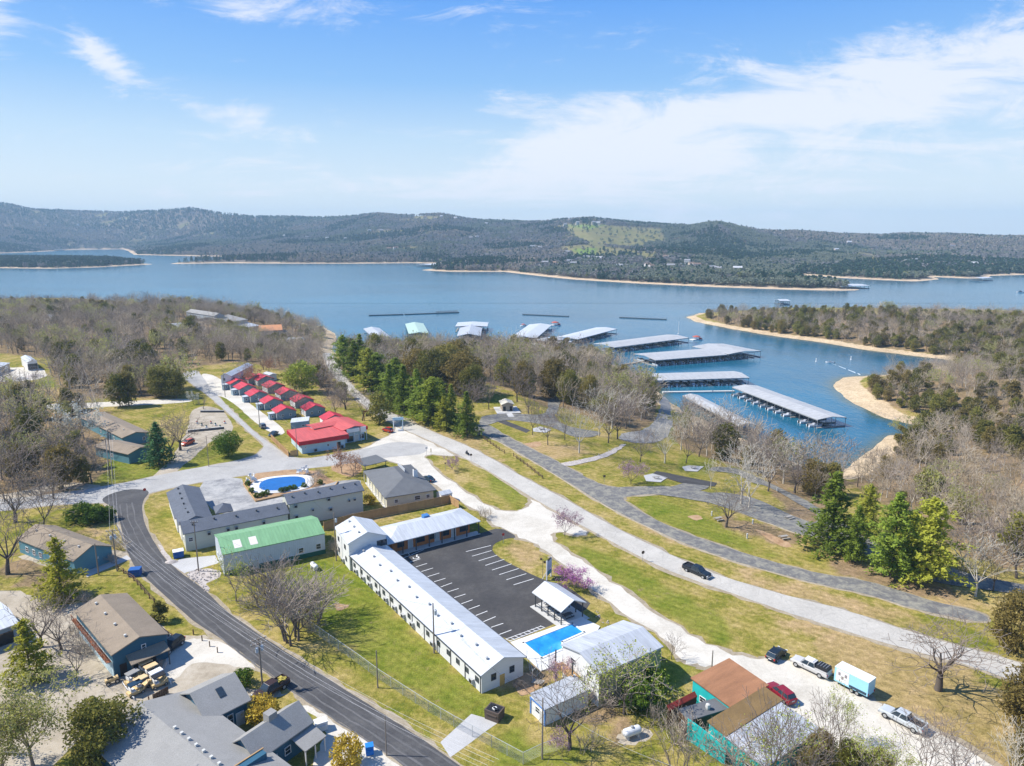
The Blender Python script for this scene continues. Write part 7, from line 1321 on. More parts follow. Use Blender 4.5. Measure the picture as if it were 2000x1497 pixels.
# wood-grade trees (many copies) and lawn-grade trees (finer)
for s in range(6): bare('bare', 100+s, 12, BARK, TWIGF, levels=4, kids=(5, 4, 4, 3), tip=0.034, spread=rng.uniform(.85, 1.1), trunkf=rng.uniform(.22, .34))
for s in range(3): bare('pale', 130+s, 11, SYC, TWIG, levels=4, kids=(5, 4, 4, 3), tip=0.038, spread=1.05, trunkf=.25)
for s in range(2): bare('budding', 150+s, 10, BARK, TWIG, levels=4, kids=(5, 4, 3, 3), tip=0.03, leaves=(OLIVEL, 1100, 0.34))
for s in range(4): blob('cedar', 170+s, 9, 2.3+0.35*s, CEDAR_L, 2600, 0.46, 0.06, 'cone' if s % 2 else 'oval', True, BARK, 30+4*s)
bare('giant', 280, 13, DBARK, DTWIG, levels=5, kids=(7, 5, 4, 4, 3), tip=.03, trunkf=.32, spread=1.2, r0=.5, up=.2)
for s in range(3): bare('oak', 270+s, 12, DBARK, DTWIG, levels=5, kids=(6, 5, 4, 4, 3), tip=0.027, trunkf=.24, spread=1.08, r0=.36, up=.2)
for s in range(3): bare('fine', 200+s, 12, DBARK, DTWIG, levels=5, kids=(6, 5, 4, 4, 3), tip=0.032, trunkf=.24, spread=1.0+.06*s)
bare('finepale', 210, 14, SYC, SYC, levels=5, kids=(5, 4, 4, 3, 3), tip=0.03, trunkf=.3); bare('finepale', 211, 14, SYC, SYC, levels=5, kids=(6, 4, 3, 3, 3), tip=0.03, trunkf=.26, spread=.9)
for s in range(4): conifer('pine', 220+s, 15, 5.0+.4*s, PINE_L, DBARK, 13+s, 8, .08+.03*s, 15, 0.62, flat=.75, droop=.02, power=.58, ragged=.6)
conifer('spruce', 231, 11, 3.6, SPRUCE_L, DBARK, 24, 8, .10, 6, .5, ragged=.2); conifer('ypine', 232, 14, 5.0, YPINE_L, DBARK, 13, 8, .10, 14, .56, flat=.8, power=.6, ragged=.6)
blob('leafy', 240, 8, 4.2, GREENL, 4200, .42, .22, 'oval', True, DBARK, 40); blob('round', 241, 6.2, 3.3, BOXL, 6500, .30, .16, 'oval', True, DBARK, 70, .1)
bare('greening', 245, 10, BARK, TWIG, levels=5, kids=(5, 4, 4, 3, 3), tip=.022, leaves=(OLIVEL, 2600, .17)); bare('greenbig', 247, 11, BARK, TWIG, levels=5, kids=(6, 5, 4, 3, 3), tip=.026, leaves=(OLIVEL, 6500, .2)); bare('greening', 246, 10, BARK, TWIG, levels=5, kids=(5, 4, 3, 3, 3), tip=.022, leaves=(GREENL, 1700, .18))
bare('redbud', 250, 5.5, DBARK, DTWIG, levels=4, kids=(5, 4, 4, 3), tip=.018, trunkf=.16, leaves=(REDBUD, 3400, .20)); bare('paleredbud', 251, 6, DBARK, DTWIG, levels=4, kids=(5, 4, 4, 3), tip=.018, trunkf=.18, leaves=(PALEBUD, 1700, .20)); bare('blossom', 252, 8, BARK, TWIG, levels=4, kids=(5, 4, 4, 3), tip=.024, leaves=(WHITEB, 1500, .30)); bare('rusty', 253, 8, BARK, TWIG, levels=4, kids=(5, 4, 4, 3), tip=.022, leaves=(REDL, 1300, .26)); bare('small', 254, 6, DBARK, DTWIG, levels=4, kids=(5, 4, 4, 3), tip=.02, trunkf=.16, spread=.8); bare('thicket', 256, 7, BARK, TWIG, levels=4, kids=(5, 4, 4, 3), tip=.022, trunkf=.2, multi=6, spread=.8); bare('brush', 255, 3, BARK, TWIG, levels=3, kids=(5, 4, 4), tip=.018, trunkf=.1, multi=4)
blob('shrub', 260, 1.9, 1.15, BOXL, 1500, .20, .02, 'oval', False, None, 26, .1); blob('yshrub', 261, 3.2, 1.9, YELL, 2400, .26, .03, 'oval', False, None, 30); blob('evergreen', 262, 3.2, 1.0, CEDAR_L, 1400, .25, .02, 'cone', False, None, 24); blob('bigcedar', 263, 9.5, 3.6, CEDAR_L, 7500, .36, .05, 'oval', True, BARK, 60)
TREES = []
def tree(kind, label, base, top=None, h=None, group=None, name='tree', cat='tree', var=None, sx=1.0, rz=None, world=None):
    p = world if world is not None else G(*base); lib = LIB[kind]; v = var if var is not None else rng.randrange(len(lib)); parts, H0 = lib[v % len(lib)]
    if top is not None: h = height(p, top) if top < base[1] else 6
    s = (h or H0)/H0; o = thing(name, label, cat, p, rng.uniform(0, 6.28) if rz is None else rz, group); o.scale = (s*sx, s*sx, s)
    for nm, me in parts: put(nm, me, o)
    TREES.append((p.x, p.y)); return o
def H_(base, top): return height(G(*base), top)
# --- trees one can point at
T_ = [  # kind, name, label, base px, top py, sx
 ('pine','pine_tree','tall bright green pine at the shore, leftmost of the dense clump',(672,730),642,1.0),('pine','pine_tree','tall bright green pine at the shore, middle of the dense clump',(694,745),655,1.1),('pine','pine_tree','bright green pine at the right front of the dense shore clump',(722,765),668,1.15),('pine','pine_tree','bright green pine at the back of the dense shore clump',(705,728),650,1.0),
 ('pine','pine_tree','yellow green pine beside the highway, leftmost of the row',(762,795),712,1.0),('pine','pine_tree','yellow green pine beside the highway, second of the row',(790,805),715,1.1),('pine','pine_tree','yellow green pine beside the highway, third of the row',(815,808),722,1.0),('pine','pine_tree','yellow green pine in the highway row with the widest crown',(845,828),738,1.25),('pine','pine_tree','slim pine with bare lower trunk near the end of the highway row',(882,832),752,.8),('pine','pine_tree','young pine standing alone where the campground road begins',(912,852),766,.95),
 ('pine','pine_tree','green pine leftmost in the right hand pine group by the campground loop',(1622,1075),925,1.05),('pine','pine_tree','green pine behind the others in the right hand group',(1692,1045),948,.9),('pine','pine_tree','brightest yellow green pine in the front of the right hand group',(1740,1128),965,.95),('pine','pine_tree','dark green pine rightmost in the right hand group',(1808,1138),975,1.0),('pine','pine_tree','green pine second from the left in the right hand group',(1668,1098),990,.85),('pine','pine_tree','small green pine in the gap of the right hand group',(1775,1110),1000,.8),
 ('ypine','pine_tree','bright yellow green pine beside the teal gabled building',(122,1172),1052,1.0),('spruce','spruce_tree','blue green spruce on the lawn in front of the brown roofed motel',(311,908),826,1.15),('ypine','pine_tree','yellow pine at the left edge beside the white roofed shed',(62,1330),1212,1.0),
 ('round','round_tree','clipped round dark green tree on the lawn by the cross road',(447,892),846,1.0),('leafy','leafing_tree','bright yellow green leafing tree above the red roofed cabins',(590,768),710,1.0),
 ('redbud','redbud_tree','magenta redbud in bloom behind the picnic pavilion',(1122,1152),1108,1.25),('paleredbud','redbud_tree','purple redbud on the campground lawn by the fork',(1232,946),900,1.1),('paleredbud','redbud_tree','pinkish bare redbud on the tip of the second grass island',(1103,1048),994,.9),('paleredbud','redbud_tree','small pink tinged tree on the long grass island',(883,918),890,1.2),('paleredbud','redbud_tree','pink redbud at the foot of the big bare tree near the shed',(1098,1478),1425,.8),('paleredbud','redbud_tree','pink blossoming redbud behind the small white shed',(1092,1345),1285,.8),
 ('giant','bare_tree','huge spreading bare tree on the dry grass between highway and frontage',(1832,1348),1188,1.15),('oak','bare_tree','big forked bare tree in front of the white pool house',(1112,1462),1280,.8),('oak','bare_tree','lone dark bare tree on the campground lawn by the picnic table',(1418,1030),935,1.0),('finepale','sycamore_tree','tall pale sycamore behind the lone campground tree',(1463,992),872,.9),('finepale','sycamore_tree','pale sycamore beside the first camp pad',(1388,955),880,.6),('finepale','sycamore_tree','pale sycamore on the lawn above the stone ditch',(1131,885),775,.9),('finepale','sycamore_tree','broad pale sycamore left of the boat ramp',(1195,838),738,1.2),('finepale','sycamore_tree','pale bare tree at the shore behind the shore pines',(752,735),668,1.0),('finepale','sycamore_tree','white trunked tree at the shore right of the shore pines',(808,742),664,.8),('fine','bare_tree','bare tree on the lawn beside the big cul de sac',(1250,903),832,.9),('fine','bare_tree','bare tree leaning beside the camp road near the ditch',(1103,860),790,.8),('fine','bare_tree','slim bare tree on the lawn left of the stone ditch',(1040,850),770,.6),('finepale','sycamore_tree','pale twisted bare tree right of the pines by the campground loop',(1905,1165),1020,.9),('fine','bare_tree','bare tree with low fork at the right of the campground loop',(1940,1155),1060,.8),
 ('small','bare_tree','small twisted bare tree on the gravel edge by the pool house',(1311,1288),1222,.8),('greening','budding_tree','tree with fresh pale leaves in front of the pool house roof',(1218,1395),1238,1.0),('greening','budding_tree','thin tree with pale leaves at the near right beside the frontage',(1640,1460),1330,.6),('greening','budding_tree','yellow green budding tree at the near edge right of the turquoise house',(1700,1545),1410,.8),('greening','budding_tree','pale budding tree at the near edge under the silver pickup',(1750,1560),1440,.8),('fine','bare_tree','pale bare tree at the near edge in front of the silver pickup',(1800,1540),1400,.9),('greening','budding_tree','budding tree in front of the corrugated roof of the turquoise house',(1520,1530),1370,.9),('fine','bare_tree','leafless tree in front of the turquoise house metal roof',(1505,1550),1360,.7),('finepale','sycamore_tree','white trunked bare tree in the near right corner',(1975,1540),1400,.8),
 ('greening','budding_tree','thin green budding tree at the front corner of the green roofed workshop',(462,1175),1068,.8),('thicket','bare_tree','brown multi stemmed thicket on the lawn below the workshop',(572,1250),1112,1.1),('thicket','bare_tree','bare brown thicket at the right of the workshop front',(528,1180),1088,1.3),
 ('oak','bare_tree','big bare tree at the left edge by the teal gabled building',(15,1122),930,.85),('oak','bare_tree','spreading bare tree at the left edge above the white shed',(80,1265),1150,1.1),('greenbig','budding_tree','large budding tree at the left edge below the yellow pine',(65,1497),1310,1.0),('bigcedar','cedar_tree','dense dark green tree in the near left beside the grey roof',(205,1490),1370,1.15),
 ('oak','bare_tree','bare tree by the orange vehicle on the pale lot',(352,880),792,1.15),('rusty','budding_tree','reddish budding tree in front of the slate motel courtyard, left',(668,925),868,.9),('rusty','budding_tree','reddish bare tree beside the carport by the courtyard',(690,930),878,.9),('oak','bare_tree','big bare oak in front of the pale lodge on the cabin street',(470,742),690,1.2),('rusty','budding_tree','reddish tree between the upper cabins',(490,752),708,.8),('oak','bare_tree','wide bare tree behind the nearest back row cabin',(675,800),738,1.2),('cedar','cedar_tree','dark cedar beside the timber frame at the red store',(742,828),768,1.1),('small','bare_tree','bare tree left of the cabin street below the cedars',(398,800),770,1.3),('blossom','blossom_tree','white blossoming tree above the brown roofed motel on the left',(165,860),785,1.1),('blossom','blossom_tree','pale blossoming tree beside the cabin street',(378,790),764,.9),('redbud','redbud_tree','small pink redbud deep in the left wood',(50,905),880,1.0),
 ('bigcedar','cedar_tree','dense olive cedar cut by the right edge beside the campground road',(1985,1275),1165,1.0),('bigcedar','cedar_tree','yellow olive cedar cut by the right edge above the near corner',(2015,1430),1310,1.1),('bigcedar','cedar_tree','olive cedar in the near right corner behind the white trunk',(2010,1520),1420,.9),('cedar','cedar_tree','dark cedar pair at the end of the lane, left one',(235,795),730,1.0),('cedar','cedar_tree','dark cedar pair at the end of the lane, right one',(252,793),722,.9),('bigcedar','cedar_tree','broad green cedar at the corner of the lane and the street',(318,775),718,1.3),('cedar','cedar_tree','dark cedar right beside the broad one at the lane corner',(345,778),726,1.1),
 ('pine','pine_tree','pine in the second row behind the highway pines, left',(738,768),690,1.1),('pine','pine_tree','pine in the second row behind the highway pines, middle',(775,780),700,1.1),('pine','pine_tree','pine in the second row behind the highway pines, right',(858,812),740,1.1),('pine','pine_tree','low pine at the foot of the highway row',(868,838),775,1.2),('pine','pine_tree','broad low pine filling the highway row near its middle',(830,822),752,1.4),
 ('bigcedar','cedar_tree','big brownish cedar behind the highway pines, leftmost',(812,752),684,1.1),('bigcedar','cedar_tree','big dark cedar behind the highway pines, second',(842,765),686,1.15),('bigcedar','cedar_tree','big cedar with rusty top behind the highway pines',(872,758),672,1.2),('bigcedar','cedar_tree','big dark cedar at the right of the cedar clump',(905,772),690,1.2),('bigcedar','cedar_tree','cedar at the front of the cedar clump above the camp lawn',(925,782),715,1.0),('bigcedar','cedar_tree','cedar at the back of the cedar clump',(890,740),668,1.0),('bigcedar','cedar_tree','olive cedar left of the restroom lawn',(1022,772),708,.9),('bigcedar','cedar_tree','dark cedar right of the restroom lawn',(1082,778),706,1.1),('bigcedar','cedar_tree','rusty cedar among the bare trees above the boat ramp road',(1110,790),725,.9),('bigcedar','cedar_tree','olive cedar behind the pale sycamore',(1150,800),735,.8),('bigcedar','cedar_tree','dark cedar at the shore left of the boat ramp',(1262,800),738,1.0),
 ('finepale','sycamore_tree','pale sycamore on the shore side of the ramp road',(1330,880),790,.9),('fine','bare_tree','bare tree left of the ramp road, upper',(1240,812),735,1.2),('fine','bare_tree','bare tree left of the ramp road, lower',(1222,838),762,1.1),('fine','bare_tree','bare tree by the restroom lawn, left',(955,800),728,.9),('fine','bare_tree','bare tree by the restroom lawn, right',(1032,808),742,1.0),('finepale','sycamore_tree','pale sycamore by the second camp lane',(1170,852),778,1.0),('fine','bare_tree','bare tree between ramp road and cove',(1365,892),812,1.1),('fine','bare_tree','bare tree at the cove beside the narrow dock end',(1480,930),830,1.0),('oak','bare_tree','dark forked bare tree at the cove shore',(1552,963),868,1.0),('bigcedar','cedar_tree','rusty cedar at the cove shore above the campground loop',(1590,968),900,1.0),('fine','bare_tree','bare tree in front of the narrow dock',(1405,880),800,1.2),('finepale','sycamore_tree','tall pale sycamore left of the lone campground tree',(1448,985),850,1.0),
 ('fine','bare_tree','bare tree beside the dirt strip at the right of the pines',(1880,1110),1010,1.1),('fine','bare_tree','tall bare tree at the right edge above the campground loop',(1985,1130),1000,1.2),('fine','bare_tree','bare tree at the left edge below the lane',(40,960),850,1.1),('fine','bare_tree','bare tree beside the path at the left of the cross road',(105,975),880,1.1),('fine','bare_tree','bare tree with leaning trunk left of the lamp pole',(140,930),830,1.1),
 ('fine','bare_tree','bare tree at the near left edge above the grey roof',(150,1330),1235,.9),('greenbig','budding_tree','olive budding tree at the near left corner',(10,1540),1360,1.0),
 ('thicket','bare_tree','brown leafless thicket beside the multi stemmed lawn tree',(612,1215),1125,1.4),('rusty','budding_tree','reddish tree in front of the second cabin',(488,760),715,.8),('fine','bare_tree','leafless tree between the middle cabins',(520,782),738,1.2),('fine','bare_tree','leafless tree by the nearest street row cabin',(545,790),752,1.0),('fine','bare_tree','bare tree behind the top of the cabin rows',(515,722),680,1.2),('fine','bare_tree','bare tree right of the yellow green leafing tree',(640,775),715,1.2),('fine','bare_tree','bare tree left of the dark cedar by the timber frame',(708,822),760,1.1),
 ('oak','bare_tree','leafless tree at the near edge left of the turquoise wall',(1330,1560),1375,.8),('oak','bare_tree','leafless tree at the near edge under the turquoise wall',(1430,1580),1400,.8),('oak','bare_tree','leafless tree over the corrugated roof at the near edge',(1565,1570),1385,.7),('fine','bare_tree','slim leafless tree by the right end of the corrugated roof',(1610,1500),1345,.6),('oak','bare_tree','leafless tree at the near right edge past the silver pickup',(1880,1560),1420,.9),('oak','bare_tree','leafless tree at the left edge by the yellow pine',(120,1270),1165,.9),('oak','bare_tree','leafless tree above the teal garage roof at the left edge',(30,1020),900,1.0),('fine','bare_tree','leafless tree behind the teal gabled building',(85,1035),925,1.0),
 ('fine','bare_tree','bare tree at the back of the cabins, left',(575,742),692,1.2),('fine','bare_tree','bare tree at the back of the cabins, right',(612,752),700,1.2),('fine','bare_tree','bare tree between the two cabin rows near the store',(575,808),752,1.0),('oak','bare_tree','spreading bare tree west of the round tree lawn',(335,890),800,1.0),('fine','bare_tree','bare tree on the grass by the lamp pole',(180,945),850,1.0),('fine','bare_tree','bare tree left of the restroom pad',(918,815),735,1.0),('fine','bare_tree','bare tree behind the restroom, right',(1010,785),705,1.1),('fine','bare_tree','bare tree on the camp lawn below the paved site',(1070,870),790,.8),('fine','bare_tree','twin bare tree above the stone ditch, left',(1188,866),775,1.0),('fine','bare_tree','twin bare tree above the stone ditch, right',(1206,858),765,1.0),('finepale','sycamore_tree','pale tree at the near side of the boat ramp turnaround',(1298,905),812,1.0),('fine','bare_tree','bare tree on the lawn behind the second camp pad',(1340,905),830,.9),('fine','bare_tree','bare tree beside the far camp curb',(1500,960),865,1.0),('finepale','sycamore_tree','pale bare tree between the curb and the cove',(1530,945),848,1.0),
 ('small','bare_tree','small leafless tree beside the third street row cabin',(508,770),738,1.2),('small','bare_tree','small leafless tree behind the middle back row cabin',(598,768),742,1.2),('fine','bare_tree','leafless tree between the nearest cabins and the pale box building',(588,812),765,.9),('rusty','budding_tree','reddish budding tree at the top of the back cabin row',(525,735),695,1.0),('fine','bare_tree','leafless tree at the near end of the back cabin row',(655,812),750,1.1),
 ('small','bare_tree','thin bush like tree at the parking lot entrance',(938,1016),978,.7),('evergreen','evergreen_shrub','small dark evergreen by the rail fence of the blue workshop',(312,1215),1175,1.2),('small','bare_tree','brown leafless bush tree right of the blue workshop porch',(318,1312),1282,.9),
]
for k, nm, lab, b, t, sx in T_: tree(k, lab, b, t, None, None, nm, 'tree' if 'shrub' not in nm else 'shrub', sx=sx)
for i, (b, w) in enumerate((((160,1018),'left one of the clipped pair'),((185,1020),'middle one of the clipped group'),((205,1016),'right one of the clipped group'))): tree('shrub', f'big rounded dark green shrub beside the asphalt street, {w}', b, None, 4.2 if i < 2 else 3.2, 'clipped shrubs by the teal garage', 'round_shrub', 'shrub', sx=1.25)
tree('shrub', 'round bright green shrub by the tall pole and the brown pickup', (477,1340), None, 2.6, None, 'round_shrub', 'shrub', sx=1.1); tree('yshrub', 'big golden yellow shrub between the two grey roofed wings', (515,1408), None, 3.6, None, 'yellow_shrub', 'shrub', sx=1.05); tree('yshrub', 'golden yellow shrub at the near edge beside the gravel', (676,1500), None, 4.4, None, 'yellow_shrub', 'shrub', sx=.8); tree('yshrub', 'small yellow green shrub between the slate motel and the dark roofed house', (722,985), None, 2.6, None, 'yellow_shrub', 'shrub'); tree('small', 'red leaved small tree at the gable of the tall beige motel', (712,975), None, 4.0, None, 'bare_tree', 'tree')
for i, (b, k) in enumerate((((484,948),'shrub'),((492,962),'shrub'),((502,972),'shrub'),((512,970),'shrub'),((522,966),'shrub'),((549,962),'shrub'),((558,960),'shrub'),((566,958),'shrub'),((575,956),'shrub'),((594,952),'shrub'),((612,948),'brush'),((618,940),'brush'),((622,932),'brush'),((625,946),'shrub'))):
    tree(k, 'small shrub in the planted strip round the oval pool' if k == 'shrub' else 'reddish leafless shrub at the right end of the oval pool', b, None, 1.3 if k == 'shrub' else 3.0, 'shrubs round the oval pool' if k == 'shrub' else 'leafless shrubs by the oval pool', 'pool_shrub' if k == 'shrub' else 'leafless_shrub', 'shrub')
for i, (b, h_, w) in enumerate((((215,1100),2.5,'beside the pole at the teal gable'),((225,1075),3,'between the teal building and the street'),((228,1060),3,'by the street above the teal gable'),((672,1075),4,'in the gap right of the workshop'),((690,1060),3,'by the wood fence behind the motel block'),((655,1080),3.4,'at the right end of the workshop front'),((150,1240),2.5,'along the painted side of the blue workshop, upper'),((170,1275),2.2,'along the painted side of the blue workshop, lower'),((130,1170),3.5,'below the yellow green pine'),((165,1180),3,'above the blue workshop roof'),((540,1150),3.5,'in the lawn thicket below the workshop'),((600,1230),4,'at the foot of the multi stemmed lawn tree'),((480,1190),3,'by the foot of the thin budding tree'),((1250,1380),4,'below the mossy wall of the pool house'),((1190,1385),3.5,'between pool house and small shed'),((1330,1440),4.5,'in front of the curved turquoise wall'),((1290,1420),3.5,'left of the turquoise house annex'),((1400,1480),4,'at the foot of the turquoise wall'),((1455,1497),5,'before the metal roof of the turquoise house'),((1150,1470),3,'right of the big forked tree'),((1010,1345),1.6,'at the shaded end of the long wing'),((950,1010),2.6,'beside the parking lot mouth'),((1885,1120),3,'by the campground loop at right'))): tree('brush', f'leafless brown shrub {w}', b, None, h_, None, 'leafless_shrub', 'shrub', sx=1.2)
for b, h_, w in (((1600,1490),4.5,'left of the budding near trees'),((1660,1520),5,'beneath the thin pale leaved tree'),((1715,1530),4.5,'below the pale budding tree'),((1580,1520),4,'at the right end of the metal roof')): tree('bigcedar', f'low olive brush at the near edge, {w}', b, None, h_, None, 'olive_shrub', 'shrub', sx=1.1)
# ivy on the mossy wall of the pool house and the dark hedge under it
for b, h_, w in (((1245,1375),3.6,'nearest half'),((1275,1350),3.2,'far half')): tree('shrub', f'dark green climbing shrub against the mossy pool house wall, {w}', b, None, h_, None, 'climbing_shrub', 'shrub', sx=1.3)

# ------------------------------------------------------------------ the woods
road_polys = []
for o in list(bpy.data.objects):
    if o.get('kind') == 'structure' and o.type == 'MESH' and o.name.split('.')[0] in ('cross_road','highway','street_asphalt','camp_road','camp_loop','gravel_frontage','cabin_drive','camp_gravel','ramp_road','garage_gravel','lane_gravel','store_drive','parking_lot'):
        me = o.data; n = len(me.vertices); co = np.empty(n*3, np.float32); me.vertices.foreach_get('co', co); road_polys.append(co.reshape(-1, 3)[:, :2])
rp = np.vstack(road_polys)
def near_road(x, y, r=2.6): return ((rp[:, 0]-x)**2+(rp[:, 1]-y)**2 < r*r).any()
EX = np.array(EXCL)
spots = []
for nm, poly, sp, fc, fp, hr in WOODS:
    W_ = [G(px, py) for px, py in poly]; xs = [p.x for p in W_]; ys = [p.y for p in W_]; wp = np.array([(p.x, p.y) for p in W_]); cells = []
    y = min(ys)
    while y < max(ys):
        x = min(xs)
        while x < max(xs): cells.append((x+rng.uniform(-.5, .5)*sp, y+rng.uniform(-.5, .5)*sp)); x += sp
        y += sp*0.9
    c = np.array(cells); ok = sdist(c, wp) > 0; c = c[ok]; shore = sdist(c, NEAR); c = c[shore > 6.0+2*nrg.random(len(c))]
    for x, y in c:
        if (np.hypot(EX[:, 0]-x, EX[:, 1]-y) < EX[:, 2]).any() or near_road(x, y): continue
        clump = float(fbm(np.array(x/38.0), np.array(y/38.0), 3, 9)); r = rng.random()
        if rng.random() < 0.10 and nm != 'far_peninsula': continue
        if r < fc*min(2.4, max(0.1, (clump-0.25)*4.2)): k = 'cedar'
        elif r < fc*2 and nm == 'behind_docks' and rng.random() < .1: k = 'budding'
        else: k = 'pale' if rng.random() < fp else ('budding' if rng.random() < 0.07 else 'bare')
        spots.append((math.hypot(x, y), nm, k, x, y, rng.uniform(*hr)*rng.choice((0.75, 0.9, 1.0, 1.0, 1.15))*(0.82 if k == 'cedar' else 1.0)))
spots.sort(key=lambda s: s[0])
WL = {'behind_cabins': 'behind the red roofed cabins', 'peninsula_left': 'in the wood on the left peninsula', 'left_garages': 'in the wood by the white garages', 'left_near': 'among the trees west of the brown roofed motel', 'behind_docks': 'in the trees between the pines and the docks', 'camp_edge': 'along the cove shore below the campground', 'right_slope': 'on the wooded slope at the right', 'far_peninsula': 'on the wooded point across the bay'}
LIMIT = {'bare': 215, 'pale': 250, 'cedar': 215, 'budding': 200}; cnt = {}; rest = {}
NMN = {'bare': ('bare_tree', 'leafless grey brown tree'), 'pale': ('pale_bare_tree', 'leafless pale barked tree'), 'cedar': ('cedar_tree', 'dark olive cedar'), 'budding': ('budding_tree', 'tree in yellow green bud')}
for D, nm, k, x, y, h in spots:
    px, py = pix(x, y, T(x, y)); vis = -90 < px < 2090
    if vis and cnt.get(k, 0) < LIMIT[k]:
        cnt[k] = cnt.get(k, 0)+1; a, b = NMN[k]; 
        if nm == 'right_slope': wh = 'behind the sandy point' if py < 790 else ('at the right edge above the campground loop' if px > 1850 and py > 930 else ('right of the cove beach' if px < 1830 else 'on the upper right slope'))
        elif nm == 'left_near': wh = 'beside the lane at the left' if py < 830 else ('just west of the brown roofed motel' if px > 110 else 'at the left edge of the frame')
        elif nm == 'behind_docks': wh = 'behind the shore pines' if px < 860 else ('behind the restroom' if px < 1060 else 'left of the boat ramp')
        elif nm == 'peninsula_left': wh = 'at the back of the left wood' if py < 640 else ('in the left wood near the shore' if px > 420 else 'at the front of the left wood')
        else: wh = WL[nm]
        tree(k, f'{"small" if h < 9 else ("medium" if h < 12 else "tall")} {b} {wh}', None, None, h, f'{a.replace("_", " ")}s {WL[nm]}', a, 'tree', world=Vector((x, y, T(x, y))))
    elif -520 < px < 2460: rest.setdefault(k, []).append((x, y, T(x, y)-0.1, h))
# everything farther off: one object per kind, instanced on points
def scatter(name, rows, sources, H0, label=None, flatz=1.0):
    col = bpy.data.collections.new(name+'_sources')
    for i, parts in enumerate(sources):
        V = []; F = []; mats = []; mi = []; off = 0; bm = bmesh.new()
        for nmz, me in parts:
            k0 = len(bm.faces); bm.from_mesh(me); bm.faces.ensure_lookup_table()
            if me.materials[0] not in mats: mats.append(me.materials[0])
            ix = mats.index(me.materials[0])
            for f in bm.faces[k0:]: f.material_index = ix
        me2 = bpy.data.meshes.new(name+'_tree'); bm.to_mesh(me2); bm.free()
        for mm in mats: me2.materials.append(mm)
        col.objects.link(bpy.data.objects.new(f'{name}_tree_{i}', me2))
    A = np.array(rows, float); me = bpy.data.meshes.new(name); me.vertices.add(len(A)); me.vertices.foreach_set('co', A[:, :3].astype(np.float32).ravel())
    a = me.attributes.new('size', 'FLOAT_VECTOR', 'POINT'); s = A[:, 3]/H0; w = s*nrg.uniform(.85, 1.15, len(A)); a.data.foreach_set('vector', np.c_[w, w, s*flatz].astype(np.float32).ravel())
    a = me.attributes.new('turn', 'FLOAT_VECTOR', 'POINT'); a.data.foreach_set('vector', np.c_[np.zeros(len(A)), np.zeros(len(A)), nrg.uniform(0, 6.28, len(A))].astype(np.float32).ravel())
    a = me.attributes.new('pick', 'INT', 'POINT'); a.data.foreach_set('value', (A[:, 4].astype(np.int32) if A.shape[1] > 4 else nrg.integers(0, len(sources), len(A)).astype(np.int32)))
    o = tag(put(name, me), kind='stuff')
    if label: o['label'] = label
    ng = bpy.data.node_groups.new(name, 'GeometryNodeTree'); ng.interface.new_socket('Geometry', in_out='INPUT', socket_type='NodeSocketGeometry'); ng.interface.new_socket('Geometry', in_out='OUTPUT', socket_type='NodeSocketGeometry')
    gi, go = ng.nodes.new('NodeGroupInput'), ng.nodes.new('NodeGroupOutput'); ip = ng.nodes.new('GeometryNodeInstanceOnPoints'); ci = ng.nodes.new('GeometryNodeCollectionInfo'); ci.inputs[0].default_value = col; ci.inputs['Separate Children'].default_value = True; ci.inputs['Reset Children'].default_value = True
    def att(nm, ty): n = ng.nodes.new('GeometryNodeInputNamedAttribute'); n.data_type = ty; n.inputs[0].default_value = nm; return n.outputs[0]
    eu = ng.nodes.new('FunctionNodeEulerToRotation'); L = ng.links.new; L(att('turn', 'FLOAT_VECTOR'), eu.inputs[0]); mp_ = ng.nodes.new('GeometryNodeMeshToPoints'); L(gi.outputs[0], mp_.inputs[0]); L(mp_.outputs[0], ip.inputs['Points']); L(ci.outputs[0], ip.inputs['Instance']); ip.inputs['Pick Instance'].default_value = True; L(att('pick', 'INT'), ip.inputs['Instance Index']); L(eu.outputs[0], ip.inputs['Rotation']); L(att('size', 'FLOAT_VECTOR'), ip.inputs['Scale']); L(ip.outputs[0], go.inputs[0])
    o.modifiers.new('scatter', 'NODES').node_group = ng; return o
SN = {'bare': 'bare_woodland', 'pale': 'pale_woodland', 'cedar': 'cedar_woodland', 'budding': 'budding_woodland'}
for k, rows in rest.items(): scatter(SN[k], rows, [p for p, _ in LIB[k]], LIB[k][0][1])
# far hills
def far_bare(seed, m):
    g = np.random.default_rng(seed); n = 46; u = g.normal(size=(n, 3)); u /= np.linalg.norm(u, axis=1, keepdims=True); P = u*g.uniform(.5, 1, (n, 1))*[4.2, 4.2, 3.6]+[0, 0, 6.2]; return [('crown', fastmesh('crown', *cards(P, 2.3, g, .7, .2, True, u), m)), ('trunk', fastmesh('trunk', *tubes([(0, 0, -1, 0, 0, 5, .25, .15)], 3), BARK))]
def far_con(seed, m):
    g = np.random.default_rng(seed); n = 60; f = g.uniform(0, 1, n); a = g.uniform(0, 6.28, n); r = 3.0*(1-f)**.7*g.uniform(.7, 1.1, n)+.2; P = np.c_[np.cos(a)*r, np.sin(a)*r, .8+f*9.5]; return [('crown', fastmesh('crown', *cards(P, 2.1, g, .8, .2, True, np.c_[np.cos(a), np.sin(a), a*0+.2]), m))]
FB = leafm('far_bare_crowns', (0.18, 0.17, 0.165), (0.265, 0.25, 0.235), None, .14, .3, .1); FC = leafm('far_conifers', (0.025, 0.06, 0.035), (0.055, 0.095, 0.05), None, .2, .3, .1); FG = leafm('far_green_crowns', (0.15, 0.17, 0.05), (0.22, 0.23, 0.08), None, .2, .3, .1)
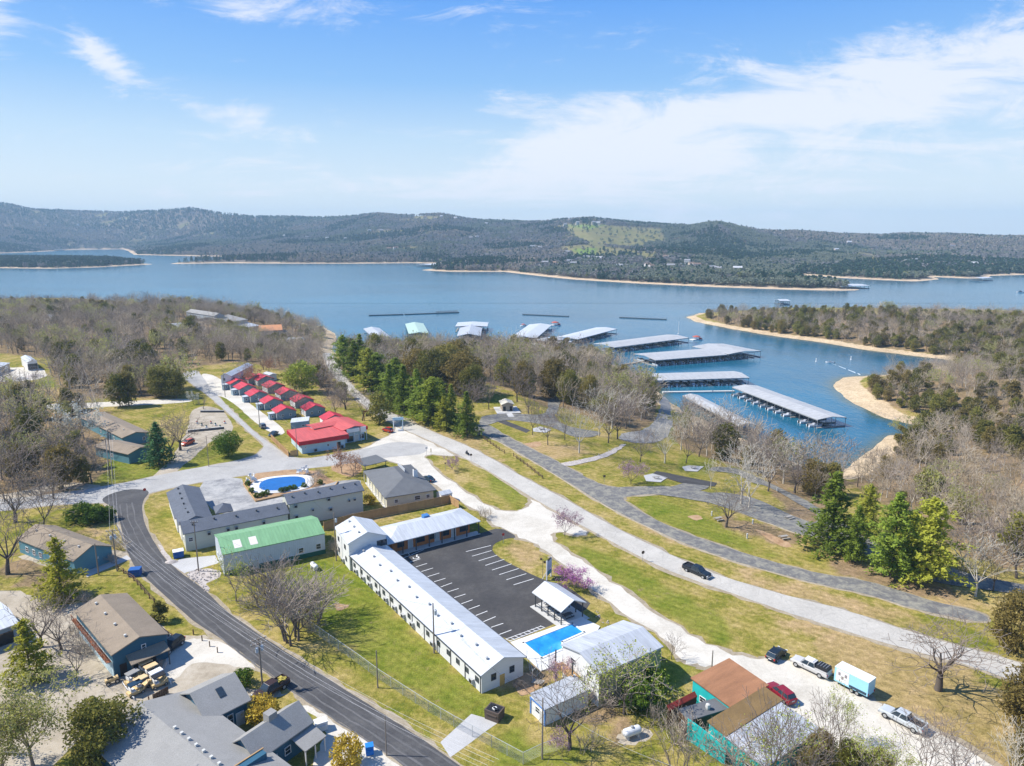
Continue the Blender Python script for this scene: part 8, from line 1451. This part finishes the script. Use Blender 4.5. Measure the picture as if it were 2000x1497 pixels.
FW = leafm('far_warm_crowns', (0.22, 0.19, 0.155), (0.32, 0.275, 0.22), None, .12, .3, .1); FO = leafm('far_olive_crowns', (0.15, 0.17, 0.12), (0.22, 0.235, 0.16), None, .12, .3, .1)
src = [far_bare(1, FB), far_bare(2, FB), far_bare(3, FB), far_con(4, FC), far_con(5, FC), far_bare(6, FG), far_bare(7, FW), far_bare(8, FO)]
NF = 400000; fy = 1000*np.exp(nrg.random(NF)*math.log(5800/1000.)); fx = (nrg.uniform(-1.5, 1.5, NF))*fy*(1000/FPX)*1.03
keep = nrg.random(NF) < np.clip((fy/3200), .28, 1.0); fx, fy = fx[keep], fy[keep]
PT = np.c_[fx, fy]; sF = sdist(PT, FAR); sI = sdist(PT, ISL); zF = far_h(fx, fy, np.maximum(sF, sI*0.7)); zF = np.where(sI > 0, WATER+np.minimum(sI*0.7*.09, 2.5)+np.clip(sI*.7-20, 0, 60)*.03, zF)
_f = fy*CP-(zF-CAM_H)*SP; pp = np.c_[1000+FPX*fx/_f, 748.5-FPX*(fy*SP+(zF-CAM_H)*CP)/_f]
md = np.full(len(fx), -99.)
md = np.maximum(md, np.where((fbm(fx/170+31, fy/230, 4, 7) > .675) & (sF > 50), 1., -99.))
for p in HMEADOW+GREENY: md = np.maximum(md, sdist(pp, np.array(p, float)))
cl_n = fbm(fx/260+9, fy/260, 4, 3); edge = np.minimum(np.maximum(sF, sI), 80)
ok = (np.maximum(sF, sI) > 14) & ((md < 0) | (nrg.random(len(fx)) < .06)) & ~((sF < 45) & (sI < 0) & (pp[:, 0] > 300) & (pp[:, 0] < 560) & (pp[:, 1] > 507) & (nrg.random(len(fx)) < .85))
con = (cl_n > .51) & (nrg.random(len(fx)) < .75) | (nrg.random(len(fx)) < .08) | ((sI > 0) & (nrg.random(len(fx)) < .75))
pick = np.where(con, nrg.integers(3, 5, len(fx)), nrg.integers(0, 3, len(fx))); wn = fbm(fx/330+5, fy/330+2, 4, 12)+nrg.normal(0, .03, len(fx)); pick = np.where(~con & (wn > .53), 6, pick); pick = np.where(~con & (wn < .42), 7, pick); pick = np.where((nrg.random(len(fx)) < .02), 5, pick)
con = con | ((sF < 110) & (fbm(fx/60+2, fy/60, 3, 8) > .5) & (nrg.random(len(fx)) < .6)); pick = np.where(con & (pick < 3), 3, pick); hh = nrg.uniform(9.5, 14, len(fx))*np.where(con, 1.05, 1.0)
rows = np.c_[fx, fy, zF-.3, hh, pick][ok]
scatter('hill_forest', rows, src, 10.0)
# houses among the far trees
fh = MB(); HW = [mat('far_white_wall', (0.55, 0.54, 0.52), .8), mat('far_tan_wall', (0.48, 0.40, 0.32), .8)]; HR = [mat('far_grey_roof', (0.25, 0.25, 0.26), .8), mat('far_white_roof', (0.5, 0.5, 0.5), .7), mat('far_brown_roof', (0.22, 0.15, 0.11), .8)]
FHS = [(18,442),(88,440),(152,439),(235,428),(268,431),(420,422),(480,440),(555,462),(600,465),(640,467),(675,468),(722,452),(745,452),(760,489),(773,488),(830,425),(850,428),(862,424),(920,467),(932,465),(950,438),(1040,485),(1055,487),(1065,519),(1085,520),(1108,497),(1112,516),(1120,521),(1145,508),(1155,508),(1170,510),(1113,431),(1160,437),(1168,438),(1104,441),(1210,526),(1265,524),(1272,527),(1300,507),(1310,526),(1342,516),(1350,522),(1360,524),(1390,530),(1400,532),(1440,531),(1658,476),(1700,491),(1770,517),(1786,514),(1860,482),(1958,461),(1900,521),(1936,524),(1633,491),(600,414),(890,427),(1128,437)]
fht = np.linspace(1000, 5800, 1200)
for i, (px, py) in enumerate(FHS):
    dx, dy, dz = ray(px, py+3); n = math.hypot(dx, dy); X, Y = dx*fht/n, dy*fht/n; sF = sdist(np.c_[X, Y], FAR); zz = far_h(X, Y, sF); dd_ = CAM_H+dz*fht/n-zz; k = np.argmax((dd_ <= 0) & (sF > 5)) if ((dd_ <= 0) & (sF > 5)).any() else None
    if k is None: continue
    big = rng.uniform(11, 17); z_up = 3.0; side = 'near the far shore' if py > 500 else ('high on the far ridge' if py < 445 else 'half way up the far hillside')
    where = 'left' if px < 500 else ('middle left' if px < 900 else ('centre' if px < 1300 else 'right')); wm = HW[0 if rng.random() < .5 else 1]; rm = HR[rng.choice((0, 0, 1, 2))]
    o = thing('far_house', f'{"white" if wm is HW[0] else "tan"} house with {rm.name.split("_")[1]} roof {side}, {where}', 'house', (X[k], Y[k], zz[k]), rng.uniform(-.5, .5), 'houses on the far shore')
    wall_mb('gable', big, 9, 7.5+z_up, 3.0, 'x', 0, .3).build('wall', wm, o); roof_mb('gable', big, 9, 7.5+z_up, 3.0, 'x', .4).build('roof', rm, o)
    for t in (-.3, 0, .3): put('window', MB().box((t*big, -4.3, 6.5), (1.8, .1, 1.8)).mesh('window', GLASS), o)
# loose pale stones along the verges and rock beds
st_ = []
for poly, den in (([(360,1120),(385,1112),(420,1110),(436,1125),(400,1140),(412,1155),(396,1158)], 1.6), ([(1090,906),(1150,896),(1215,868),(1225,868),(1155,903),(1105,912)], .8), ([(1150,1190),(1170,1195),(1200,1225),(1180,1222)], 1.2), ([(1690,800),(1745,812),(1795,830),(1770,828),(1710,812)], .7)):
    W_ = np.array([tuple(G(px, py))[:2] for px, py in poly]); lo, hi = W_.min(0), W_.max(0); c = nrg.uniform(lo, hi, (int((hi-lo).prod()*den*2), 2)); c = c[sdist(c, W_) > 0]; st_ += [(x, y, T(x, y)+.05, h) for (x, y), h in zip(c, nrg.uniform(.1, .32, len(c)))]
def stone(seed):
    g = random.Random(seed); mb = MB(); mb.box((0, 0, .12), (.8, .6, .5), g.uniform(0, 1), top=(g.uniform(.4, .8), g.uniform(.4, .8))); return [('stone', mb.mesh('stone', M_ROCK))]
scatter('loose_stones', st_, [stone(i) for i in range(4)], 0.8)
# ------------------------------------------------------------------ air
hz = MB().box((0, 2900, 122), (14200, 7700, 284)); M_, t, b = newmat('haze_air'); t.nodes.remove(b); vol = N(t, 'ShaderNodeVolumePrincipled'); vol.inputs['Color'].default_value = (0.50, 0.77, 1.0, 1); vol.inputs['Density'].default_value = 0.000115; vol.inputs['Anisotropy'].default_value = 0.0
t.links.new(vol.outputs[0], [n for n in t.nodes if n.type == 'OUTPUT_MATERIAL'][0].inputs['Volume'])
tag(hz.build('haze', M_), kind='stuff')
